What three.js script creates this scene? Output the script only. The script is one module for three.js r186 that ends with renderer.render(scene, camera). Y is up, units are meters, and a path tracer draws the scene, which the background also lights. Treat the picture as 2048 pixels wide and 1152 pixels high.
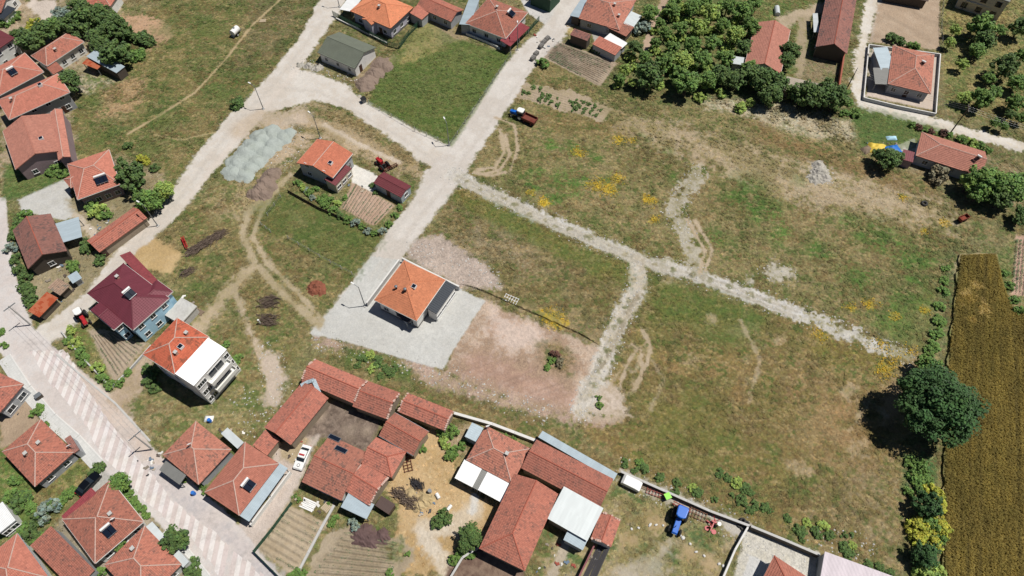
import * as THREE from 'three';
import { mergeGeometries } from 'three/addons/utils/BufferGeometryUtils.js';

// ---------- camera, sky, sun, exposure ----------
const scene = new THREE.Scene();
const CAM_H = 124, FOCAL = 1430, PITCH = 58.5 * Math.PI / 180;      // metres above the ground, focal length in pixels of the 2048 wide photograph
const camera = new THREE.PerspectiveCamera(2 * Math.atan(576 / FOCAL) * 180 / Math.PI, 16 / 9, 0.5, 4000);
camera.position.set(0, CAM_H, 0);
camera.rotation.set(-PITCH, 0, 0);
scene.add(camera);
const renderer = new THREE.WebGLRenderer();
renderer.toneMapping = THREE.LinearToneMapping;
renderer.toneMappingExposure = 1.12;
renderer.shadowMap.enabled = true;
const SUN = new THREE.Vector3(0.4, 0.914, -0.06).normalize();
// clear blue sky, paler towards the horizon and round the sun
const skyTex = (() => {
  const w = 512, h = 256, d = new Float32Array(w * h * 4), k = 0.26;
  for (let j = 0, o = 0; j < h; j++) for (let i = 0; i < w; i++, o += 4) {
    const el = ((j + 0.5) / h - 0.5) * Math.PI, az = ((i + 0.5) / w - 0.5) * 2 * Math.PI, x = Math.cos(el) * Math.cos(az), y = Math.sin(el), z = Math.cos(el) * Math.sin(az);
    const up = Math.max(y, 0), f = Math.pow(1 - up, 3), s = Math.pow(Math.max(0, x * SUN.x + y * SUN.y + z * SUN.z), 24) * 0.5;
    d[o] = k * (0.13 + 0.34 * f + s); d[o + 1] = k * (0.24 + 0.32 * f + s); d[o + 2] = k * (0.5 + 0.2 * f + s); d[o + 3] = 1;
  }
  const t = new THREE.DataTexture(d, w, h, THREE.RGBAFormat, THREE.FloatType); t.mapping = THREE.EquirectangularReflectionMapping; t.magFilter = t.minFilter = THREE.LinearFilter; t.needsUpdate = true; return t;
})();
scene.background = skyTex; scene.environment = skyTex;
const sun = new THREE.DirectionalLight(0xfffaf2, 4.6);
sun.name = 'sun';
sun.position.copy(SUN).multiplyScalar(400).add(new THREE.Vector3(0, 0, -90));
sun.target.position.set(0, 0, -90);
sun.castShadow = true;
sun.shadow.mapSize.set(4096, 4096);
Object.assign(sun.shadow.camera, { left: -190, right: 190, top: 140, bottom: -140, near: 50, far: 900 });
scene.add(sun, sun.target);

// ---------- helpers ----------
let seed = 20240611;
const rnd = () => { seed = (seed + 0x6D2B79F5) | 0; let t = Math.imul(seed ^ (seed >>> 15), 1 | seed); t = (t + Math.imul(t ^ (t >>> 7), 61 | t)) ^ t; return ((t ^ (t >>> 14)) >>> 0) / 4294967296; };
const rr = (a, b) => a + (b - a) * rnd();
const clamp = (x, a = 0, b = 1) => Math.min(b, Math.max(a, x));
const sst = (a, b, x) => { const t = clamp((x - a) / (b - a)); return t * t * (3 - 2 * t); };
const V3 = (x, y, z) => new THREE.Vector3(x, y, z);
const SP = Math.sin(PITCH), CP = Math.cos(PITCH);
// a pixel of the photograph and a height above the ground give a place
const g = (x, y, h = 0) => { const a = (x - 1024) / FOCAL, b = (y - 576) / FOCAL, t = (CAM_H - h) / (SP + b * CP); return V3(a * t, h, (-CP + b * SP) * t); };
const mpp = (y, h = 0) => (CAM_H - h) / (SP + (y - 576) / FOCAL * CP) / FOCAL;      // metres per pixel across
const pts = (s) => s.trim().split(/\s+/).map((p) => p.split(',').map(Number));
const ctmp = new THREE.Color();
const lin = (hex, k = 0.78) => { ctmp.set(hex); return [ctmp.r * k, ctmp.g * k, ctmp.b * k]; };
function hash(i, j) { let h = Math.imul(i, 374761393) + Math.imul(j, 668265263) | 0; h = Math.imul(h ^ (h >>> 13), 1274126177); return ((h ^ (h >>> 16)) >>> 0) / 4294967296; }
function vn(x, y) { const i = Math.floor(x), j = Math.floor(y); let u = x - i, v = y - j; u = u * u * (3 - 2 * u); v = v * v * (3 - 2 * v); const a = hash(i, j), b = hash(i + 1, j), c = hash(i, j + 1), d = hash(i + 1, j + 1); return a + (b - a) * u + (c - a) * v + (a - b - c + d) * u * v; }
const used = {};
const numbered = (n) => { used[n] = (used[n] ?? -1) + 1; return used[n] ? n + '_' + String(used[n]).padStart(3, '0') : n; };
const shadow = (m) => { m.castShadow = m.receiveShadow = true; return m; };
const flat = (geo) => { const q = geo.index ? geo.toNonIndexed() : geo; for (const k of Object.keys(q.attributes)) if (!['position', 'normal', 'uv', 'color'].includes(k)) q.deleteAttribute(k); return q; };
const merge = (list) => mergeGeometries(list.map(flat));
const box = (w, h, d, x = 0, y = 0, z = 0, ry = 0, rz = 0, rx = 0) => { const q = new THREE.BoxGeometry(w, h, d); if (rx) q.rotateX(rx); if (rz) q.rotateZ(rz); if (ry) q.rotateY(ry); return q.translate(x, y, z); };
const cyl = (r0, r1, h, x = 0, y = 0, z = 0, n = 10, axis = 'y') => { const q = new THREE.CylinderGeometry(r1, r0, h, n); if (axis === 'x') q.rotateZ(Math.PI / 2); if (axis === 'z') q.rotateX(Math.PI / 2); return q.translate(x, y, z); };
function bar(a, b, r, n = 5, r1 = r) { const d = V3().subVectors(b, a), L = d.length(); const q = new THREE.CylinderGeometry(r1, r, L, n); q.translate(0, L / 2, 0); q.applyQuaternion(new THREE.Quaternion().setFromUnitVectors(V3(0, 1, 0), d.normalize())); return q.translate(a.x, a.y, a.z); }
function mesh(name, geo, mat, parent) { const m = shadow(new THREE.Mesh(geo, mat)); m.name = parent ? name : numbered(name); (parent ?? scene).add(m); return m; }
function tag(o, label, category, group, kind) { o.userData.label = label; o.userData.category = category; if (group) o.userData.group = group; if (kind) o.userData.kind = kind; return o; }
function thing(name, label, category, pos, turn = 0, group) { const o = new THREE.Group(); o.name = numbered(name); o.position.copy(pos); o.rotation.y = turn; scene.add(o); return tag(o, label, category, group); }
const headingPx = (x0, y0, x1, y1) => { const a = g(x0, y0), b = g(x1, y1); return Math.atan2(-(b.z - a.z), b.x - a.x); };   // turn that takes +x to that direction

// ---------- textures ----------
function dataTex(w, h, fn, srgb, rep) {
  const d = new Uint8Array(w * h * 4);
  for (let j = 0, o = 0; j < h; j++) for (let i = 0; i < w; i++, o += 4) { const c = fn(i, j); d[o] = clamp(c[0]) * 255; d[o + 1] = clamp(c[1]) * 255; d[o + 2] = clamp(c[2]) * 255; d[o + 3] = 255; }
  const t = new THREE.DataTexture(d, w, h); t.wrapS = t.wrapT = THREE.RepeatWrapping; t.magFilter = THREE.LinearFilter; t.minFilter = THREE.LinearMipmapLinearFilter; t.generateMipmaps = true;
  if (srgb) t.colorSpace = THREE.SRGBColorSpace; if (rep) t.repeat.set(rep[0], rep[1]); t.needsUpdate = true; return t;
}
const wrapn = (x, y, n, o) => { // noise that repeats every n cells
  const i = Math.floor(x), j = Math.floor(y); let u = x - i, v = y - j; u = u * u * (3 - 2 * u); v = v * v * (3 - 2 * v); const w = (k) => ((k % n) + n) % n;
  const a = hash(w(i) + o, w(j)), b = hash(w(i + 1) + o, w(j)), c = hash(w(i) + o, w(j + 1)), d = hash(w(i + 1) + o, w(j + 1)); return a + (b - a) * u + (c - a) * v + (a - b - c + d) * u * v; };
// roof tiles: 12 m x 12 m, tiles 0.25 x 0.375 m; tone of each tile, lichen and stains (old > 0)
const TS = 768, TM = 12;
function tileColor(old, o) {
  return dataTex(TS, TS, (i, j) => {
    const x = i / TS, y = j / TS, ti = Math.floor(x * 48), tj = Math.floor(y * 32);
    const n = wrapn(x * 10, y * 10, 10, o) * 0.5 + wrapn(x * 36, y * 24, 36, o + 7) * 0.5, m = wrapn(x * 5, y * 5, 5, o + 3);
    let v = 0.86 + 0.2 * (hash(ti + o, tj) - 0.5) + 0.16 * (n - 0.5) + 0.12 * (hash(i + o, j) - 0.5);
    let r = v, gg = v, b = v;
    const st = old * 0.85 * sst(0.52, 0.74, n * 0.7 + m * 0.3 + 0.3 * (hash(ti + o, tj + 9) - 0.5));      // dark lichen
    r *= 1 - 0.5 * st; gg *= 1 - 0.36 * st; b *= 1 - 0.3 * st;
    if (hash(ti + o + 5, tj * 3) > 0.99 - 0.03 * old) { r *= 0.72; gg *= 0.75; b *= 0.8; }
    if (hash(ti + o + 11, tj * 3) > 0.975) { r *= 1.12; gg *= 1.2; b *= 1.22; }
    return [r, gg, b];
  }, false, [1 / TM, 1 / TM]);
}
const tileBump = dataTex(512, 512, (i, j) => { const x = (i / 512 * 16) % 1, y = (j / 512 * 16) % 1; const v = Math.sqrt(Math.sin(Math.PI * x)); return [v, v, v]; }, false, [1 / 4, 1 / 6]);   // 16 tiles = 4 m wide, 6 m up
const corrBump = dataTex(256, 16, (i) => { const v = 0.5 + 0.5 * Math.sin(i / 256 * Math.PI * 16); return [v, v, v]; }, false, [1 / 1.6, 1]);
const seamBump = dataTex(256, 16, (i) => { const x = (i % 64) / 64, v = x < 0.12 ? 1 : 0; return [v, v, v]; }, false, [1 / 1.8, 1]);
const stainMap = (amp, o) => dataTex(512, 512, (i, j) => { const x = i / 512, y = j / 512; const v = 0.95 + amp * (wrapn(x * 6, y * 6, 6, o) - 0.5) + amp * 0.8 * (wrapn(x * 30, y * 30, 30, o) - 0.5) + amp * 0.35 * (hash(i, j + o) - 0.5); return [v, v * (0.99 + 0.02 * wrapn(x * 4, y * 4, 4, o + 2)), v * (0.97 + 0.05 * wrapn(x * 4, y * 4, 4, o + 5))]; }, false, [1 / 7, 1 / 7]);
const sheetMap = dataTex(512, 512, (i, j) => { const x = i / 512, y = j / 512, p = Math.floor(x * 8); const v = 0.93 + 0.1 * (hash(p, 3) - 0.5) + 0.1 * (wrapn(x * 26, y * 5, 26, 3) - 0.5) + 0.06 * (hash(i, j) - 0.5); return [v, v, v]; }, false, [1 / 8, 1 / 8]);
const rustMap = dataTex(512, 512, (i, j) => { const x = i / 512, y = j / 512, n = wrapn(x * 8, y * 8, 8, 4) * 0.6 + wrapn(x * 34, y * 12, 34, 6) * 0.4, s = sst(0.4, 0.62, n); return [0.9 - 0.15 * s, 0.62 - 0.3 * s, 0.5 - 0.32 * s]; }, false, [1 / 6, 1 / 6]);
const plaster = stainMap(0.16, 11), concreteMap = stainMap(0.22, 31);
const tc = [tileColor(0.15, 0), tileColor(0.75, 100), tileColor(1.15, 200)];
const mat = (hex, o = {}, k = 0.78) => { const m = new THREE.MeshStandardMaterial({ roughness: 0.85, ...o }); const c = lin(hex, k); m.color.setRGB(c[0], c[1], c[2]); return m; };
const tile = (hex, v, k = 1.02) => Object.assign(mat(hex, { map: tc[v], bumpMap: tileBump, bumpScale: 0.05, roughness: 0.9 }, k), { userData: { courses: true } });
const sheet = (hex, o = {}, k) => mat(hex, { map: sheetMap, bumpMap: corrBump, bumpScale: 0.03, roughness: 0.55, metalness: 0.15, ...o }, k);
const M = {
  orange: tile('#d0835f', 0), orange2: tile('#c1745a', 0), red: tile('#b06f5d', 1), redClean: tile('#b87462', 0), pink: tile('#bb7d6c', 0), old: tile('#b07361', 2), older: tile('#93655b', 2), crimson: tile('#b2705f', 1),
  burgundy: sheet('#7d3b47', { bumpMap: seamBump, roughness: 0.5 }), maroon: sheet('#7b3a40', { bumpMap: seamBump }), darkRed: tile('#8d3f44', 0), navy: sheet('#2b343f', { bumpMap: seamBump, bumpScale: 0.08, roughness: 0.65, metalness: 0 }), shingle: mat('#6f7568', { map: stainMap(0.14, 51) }),
  blueSheet: sheet('#b9c9d2'), paleSheet: sheet('#d5dcdd', { bumpScale: 0.008 }), whiteSheet: sheet('#f4f5f4', {}, 0.9), greySheet: sheet('#8c8c88'), brownSheet: sheet('#5d4a44'), rust: sheet('#c98a6c', { map: rustMap }),
  white: mat('#f3f2ee', { map: plaster }), wblue: mat('#a9cfe4', { map: plaster }, 0.95), wgrey: mat('#b9bcc0', { map: plaster }), wmauve: mat('#a08b90', { map: plaster }), wlilac: mat('#d3d0e0', { map: plaster }), wdark: mat('#5a5148', { map: plaster }), wstone: mat('#a59682', { map: concreteMap }), wcream: mat('#d8cdb8', { map: plaster }), base: mat('#7d7a76', { map: concreteMap }),
  concrete: mat('#c9c8c4', { map: concreteMap }), coping: mat('#e6e5e1', { map: concreteMap }), glass: mat('#2b333b', { roughness: 0.08, metalness: 0 }), frame: mat('#eeeeec', { roughness: 0.5 }), frameBrown: mat('#5a3a2c'), door: mat('#4a3026', { roughness: 0.6 }), gutter: mat('#e3e0da', { roughness: 0.5 }),
  mortar: mat('#d3b3a5', { map: concreteMap }), ridgeRed: mat('#b96652', { map: concreteMap }), brick: mat('#a9614c', { map: concreteMap }), chimney: mat('#c9a38f', { map: concreteMap }),
  collector: mat('#18202f', { roughness: 0.12 }), tank: mat('#f2f2f0', { roughness: 0.35 }), steel: mat('#9a9da0', { metalness: 0.6, roughness: 0.4 }), greySteel: mat('#7f858a', { metalness: 0.3, roughness: 0.5 }), black: mat('#17171a', { roughness: 0.7 }), rubber: mat('#1f1f20', { roughness: 0.9 }), tyreGrey: mat('#3b3a39', { roughness: 0.9 }),
  green: mat('#1f4a33', { roughness: 0.7 }), wood: mat('#8c7a66', { map: concreteMap }), twig: mat('#6f5f53'), bark: mat('#5d4c3d', { map: concreteMap }), plank: mat('#3f3d40', { map: concreteMap }), paleWood: mat('#c9b79a', { map: concreteMap }),
  tblue: mat('#1b68cc', { roughness: 0.25 }, 0.8), tred: mat('#b3242a', { roughness: 0.45 }), trust: mat('#9c4f43', { roughness: 0.8 }), lime: mat('#8fe03a', { roughness: 0.5 }), tarpBlue: mat('#2272cc', { roughness: 0.6 }), tarpYellow: mat('#e6c84e', { roughness: 0.7 }), carWhite: mat('#f6f6f4', { roughness: 0.25 }), carBlack: mat('#101216', { roughness: 0.15 }), whitePlastic: mat('#f1f1ee', { roughness: 0.5 }),
  gravel: mat('#aab2ac', { map: stainMap(0.2, 71) }), soil: mat('#8d7a6d', { map: stainMap(0.3, 81) }), redsoil: mat('#925640', { map: stainMap(0.4, 91) }), rock: mat('#b9b4aa', { map: concreteMap }), manure: mat('#6a5350', { map: stainMap(0.35, 41) }), straw: mat('#c6b084', { map: stainMap(0.3, 21) }),
};

// ---------- the ground: one colour map in world metres, what each patch of land is covered with ----------
const GX0 = -150, GZ0 = -180, GW = 300, GD = 170, TW = 2048, TH = 1160;
const gcol = new Float32Array(TW * TH * 3), gden = new Float32Array(TW * TH), nA = new Float32Array(TW * TH), nB = new Float32Array(TW * TH), nC = new Float32Array(TW * TH), nW = new Float32Array(TW * TH);
{
  const A = lin('#827c55'), B = lin('#6a6d3e');
  for (let j = 0, o = 0; j < TH; j++) for (let i = 0; i < TW; i++, o++) {
    const x = GX0 + (i + 0.5) / TW * GW, z = GZ0 + (j + 0.5) / TH * GD;
    nA[o] = vn(x * 2.2, z * 2.2); nB[o] = vn(x * 0.55 + 31, z * 0.55 + 7) * 0.6 + vn(x * 1.2, z * 1.2 + 50) * 0.4; nC[o] = vn(x * 0.12 + 9, z * 0.12) * 0.6 + vn(x * 0.27 + 3, z * 0.27 + 80) * 0.4; nW[o] = hash(i, j);
    const m = sst(0.3, 0.7, 0.45 * nC[o] + 0.35 * nB[o] + 0.2 * nA[o]);
    const q = 1 + 0.3 * (nA[o] - 0.5) + 0.26 * (nW[o] - 0.5);
    for (let k = 0; k < 3; k++) gcol[o * 3 + k] = (A[k] + (B[k] - A[k]) * m) * q;
    gden[o] = 0.75;
  }
}
const toTex = (p) => [(p.x - GX0) / GW * TW, (p.z - GZ0) / GD * TH];
const MX = GW / TW, MZ = GD / TH;
// paint one patch: dist(x, z) is its signed distance in metres (inside negative)
function paint(bb, dist, A, B, o) {
  const { e = 0.5, en = 0.8, gr = 0.2, d, st = 1, lo = 0.36, hi = 0.64, rows } = o, ca = lin(A), cb = lin(B ?? A), pad = e + en + 0.5;
  const i0 = Math.max(0, Math.floor((bb[0] - pad - GX0) / MX)), i1 = Math.min(TW - 1, Math.ceil((bb[2] + pad - GX0) / MX)), j0 = Math.max(0, Math.floor((bb[1] - pad - GZ0) / MZ)), j1 = Math.min(TH - 1, Math.ceil((bb[3] + pad - GZ0) / MZ));
  for (let j = j0; j <= j1; j++) for (let i = i0; i <= i1; i++) {
    const x = GX0 + (i + 0.5) * MX, z = GZ0 + (j + 0.5) * MZ, p = j * TW + i;
    let s = dist(x, z); if (s > pad) continue;
    s += en * ((nB[p] - 0.5) * 1.5 + (nA[p] - 0.5) * 0.9);
    const w = st * (1 - sst(-e, e, s)); if (w <= 0.003) continue;
    const m = sst(lo, hi, 0.4 * nC[p] + 0.35 * nB[p] + 0.25 * nA[p]);
    let q = 1 + gr * (nA[p] - 0.5) + gr * (nW[p] - 0.5);
    if (rows) { const c = x * rows[0] + z * rows[1]; q *= 1 + rows[3] * (vn(c / rows[2], (z * rows[0] - x * rows[1]) * 0.15) - 0.5); }
    for (let k = 0; k < 3; k++) gcol[p * 3 + k] += w * ((ca[k] + (cb[k] - ca[k]) * m) * q - gcol[p * 3 + k]);
    if (d !== undefined) gden[p] += w * (d - gden[p]);
  }
}
const bbox = (P) => [Math.min(...P.map((p) => p.x)), Math.min(...P.map((p) => p.z)), Math.max(...P.map((p) => p.x)), Math.max(...P.map((p) => p.z))];
function inPoly(P, x, z) { let c = false; for (let a = 0, b = P.length - 1; a < P.length; b = a++) if ((P[a].z > z) !== (P[b].z > z) && x < (P[b].x - P[a].x) * (z - P[a].z) / (P[b].z - P[a].z) + P[a].x) c = !c; return c; }
const segD = (a, b, x, z) => { const dx = b.x - a.x, dz = b.z - a.z, t = clamp(((x - a.x) * dx + (z - a.z) * dz) / (dx * dx + dz * dz + 1e-9)); return Math.hypot(x - a.x - t * dx, z - a.z - t * dz); };
const polyD = (P) => (x, z) => { let m = 1e9; for (let a = 0, b = P.length - 1; a < P.length; b = a++) m = Math.min(m, segD(P[a], P[b], x, z)); return inPoly(P, x, z) ? -m : m; };
const lineD = (P, w) => (x, z) => { let m = 1e9; for (let a = 1; a < P.length; a++) m = Math.min(m, segD(P[a - 1], P[a], x, z)); return m - w / 2; };
const wp = (s, h = 0) => pts(s).map(([x, y]) => g(x, y, h));
const Z = (s, A, B, o = {}) => { const P = wp(s); paint(bbox(P), polyD(P), A, B, o); };
const S = (s, w, A, B, o = {}) => { const P = wp(s), b = bbox(P); paint([b[0] - w, b[1] - w, b[2] + w, b[3] + w], lineD(P, w), A, B, { e: 0.35, en: 0.5, ...o }); };
const BL = (list, A, B, o = {}) => { for (const [x, y, r, f = 1] of pts(list.replace(/;/g, ' '))) { const c = g(x, y), R = r * mpp(y); paint([c.x - R, c.z - R, c.x + R, c.z + R], (X, Zz) => Math.hypot((X - c.x), (Zz - c.z) * 1.1) - R * 0.8, A, B, { e: R * 0.5, en: R * 0.9, ...o, st: (o.st ?? 0.8) * f }); } };

// meadows
Z('215,95 330,0 655,0 345,390 255,330 150,330 140,215 200,160', '#7b7546', '#5f6b37', { en: 2, d: 0.8 });
Z('500,0 640,0 560,110 470,140', '#7a6f52', '#6d6a44', { e: 3, en: 3, st: 0.7 });
Z('195,235 205,180 250,158 292,160 290,195 245,240', '#b09470', '#97825c', { e: 1.5, en: 2 });
Z('238,30 300,32 350,52 340,78 305,95 255,62', '#bd9b7d', '#a4896a', { e: 1, en: 2, d: 0.3 });
Z('330,255 440,205 440,250 350,330 270,330', '#86774f', '#7c7a4c', { e: 3, en: 3, st: 0.7 });
BL('200,205,18 230,255,35 150,290,30 400,40,25 350,45,20 420,180,25 470,165,25 330,215,30', '#4d6530', '#5c6e35', { st: 0.7 });
Z('780,120 845,36 910,78 1024,108 905,295 735,207', '#4f6029', '#627038', { e: 0.4, en: 0.4, d: 1 });
Z('800,125 818,62 862,45 880,90 850,115', '#b3a26c', '#8a8550', { e: 1.5, en: 2, d: 1 });
Z('880,90 960,100 960,130 900,135', '#8f875a', '#6f7642', { e: 2, en: 2, st: 0.7 });
Z('455,400 600,372 762,470 700,575 640,640 560,765 480,760 470,560 400,570 320,560 245,525 335,455 420,385', '#717041', '#82774e', { e: 1, en: 1.5, d: 0.8 });
Z('505,410 585,385 765,478 705,560 610,500 520,450', '#54632e', '#6a6c3a', { e: 1.5, en: 1.5, d: 0.9 });
BL('400,580,30 440,520,25 560,660,35 560,600,25 640,540,30 610,560,20 700,520,25 380,600,22 560,560,20', '#4e6430', '#5d6d36', { st: 0.7 });
BL('600,440,25 520,480,20 640,520,30', '#9a8a62', '#8a7d54', { st: 0.6 });
Z('540,240 625,205 700,232 830,312 845,355 760,335 690,300 640,270 600,300 560,335 520,350 480,290', '#b9a68c', '#a08e6d', { e: 1.5, en: 2, d: 0.3 });
S('620,222 700,240 770,285 815,318', 3.2, '#7a7148', '#8d7e58', { e: 1.5, en: 2, d: 0.7 });
S('650,250 720,290 800,325', 1.2, '#cdbfae', '#bdae9a', { d: 0.1 });
S('560,225 600,260 640,262', 1.5, '#6e6a40', '#8a7d55', { e: 1, en: 1, d: 0.6 });
Z('400,400 470,350 540,330 570,360 540,400 480,440 420,450', '#8b8256', '#a2926e', { e: 2, en: 2, d: 0.6 });
Z('955,310 1030,185 1260,215 1500,225 1720,285 1880,390 1910,505 1850,700 1620,625 1290,520 940,352', '#8d8159', '#747444', { en: 1.5, d: 0.7 });
Z('1225,225 1330,245 1480,290 1600,335 1740,365 1900,420 1890,452 1740,430 1600,400 1420,330 1290,290', '#b09f85', '#93865f', { e: 3, en: 4, st: 0.85, d: 0.4 });
Z('1400,175 1520,190 1600,215 1700,240 1725,285 1600,275 1500,235 1410,215', '#bdb39a', '#a39a78', { e: 1.5, en: 2.5, d: 0.5 });
Z('1080,215 1240,240 1300,262 1250,282 1100,262', '#7c6c40', '#6f6a3c', { e: 2, en: 2, st: 0.8 });
Z('1490,245 1640,290 1740,330 1860,370 1850,395 1700,350 1560,300', '#80663f', '#8e7650', { e: 2.5, en: 3, st: 0.8, d: 0.6 });
BL('1130,370,45 1150,300,22 1070,350,22 1060,370,18 1100,290,16 1195,318,14 1210,362,22 1170,355,18 1335,300,14 1295,280,10 1390,340,14 1480,400,30 1500,370,35 1530,420,40 1760,470,50 1830,520,45 1700,440,22 1640,500,30 1720,560,35 1780,640,40 1820,600,40 1830,560,25 1440,480,25 1350,360,14 1110,395,20 1280,270,8 1560,470,25 1600,360,16', '#567a30', '#4a6a2a', { st: 0.9, lo: 0.2, hi: 0.8 });
BL('1160,305,12 1240,280,11 1268,282,8 1235,358,12 1218,380,14 1195,370,16 1300,400,12 1088,405,10 1740,607,12 1700,615,10 1805,395,9 1888,445,10 1850,462,8 1310,440,10 1060,385,8 1790,632,9 1848,620,9', '#d9b92e', '#a89a3c', { st: 0.9, lo: 0.25, hi: 0.75 });
Z('860,500 905,365 1160,480 1268,520 1205,692 920,572', '#8a7c5b', '#716c42', { e: 0.8, en: 1, d: 0.75 });
Z('900,365 1000,400 1160,490 1250,525 1262,570 1200,560 1100,500 960,430 905,395', '#6b7038', '#7c6f3c', { e: 1.5, en: 2, d: 0.8 });
Z('870,480 960,450 1060,500 1040,540 960,530', '#998a70', '#8c8060', { e: 3, en: 3, st: 0.7 });
BL('1200,600,40 1180,560,25 1240,545,20 1090,590,40 1000,540,30', '#687038', '#78703e', { st: 0.6 });
BL('1110,640,22 1090,630,16', '#c2a838', '#8f8740', { st: 0.8 });
Z('1300,555 1640,650 1835,720 1815,900 1800,1140 1500,1050 1240,940 1160,850 1250,690', '#8a7749', '#75703f', { e: 1.5, en: 2, d: 0.8 });
Z('1310,560 1420,585 1530,640 1480,690 1360,660 1300,640', '#5b6c33', '#6a6d38', { e: 2.5, en: 3, st: 0.85 });
Z('1320,800 1560,740 1620,860 1560,960 1400,900 1280,930 1240,860', '#6c6a34', '#7f7342', { e: 3, en: 4, st: 0.7 });
Z('1560,700 1820,760 1790,900 1700,1000 1560,880', '#94805c', '#857346', { e: 5, en: 5, st: 0.6 });
Z('1620,1010 1700,940 1790,930 1790,1120 1640,1060', '#93866a', '#7f7148', { e: 4, en: 4, st: 0.7 });
Z('1640,660 1760,700 1800,740 1740,760 1620,700', '#757036', '#8a8238', { e: 2.5, en: 3, st: 0.7 });
BL('1375,660,30 1440,650,25 1340,740,22 1690,820,35 1710,870,40 1590,780,25 1480,790,25 1420,740,20', '#a08059', '#8d7149', { st: 0.6 });
BL('1770,740,18 1785,720,14 1640,670,14 1760,690,14', '#b9a12c', '#8e8234', { st: 0.65 });
BL('1480,660,20 1500,760,16 1520,690,14 1490,720,12', '#948563', '#5d6a38', { st: 0.7 });
// bare and built ground
Z('820,480 880,470 985,540 1005,580 925,578 810,515', '#bcaca0', '#a99a8e', { e: 0.8, en: 1, d: 0.1, gr: 0.5 });
Z('968,600 1000,615 1205,697 1165,800 1155,830 1100,830 985,785 890,745 905,700', '#bfaa97', '#a18974', { e: 0.6, en: 0.7, d: 0.04, gr: 0.4, lo: 0.42, hi: 0.58 });
Z('985,620 1080,650 1100,690 1010,700 975,660', '#cfbcb0', '#c4aa9b', { e: 2, en: 2, st: 0.8 });
Z('950,700 1100,760 1160,790 1150,822 1060,800 920,750', '#b9998a', '#a88878', { e: 2, en: 2.5, st: 0.7, rows: [0.35, 0.94, 0.5, 0.3] });
Z('1075,690 1120,680 1150,720 1140,750 1090,735', '#7d7350', '#94805f', { e: 1.5, en: 1.5, st: 0.9, d: 0.7 });
Z('630,665 740,690 900,745 1060,805 1180,830 1260,830 1200,850 1080,835 900,790 740,720 640,690', '#b59d8e', '#9d8a70', { e: 1.2, en: 1.8, d: 0.15, gr: 0.5 });
Z('1170,760 1240,770 1265,835 1160,840', '#b7a690', '#c4b5a6', { e: 1, en: 1.5, d: 0.1 });
Z('690,695 790,715 830,750 800,770 700,735', '#4f6b2f', '#66733c', { e: 1.2, en: 1.5, d: 1 });
Z('640,720 1110,850 1240,940 1070,885 900,825 640,745', '#7c7048', '#8d7d55', { e: 1.2, en: 1.5, d: 0.9 });
Z('345,545 300,545 245,505 300,470 365,498', '#c4a97d', '#b4996c', { e: 0.8, en: 1, d: 0.1 });
Z('300,790 440,815 490,690 600,770 525,860 400,850 335,910 270,850', '#7d7a4d', '#938862', { e: 1, en: 1.5, d: 0.8 });
BL('480,810,25 330,850,25 400,830,20 500,740,20 460,760,14', '#5f7038', '#70774a', { st: 0.75 });
BL('480,870,22 440,850,18', '#a3966a', '#8d8558', { st: 0.7 });
// yards by the old houses at the street
Z('0,0 250,0 215,95 190,160 140,215 150,330 20,400 0,400', '#b5a28a', '#8b8160', { e: 1, en: 1.5, d: 0.4 });
Z('60,0 112,0 110,40 90,48 55,10', '#cfc3b7', '#c3b6aa', { e: 0.5, en: 0.6, d: 0 });
Z('125,135 175,150 245,160 180,190 150,190', '#66763f', '#b3a890', { e: 0.8, en: 1, d: 0.6 });
Z('10,330 130,330 135,355 40,395 5,400', '#5a7038', '#6a7744', { e: 0.8, en: 0.8, d: 1 });
Z('35,400 135,355 145,405 160,430 130,440 45,425', '#c3c2be', '#b9b7b1', { e: 0.3, en: 0.3, d: 0 });
Z('135,400 240,380 330,400 260,520 200,580 110,650 60,640 40,560 120,500 165,470', '#a3967a', '#8a8060', { e: 1, en: 1, d: 0.35 });
S('150,430 200,480', 1.6, '#c6b9a8', '#b5a893', { d: 0 });
Z('225,300 330,350 320,400 240,385', '#a8987e', '#8d8262', { e: 1, en: 1, d: 0.4 });
Z('600,840 660,800 765,842 735,905 660,875 610,880', '#6e5f54', '#7f7064', { e: 0.6, en: 0.8, d: 0, gr: 0.5 });
BL('700,860,18 640,835,14 735,860,14', '#8f7f6f', '#a09080', { st: 0.8 });
Z('545,890 640,870 600,960 540,1080 500,1110 460,1060 540,1000', '#c9bcb2', '#bdafa4', { e: 0.5, en: 0.5, d: 0 });
Z('560,860 620,880 600,930 560,920', '#b5a486', '#a59578', { e: 0.6, en: 0.6, d: 0.2 });
Z('740,905 880,850 930,900 910,960 1000,1010 960,1100 870,1152 740,1152 800,1040', '#c4a87e', '#b09468', { e: 0.8, en: 1.2, d: 0.3 });
Z('880,850 945,850 930,920 890,910', '#b09c80', '#98885f', { e: 1, en: 1, d: 0.4 });
S('905,1152 860,1090 845,1060 905,1055 945,1020', 3.2, '#cbbba3', '#d0c4b2', { e: 0.8, en: 1, d: 0 });
S('945,1020 950,995', 1.2, '#d0ccc5', '#c9c3b8', { d: 0 });
Z('905,1100 960,1090 1050,1145 1040,1165 890,1165', '#6d564a', '#857060', { e: 0.5, en: 0.5, d: 0 });
Z('1200,960 1290,975 1420,1040 1480,1060 1440,1165 1080,1165 1120,1060 1200,1080', '#a39676', '#8c8356', { e: 1, en: 1.5, d: 0.5 });
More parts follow.
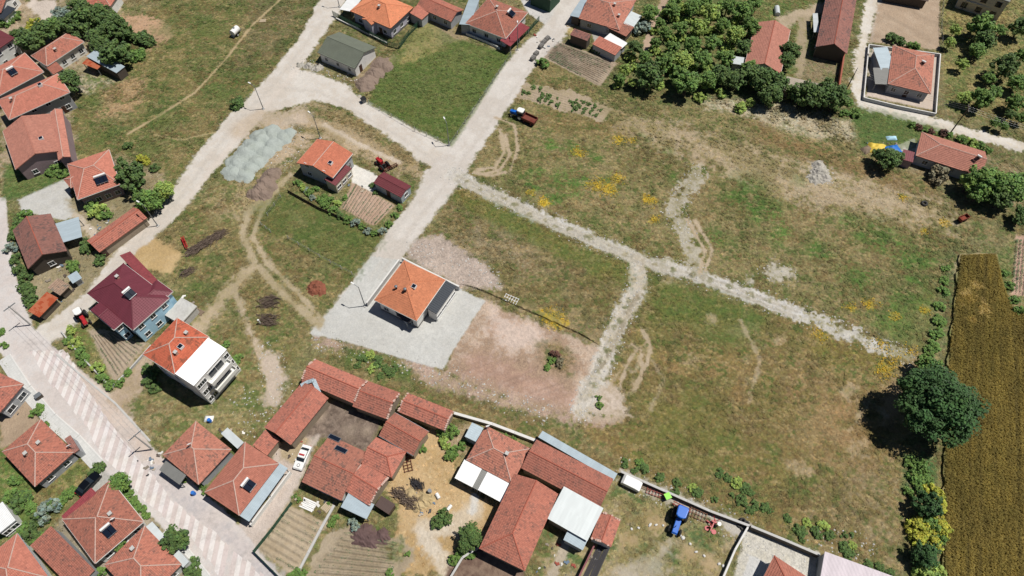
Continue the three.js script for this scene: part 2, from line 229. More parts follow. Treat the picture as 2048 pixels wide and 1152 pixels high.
BL('1275,1005,25 1400,1075,28 1430,1060,16 1290,1100,22 1350,1110,18 1310,1130,16 1150,1120,18 1215,1095,16 1235,985,14 1330,990,14 1130,1110,14 1100,1070,12', '#4d6a34', '#5c723c', { st: 0.85, d: 1 });
BL('1310,1040,28 1380,1110,22 1260,1080,20 1420,1130,20', '#b7a07c', '#a8926c', { st: 0.8, d: 0.1 });
Z('1220,1165 1260,1120 1340,1090 1320,1165', '#b9b0a0', '#a9a08c', { e: 1.5, en: 1.5, d: 0.1, st: 0.8 });
S('1100,1165 1140,1070', 1.4, '#b7ab98', '#a99d88', { d: 0 });
Z('1240,938 1500,1050 1490,1075 1360,1020 1240,960', '#c2bcb2', '#b1aa9c', { e: 0.6, en: 1, d: 0.05 });
Z('1490,1060 1640,1105 1630,1165 1465,1165', '#cfcbc1', '#bfbaad', { e: 0.3, en: 0.3, d: 0.05, gr: 0.4 });
Z('1500,1110 1545,1130 1530,1165 1480,1165', '#cfcfcd', '#c6c5c2', { e: 0.2, en: 0.1, d: 0 });
Z('0,790 60,800 90,850 60,880 0,900', '#b09b83', '#a08c76', { e: 0.6, en: 0.6, d: 0.1 });
Z('0,900 30,890 80,960 60,1060 0,1080', '#56702f', '#6b7a3e', { e: 0.6, en: 0.8, d: 1 });
Z('80,960 165,900 180,930 150,990 120,1030 70,1050', '#8f8450', '#6f7540', { e: 0.8, en: 0.8, d: 0.9 });
Z('170,965 200,925 225,950 200,1000 165,1000', '#b5b3ad', '#aaa8a0', { e: 0.3, en: 0.2, d: 0 });
Z('285,1000 320,1060 420,1165 180,1165 100,1060 190,1000', '#a59a88', '#8f856f', { e: 1, en: 1, d: 0.3 });
// top middle and right
Z('640,110 700,150 720,165 790,130 830,60 870,30 1000,100 940,75 830,110', '#a08e74', '#8a7d58', { e: 1, en: 1.2, d: 0.4 });
Z('1040,0 1135,0 1095,52 1060,30', '#cbc9c6', '#c2bfba', { e: 0.3, en: 0.3, d: 0 });
Z('1120,40 1190,55 1180,75 1125,65', '#bda874', '#a8985f', { e: 0.6, en: 0.8, d: 0.4 });
Z('1180,60 1230,65 1250,90 1190,85', '#b0aba3', '#a39d92', { e: 0.4, en: 0.3, d: 0 });
Z('1255,0 1520,0 1600,150 1700,200 1500,200 1250,200 1230,120', '#637040', '#7d7d4c', { e: 2, en: 2.5, d: 1 });
S('1330,0 1312,35 1292,96', 2.2, '#b9a08b', '#a8927c', { e: 0.4, en: 0.5, d: 0 });
Z('1050,115 1100,120 1190,175 1300,200 1240,225 1050,165', '#8a7c52', '#757445', { e: 1, en: 1.2, d: 0.8 });
Z('1520,0 1650,0 1640,100 1560,160 1580,60 1510,50', '#5e7538', '#6f7a42', { e: 1, en: 1.5, d: 0.9 });
S('1690,0 1650,15 1590,32 1560,50', 4, '#b7a68e', '#a3947a', { e: 1, en: 1.2, d: 0.05 });
S('1610,40 1600,90 1605,150', 3, '#a3947a', '#968867', { e: 1, en: 1, d: 0.1 });
Z('1615,115 1680,120 1675,175 1600,165', '#8d7f62', '#6c7546', { e: 0.8, en: 1, d: 0.5 });
Z('1700,210 1790,225 1900,260 1830,300 1720,300', '#566c36', '#667a40', { e: 1, en: 1.5, d: 1 });
Z('1885,0 2048,0 2060,250 1960,240 1890,215', '#66743d', '#8f8754', { e: 0.6, en: 0.6, d: 1 });
BL('1920,45,35 2010,90,28 1900,140,25 1930,100,22 2020,200,28 1990,30,30 1945,175,20', '#b5a468', '#9a8e58', { st: 0.7, d: 1 });
Z('1752,0 1880,0 1880,100 1735,85 1748,40', '#b6a28c', '#a9947e', { e: 0.4, en: 0.5, d: 0.05, rows: [0.7, -0.7, 1.3, 0.22] });
Z('1745,95 1880,108 1872,222 1732,192', '#c4b5a8', '#bbaa9a', { e: 0.3, en: 0.2, d: 0 });
Z('1800,290 1850,270 2048,330 2048,420 1940,380 1820,340', '#94886a', '#7c7a50', { e: 1, en: 1.5, d: 0.7 });
Z('1795,290 1830,275 1835,300 1800,310', '#c9c5bd', '#c0bbb0', { e: 0.2, en: 0.2, d: 0 });
Z('2030,470 2060,470 2060,590 2020,590', '#c0a08c', '#b2937f', { e: 0.5, en: 0.5, d: 0.1 });
Z('1895,505 1918,500 1892,700 1850,710', '#7d7c55', '#5d6b3c', { e: 1, en: 1, d: 1 });
Z('1905,560 1915,510 1990,508 1998,520 1920,520', '#b9ab8c', '#a89a78', { e: 0.4, en: 0.4, d: 0.1 });
Z('1990,510 2035,480 2015,600 2048,640 2000,620', '#66743e', '#7a7c4a', { e: 0.6, en: 0.8, d: 1 });
Z('1775,760 1830,690 1850,720 1800,830 1760,850', '#a08a68', '#94805c', { e: 1.5, en: 1.5, d: 0.3 });
Z('1805,905 1870,905 1870,980 1805,985', '#4b6f38', '#577843', { e: 0.8, en: 0.8, d: 1 });
const wheatPx = '1918,512 1990,510 2003,570 2020,615 2075,650 2110,1180 1884,1180 1886,900 1896,700';
Z(wheatPx, '#8c7b3c', '#776a31', { e: 0.4, en: 0.3, d: 0, gr: 0.22, rows: [0.945, 0.327, 0.5, 0.5] });
for (const s of ['1952,520 1938,800 1930,1170', '1968,520 1958,800 1955,1170', '2024,640 2030,900 2035,1170']) S(s, 0.35, '#665a2c', '#7a6b34', { e: 0.25, en: 0.3, d: 0, st: 0.75 });
BL('1935,600,22 1950,575,14 1965,620,16 1938,640,12', '#c9b376', '#a58b42', { st: 0.8, d: 0 });
// gardens
const garden = { e: 0.3, en: 0.3, d: 0.03 };
Z('1112,81 1236,126 1200,174 1084,114', '#b0a08c', '#a3927d', garden);
Z('1047,165 1135,180 1228,216 1205,244 1024,192', '#ae9d86', '#9c8e70', { ...garden, en: 1 });
Z('705,362 790,412 750,455 680,417', '#b89f8c', '#ac927e', garden);
Z('590,390 690,400 680,415 745,455 790,415 815,400 770,465 585,385', '#6e7a48', '#8c8660', { e: 0.5, en: 0.8, d: 0.9 });
Z('690,320 775,360 745,385 705,365', '#dcd9d2', '#d5d0c7', { e: 0.2, en: 0.2, d: 0 });
Z('175,660 230,660 300,690 265,745 225,770', '#b0a08c', '#a2917c', { ...garden, en: 0.8 });
Z('120,650 140,640 175,665 225,765 215,785 190,760', '#6d7a3c', '#827f50', { e: 0.6, en: 0.8, d: 1 });
Z('225,770 295,690 310,700 240,790', '#8c8258', '#a09270', { e: 0.6, en: 0.8, d: 0.7 });
Z('575,1005 655,1045 590,1152 510,1100', '#b7a78f', '#a9987e', { ...garden, en: 0.5 });
Z('655,1070 700,1050 800,1075 830,1110 800,1160 600,1160', '#b0a18a', '#9f9078', { ...garden, en: 0.8 });
BL('735,1075,20 765,1085,12', '#5f4a42', '#6f5a4e', { st: 0.9, d: 0 });
BL('785,1095,22 800,1115,14', '#66743f', '#7f8058', { st: 0.8, d: 0.8 });
// roads and lanes
const ROADA = '645,-12 600,72 545,145 500,192 445,245 395,305 345,375 325,405 285,450 240,497 200,545 170,590 120,625 70,660 90,695 125,675 180,615 235,552 265,512 330,457 365,422 400,377 455,312 510,252 530,226 580,215 625,200 690,218 745,252 800,290 850,330 905,345 960,300 905,293 830,258 735,206 690,168 640,150 600,138 640,80 668,40 700,-12';
const ROADC = '1128,-12 1175,-12 1130,72 1072,130 1040,178 1000,242 952,312 918,370 872,425 832,480 800,522 748,600 690,672 618,668 640,640 690,580 742,510 790,445 832,390 850,345 898,292 960,200 1000,140 1040,95 1092,50';
const STREET = '-20,395 12,395 22,500 45,598 70,660 120,702 232,800 312,900 382,962 462,1032 575,1170 428,1170 352,1082 300,1030 198,928 90,820 20,725 -20,690';
const APRON = '618,668 690,585 742,512 800,520 915,575 970,602 905,702 888,740 800,716 720,692 650,674';
const LANED = '1702,160 1735,-12 1765,-12 1748,40 1735,100 1728,200 1790,212 1900,245 2060,290 2060,306 1900,265 1790,235 1715,215';
const road = { e: 0.5, en: 0.7, d: 0, gr: 0.14 };
Z(ROADA, '#d0cac2', '#c4bbb0', road);
Z(ROADC, '#cec8c1', '#c1b9b0', road);
S('900,330 850,380 780,470 700,590', 1.3, '#bfb8b0', '#c5beb6', { ...road, e: 1, st: 0.6 });
S('610,120 560,180 470,280 360,420', 1.2, '#d6cbc0', '#d0c5ba', { ...road, e: 0.8, st: 0.6 });
Z(LANED, '#d6d0c6', '#c8beae', { ...road, en: 1.2 });
Z(STREET, '#cfc9c6', '#c7beb9', { ...road, e: 0.3, en: 0.3 });
Z('120,702 232,800 312,900 382,962 300,930 215,850 150,760', '#cdbcae', '#c4b0a0', { e: 1, en: 1.5, d: 0, st: 0.7 });
Z('215,800 300,700 312,745 270,800 255,830', '#b8a590', '#a59378', { e: 0.8, en: 1, d: 0.1 });
S('300,935 372,1000 440,1058 570,1175', 2.4, '#b9b3b3', '#c3bab7', { ...road, e: 0.6, st: 0.85 });
Z(APRON, '#c4c4c0', '#bcbbb6', { e: 0.2, en: 0.25, d: 0, gr: 0.2 });
Z('805,522 915,575 905,590 800,540 750,600 740,592', '#c4bfb8', '#bbb5ad', { e: 0.3, en: 0.2, d: 0 });
// white gravel tracks
const trk = { e: 0.6, en: 1.0, d: 0.03, gr: 0.3 };
S('905,350 990,392 1120,452 1280,520', 3.4, '#cecbc5', '#b8b2a4', trk);
S('1280,520 1420,560 1600,628', 3.2, '#d0cdc8', '#bab4a8', trk);
S('1605,630 1700,668 1810,708', 3, '#c3bfb6', '#97906f', { ...trk, en: 2, lo: 0.4, hi: 0.6 });
BL('1595,625,12 1750,682,11', '#d0cecb', '#cac8c4', { st: 1, d: 0 });
S('1278,525 1275,580 1235,650 1205,730 1165,820', 3.5, '#cdc7bd', '#b5ab98', trk);
S('1275,590 1240,660 1205,735', 0.9, '#8d8166', '#a0937c', { e: 0.4, en: 0.8, d: 0.3 });
S('1395,345 1345,420 1370,470 1400,545', 3, '#b5ae9c', '#8d8565', { ...trk, en: 2.2, lo: 0.35, hi: 0.65 });
BL('1640,345,24 1555,545,26 1500,560,14 1330,530,18', '#c6c0b4', '#a09a84', { st: 0.85, d: 0.1 });
for (const s of ['960,350 1000,340 1020,310 1010,270', '955,340 990,335 1008,305 1000,260', '1020,345 1035,300 1030,250 990,235', '1265,690 1280,700 1285,740 1270,770', '1240,770 1258,720 1275,700', '1285,660 1300,690 1295,725 1270,780', '1375,440 1410,500 1400,545', '1390,440 1425,500 1410,540', '950,345 975,352 1010,345']) S(s, 0.8, '#b8a78f', '#ae9c82', { e: 0.3, en: 0.4, d: 0.1 });
S('580,350 500,420 485,470 510,530 580,600 640,650', 1.6, '#b3a488', '#a19372', { e: 0.5, en: 0.6, d: 0.1 });
S('560,370 525,420 505,470 530,520 600,590 645,640', 1.0, '#b3a488', '#a19372', { e: 0.4, en: 0.6, d: 0.15 });
S('400,650 470,570 500,540', 3, '#b9a88e', '#a89979', { e: 1, en: 1.2, d: 0.1 });
S('465,570 500,660 530,730 550,790', 1.4, '#bfae98', '#a5977a', { e: 0.6, en: 0.8, d: 0.15 });
S('540,720 555,760 545,800', 3, '#c2b2a2', '#b3a692', { e: 1, en: 1.2, d: 0.1 });
S('255,268 320,230 390,185 450,120 505,50 560,0', 0.7, '#b4a07c', '#a8966f', { e: 0.3, en: 0.25, d: 0.2 });
S('310,270 360,280 430,265', 0.5, '#a99a70', '#a0926a', { e: 0.3, en: 0.25, d: 0.3 });
S('480,260 520,235 560,240 600,230', 5, '#c4b4a2', '#b7a690', { e: 1.2, en: 1.5, d: 0.05, st: 0.8 });

// dry and green tufts of different plants through all the grassland
{ const T = lin('#b09a70'), Gn = lin('#50652a'), Br = lin('#75603c');
  for (let j = 0, p = 0; j < TH; j++) for (let i = 0; i < TW; i++, p++) { const d = sst(0.25, 0.7, gden[p]); if (d <= 0) continue; const x = GX0 + (i + 0.5) * MX, z = GZ0 + (j + 0.5) * MZ;
    const s1 = vn(x * 0.7 + z * 0.25 + 40, z * 1.5 - x * 0.3) * 0.55 + vn(x * 2.4, z * 4.2 + 9) * 0.45, s2 = vn(x * 0.45 + 70, z * 0.6 + 20) * 0.5 + vn(x * 1.9 + 5, z * 2.3) * 0.5, s3 = vn(x * 0.3 + 7, z * 0.5 + 90) * 0.45 + vn(x * 2.8 + 15, z * 2.8) * 0.55;
    const big = vn(x * 0.06 + 3, z * 0.07 + 5), wt = d * 0.45 * sst(0.5 + 0.12 * (big - 0.3), 0.7, s1), wg = d * 0.7 * sst(0.6 - 0.14 * (big - 0.3), 0.74, s2), wb = d * 0.6 * sst(0.54, 0.72, s3), f = 1 + d * 0.5 * (vn(x * 4.5, z * 5.5) - 0.5);
    for (let k = 0; k < 3; k++) { let c = gcol[p * 3 + k]; c += wt * (T[k] - c); c += wg * (Gn[k] - c); c += wb * (Br[k] - c); gcol[p * 3 + k] = c * f; } } }
BL('1160,305,12 1240,280,11 1268,282,8 1235,358,12 1218,380,14 1195,370,16 1300,400,12 1088,405,10 1740,607,12 1700,615,10 1805,395,9 1888,445,10 1850,462,8 1310,440,10 1060,385,8 1790,632,9 1848,620,9', '#d9b92e', '#a89a3c', { st: 0.35, lo: 0.25, hi: 0.75 });
Z('780,120 845,36 910,78 1024,108 905,295 735,207', '#546a2a', '#627438', { e: 0.4, en: 0.4, st: 0.6 });
Z('800,125 818,62 862,45 880,90 850,115', '#a99a66', '#7f8048', { e: 2, en: 2.5, st: 0.6 });
Z('505,410 585,385 765,478 705,560 610,500 520,450', '#51652b', '#6a713a', { e: 2, en: 2.5, st: 0.5 });
Z('1310,560 1420,585 1530,640 1480,690 1360,660 1300,640', '#526a2b', '#67702f', { e: 3, en: 4, st: 0.55 });
Z('905,395 1000,405 1160,490 1250,525 1262,575 1200,560 1100,505 960,435', '#566a2c', '#6f7436', { e: 1.5, en: 2.5, st: 0.5 });
Z('1700,210 1790,225 1900,260 1830,300 1720,300', '#4f6b2f', '#63763a', { e: 1, en: 1.5, st: 0.6 });
Z('10,330 130,330 135,355 40,395 5,400', '#4f6b2f', '#63763a', { e: 0.8, en: 0.8, st: 0.6 });
Z('1760,640 1870,560 1850,690 1800,690', '#6c7c3c', '#5f7434', { e: 3, en: 3, st: 0.5 });
Z('1280,820 1420,780 1480,860 1400,930 1290,920', '#5e6a2e', '#757038', { e: 4, en: 5, st: 0.5 });
Z('1640,790 1760,800 1790,900 1720,960 1640,900', '#9a815a', '#7f6a40', { e: 4, en: 5, st: 0.5 });
Z('1225,225 1330,245 1480,290 1600,335 1740,365 1900,420 1890,452 1740,430 1600,400 1420,330 1290,290', '#b3a286', '#94865f', { e: 3, en: 5, st: 0.55, rows: [-0.3, 0.95, 0.55, 0.35] });
for (const s of ['1560,330 1700,360 1880,405', '1500,300 1640,338 1760,372', '1620,372 1760,398 1880,425', '1290,262 1400,290 1500,318', '1480,640 1520,720 1500,800', '1700,860 1740,800 1770,830', '1290,700 1330,760 1300,820', '1000,270 1010,300 985,345', '1240,700 1262,690 1280,720 1262,770', '1225,760 1250,730 1262,745', '1255,790 1275,770 1290,735', '1270,700 1290,690 1302,705', '470,430 500,470 540,520', '640,250 720,295 790,330']) S(s, 0.6, '#b9a88c', '#a89878', { e: 0.4, en: 0.6, d: 0.2, st: 0.6 });
BL('1330,560,14 1420,640,18 1560,680,16 1700,780,22 1480,840,18 1600,940,22 1380,720,16 1720,900,22 1180,590,14 1020,500,16 1480,260,16 1700,400,18', '#bba98a', '#9a8a64', { st: 0.55, d: 0.4 });
BL('330,60,30 420,60,30 300,300,30 200,280,25 440,190,25 180,200,18 330,240,26', '#566b30', '#667238', { st: 0.55 });
BL('1110,640,22 1090,630,16 1770,740,16 1785,720,12 1640,670,12 1300,400,12 1218,380,12', '#cdae34', '#97903e', { st: 0.3 });
BL('60,690,20 150,780,18 240,870,20 330,960,18 420,1040,20 500,1110,18 20,560,14 30,620,14', '#b9afa9', '#c4bab4', { st: 0.5, d: 0 });
for (const [s, dx] of [['640,40 590,105 545,165 470,240 400,330 345,405 290,460 215,545 130,640', 7], ['1120,60 1060,125 1000,205 940,290 890,360 820,450 750,555', 8], ['560,170 640,178 720,222 800,268 870,315', 0], ['1750,0 1738,80 1722,180', 5], ['1740,212 1850,238 1960,270 2048,296', 0]]) for (const k of [-1, 1]) S(pts(s).map(([x, y]) => (x + k * dx) + ',' + (y + (dx ? 0 : k * 6))).join(' '), 0.7, k > 0 ? '#b5aca2' : '#d4cec6', '#beb6ac', { e: 0.6, en: 0.6, d: 0, st: 0.45 });
for (const s of ['915,352 990,389 1120,449 1280,516', '910,360 985,396 1115,456 1275,524', '1290,524 1420,558 1595,624', '1285,530 1415,566 1590,632', '1272,600 1236,668 1200,740 1170,800', '1262,596 1226,664 1192,736 1160,800']) S(s, 0.55, '#a49c8c', '#b4ac9c', { e: 0.3, en: 0.5, d: 0.02, st: 0.7 });
BL('935,362,5 985,392,6 1010,398,6 1060,428,7 1110,452,6 1140,458,6 1215,490,7 1250,508,7 1310,528,7 1385,552,8 1420,560,7 1500,588,8 1570,615,7 1268,560,6 1258,600,6 1228,655,7 1222,680,6 1205,720,7 1198,745,6 1180,790,7 1640,645,8 1680,660,9 1720,672,8 1780,698,9', '#7c7a50', '#968c68', { st: 0.65, d: 0.6 });
BL('960,378,7 1030,410,8 1090,440,7 1180,475,9 1350,540,8 1460,572,9 1540,600,8 1240,640,8 1215,700,8 1190,770,9 1250,615,6', '#6f7446', '#8d8560', { st: 0.75, d: 0.7 });
// to a texture
const groundTex = (() => {
  const d = new Uint8Array(TW * TH * 4), enc = (v) => { v = clamp(v); return 255 * (v <= 0.0031308 ? v * 12.92 : 1.055 * Math.pow(v, 1 / 2.4) - 0.055); };
  for (let p = 0; p < TW * TH; p++) { for (let k = 0; k < 3; k++) d[p * 4 + k] = enc(gcol[p * 3 + k]); d[p * 4 + 3] = 255; }
  const t = new THREE.DataTexture(d, TW, TH); t.magFilter = THREE.LinearFilter; t.minFilter = THREE.LinearFilter; t.colorSpace = THREE.SRGBColorSpace; t.needsUpdate = true; return t;
})();
const earthBump = dataTex(512, 512, (i, j) => { const x = i / 512, y = j / 512, v = 0.5 * wrapn(x * 24, y * 24, 24, 1) + 0.3 * wrapn(x * 64, y * 64, 64, 2) + 0.2 * hash(i, j); return [v, v, v]; }, false, [GW / 8, GD / 8]);
M.ground = new THREE.MeshStandardMaterial({ map: groundTex, bumpMap: earthBump, bumpScale: 0.12, roughness: 0.95 });
M.paved = new THREE.MeshStandardMaterial({ map: groundTex, bumpMap: earthBump, bumpScale: 0.03, roughness: 0.85 });
const gUV = (geo) => { const p = geo.attributes.position, uv = new Float32Array(p.count * 2); for (let i = 0; i < p.count; i++) { uv[2 * i] = (p.getX(i) - GX0) / GW; uv[2 * i + 1] = (p.getZ(i) - GZ0) / GD; } geo.setAttribute('uv', new THREE.BufferAttribute(uv, 2)); return geo; };
{ // surrounding land, far beyond the frame, and the land in view
  const m = mesh('surrounding_land', new THREE.PlaneGeometry(3000, 3000).rotateX(-Math.PI / 2).translate(0, -0.25, 0), mat('#7a7550', { map: (() => { const t = stainMap(0.5, 61); t.repeat.set(300, 300); return t; })() })); m.userData.kind = 'structure';
  const G = new THREE.PlaneGeometry(GW, GD, 150, 85).rotateX(-Math.PI / 2).translate(GX0 + GW / 2, 0, GZ0 + GD / 2);
  const q = mesh('ground', gUV(G), M.ground); q.userData.kind = 'structure';
}
function sheetOf(name, px, y, m = M.ground, label) { const P = wp(px), s = new THREE.Shape(P.map((p) => new THREE.Vector2(p.x, -p.z))), q = gUV(new THREE.ShapeGeometry(s).rotateX(-Math.PI / 2).translate(0, y, 0)); const o = mesh(name, q, m); o.userData.kind = 'structure'; if (label) o.userData.label = label; return o; }
function ribbon(name, px, w, y, m = M.ground, label) { const P = wp(px), L = [], R = []; for (let i = 0; i < P.length; i++) { const d = V3().subVectors(P[Math.min(i + 1, P.length - 1)], P[Math.max(i - 1, 0)]).setY(0).normalize(); L.push(V3(P[i].x - d.z * w / 2, y, P[i].z + d.x * w / 2)); R.push(V3(P[i].x + d.z * w / 2, y, P[i].z - d.x * w / 2)); } const a = []; for (let i = 1; i < P.length; i++) for (const v of [L[i - 1], L[i], R[i - 1], R[i - 1], L[i], R[i]]) a.push(v.x, v.y, v.z); const q = new THREE.BufferGeometry(); q.setAttribute('position', new THREE.Float32BufferAttribute(a, 3)); gUV(q); q.computeVertexNormals(); const o = mesh(name, q, m); o.userData.kind = 'structure'; if (label) o.userData.label = label; return o; }
sheetOf('dirt_road', ROADA, 0.008, M.paved, 'pale dirt road running past the grey roofed cabin to the paved street');
sheetOf('dirt_road', ROADC, 0.016, M.paved, 'pale gravel road running past the new orange roofed house');
sheetOf('dirt_road', LANED, 0.008, M.paved, 'pale dirt lane passing the walled house with a yard');
const street = sheetOf('street', STREET, 0.024, M.paved, 'dusty paved village street with diagonal light bands');
sheetOf('concrete_yard', APRON, 0.032, M.paved, 'pale concrete yard around the new orange roofed house');
sheetOf('driveway', '38,402 135,357 145,405 160,430 130,440 45,424', 0.008, M.paved, 'grey concrete driveway in front of the house with roof collectors');
sheetOf('courtyard', '600,840 660,800 765,842 735,905 660,875 610,880', 0.008, M.ground, 'dark earth courtyard between the red tiled barns');
sheetOf('gravel_track', '895,345 915,338 1000,382 1130,442 1290,508 1440,552 1610,618 1600,640 1430,572 1280,532 1110,462 980,400 905,362', 0.020, M.ground, 'white gravel track crossing the open meadow');
sheetOf('gravel_track', '1268,530 1288,530 1300,560 1265,640 1228,720 1190,800 1150,815 1195,730 1215,670 1250,600 1268,560', 0.008, M.ground, 'rutted gravel track beside the pink earth pit');
ribbon('footpath', '255,268 320,230 390,185 450,120 505,50 560,0', 0.8, 0.008, M.ground, 'narrow trodden footpath across the grassy slope');
sheetOf('earth_pit', '968,604 1000,618 1205,699 1165,800 1155,828 1100,828 985,783 892,745 907,702', 0.012, M.ground, 'bare pinkish excavated ground beside the concrete yard');
sheetOf('patio', '690,322 772,360 745,383 706,364', 0.012, M.paved, 'white concrete patio between the small house and maroon shed');
sheetOf('walled_yard', '1746,96 1878,110 1870,220 1734,191', 0.012, M.paved, 'paved yard inside the low white wall');
sheetOf('rubble_yard', '1492,1064 1636,1107 1628,1165 1468,1165', 0.008, M.ground, 'pale stony yard behind the long retaining wall');
// bands of light and pink blocks laid in the street
{
  const Lf = wp('52,690 100,765 172,850 205,915 245,950 300,1012 380,1075 450,1165'), Rt = wp('130,700 175,775 232,865 312,955 345,1000 380,1030 430,1065 540,1165');
  const zAt = (P, x) => { for (let i = 1; i < P.length; i++) if (x >= P[i - 1].x && x <= P[i].x) return P[i - 1].z + (P[i].z - P[i - 1].z) * (x - P[i - 1].x) / (P[i].x - P[i - 1].x); return null; };
  const c1 = mat('#e2dcd9', { map: concreteMap }), c2 = mat('#d2c5c1', { map: concreteMap });
  let k = 0;
  for (let x = Lf[0].x + 1; x < Rt[Rt.length - 1].x; x += 0.84, k++) {
    const q = [], top = [zAt(Rt, x), zAt(Rt, x + 0.8)], bot = [zAt(Lf, x), zAt(Lf, x + 0.8)];
    for (const s of [0, 1]) { if (top[s] === null) top[s] = x < Rt[0].x ? Rt[0].z : null; if (bot[s] === null) bot[s] = x > Lf[Lf.length - 1].x ? Lf[Lf.length - 1].z : null; }
    if (top.includes(null) || bot.includes(null)) continue;
    const j = [rr(-0.3, 0.3), rr(-0.3, 0.3)];
    const s = new THREE.Shape([new THREE.Vector2(x, -bot[0] - j[0]), new THREE.Vector2(x + 0.8, -bot[1] - j[0]), new THREE.Vector2(x + 0.8, -top[1] + j[1]), new THREE.Vector2(x, -top[0] + j[1])]);
    mesh('paver_band', new THREE.ExtrudeGeometry(s, { depth: 0.02, bevelEnabled: false }).rotateX(-Math.PI / 2).translate(0, 0.022, 0), k % 2 ? c1 : c2, street);
  }
}
{ // tiled pavement along the street
  const tileM = mat('#d2d2cf', { map: dataTex(256, 256, (i, j) => { const a = i % 32, b = j % 32, v = (a < 2 || b < 2 ? 0.78 : 0.95) + 0.1 * (hash(i >> 5, j >> 5) - 0.5) + 0.05 * (hash(i, j) - 0.5); return [v, v, v]; }, false, [1 / 4, 1 / 4]) });
  const put = (name, px, w) => { const P = wp(px), o = new THREE.Group(); o.name = numbered(name); o.userData.kind = 'structure'; scene.add(o); for (let i = 1; i < P.length; i++) { const a = P[i - 1], b = P[i], L = a.distanceTo(b), th = Math.atan2(-(b.z - a.z), b.x - a.x); const q = box(L, 0.12, w); const uv = q.attributes.uv; for (let k = 8; k < 12; k++) uv.setXY(k, uv.getX(k) * L, uv.getY(k) * w); const m = mesh('slab_run', q, tileM, o); m.position.set((a.x + b.x) / 2, 0.062, (a.z + b.z) / 2); m.rotation.y = th; const kb = mesh('kerb', box(L, 0.15, 0.18), M.coping, o); kb.position.copy(m.position).add(V3(Math.sin(th) * -(w / 2 + 0.09), 0.01, Math.cos(th) * -(w / 2 + 0.09))); kb.rotation.y = th; } return o; };
  put('sidewalk', '8,716 50,780 100,838 148,880 194,930', 2.2).userData.label = 'light tiled pavement on the house side of the street';
  put('sidewalk', '330,1062 372,1110 412,1160', 1.6).userData.label = 'short tiled pavement beside the round tree at the street';
}

// ---------- buildings ----------
// four roof corners (left, top, right, bottom in the photograph) at eave height -> the best fitting rectangle
function rectOf(q, h) {
  const W = pts(q).map(([x, y]) => g(x, y, h)), e = [0, 1, 2, 3].map((i) => V3().subVectors(W[(i + 1) % 4], W[i]));
  const U = V3().addVectors(e[0], e[2].clone().negate()).multiplyScalar(0.5), V = V3().addVectors(e[1], e[3].clone().negate()).multiplyScalar(0.5);
  const tu = Math.atan2(-U.z, U.x), tv = Math.atan2(V.x, V.z); let dt = tv - tu; dt = Math.atan2(Math.sin(dt), Math.cos(dt));
  const c = W.reduce((s, p) => s.add(p), V3(0, 0, 0)).multiplyScalar(0.25); c.y = 0;
  return { c, th: tu + dt / 2, a: U.length() / 2, b: V.length() / 2 };
}
function slabGeo(list0, thick, courses) {
  const clip = (P, s, v, keepAbove) => { const o = [], k = keepAbove ? 1 : -1; for (let i = 0; i < P.length; i++) { const A = P[i], B = P[(i + 1) % P.length], da = k * (A.dot(s) - v), db = k * (B.dot(s) - v); if (da >= -1e-6) o.push(A.clone()); if ((da > 1e-6 && db < -1e-6) || (da < -1e-6 && db > 1e-6)) o.push(A.clone().lerp(B, da / (da - db))); } return o; };
  let list = list0;
  if (courses) { list = [...list0]; for (const [P, e, s] of list0) { const n = V3().crossVectors(e, s).normalize(), S0 = Math.min(...P.map((p) => p.dot(s))), S1 = Math.max(...P.map((p) => p.dot(s))); for (let v = S0; v < S1 - 0.05; v += 0.4) { const Q = clip(clip(P, s, v, true), s, Math.min(v + 0.4, S1), false); if (Q.length < 3) continue; list.push([Q.map((p) => p.clone().addScaledVector(n, 0.006 + 0.07 * (1 - (p.dot(s) - v) / 0.4))), e, s, 0.02]); } } } // list of [points (outer face, counter-clockwise from outside), along, up]: slabs with thickness, uv in metres
  const pos = [], uv = [], put = (p, e, s) => { pos.push(p.x, p.y, p.z); uv.push(p.dot(e), p.dot(s)); };
  for (const [P, e, s, tk2] of list) {
    const D = P.map((p) => V3(p.x, p.y - (tk2 ?? thick), p.z)), n = P.length;
    for (let i = 1; i < n - 1; i++) { for (const p of [P[0], P[i], P[i + 1]]) put(p, e, s); for (const p of [D[0], D[i + 1], D[i]]) put(p, e, s); }
    for (let i = 0; i < n; i++) { const j = (i + 1) % n; for (const p of [P[i], D[i], D[j], P[i], D[j], P[j]]) put(p, e, s); }
  }
  const q = new THREE.BufferGeometry(); q.setAttribute('position', new THREE.Float32BufferAttribute(pos, 3)); q.setAttribute('uv', new THREE.Float32BufferAttribute(uv, 2)); q.computeVertexNormals(); return q;
}
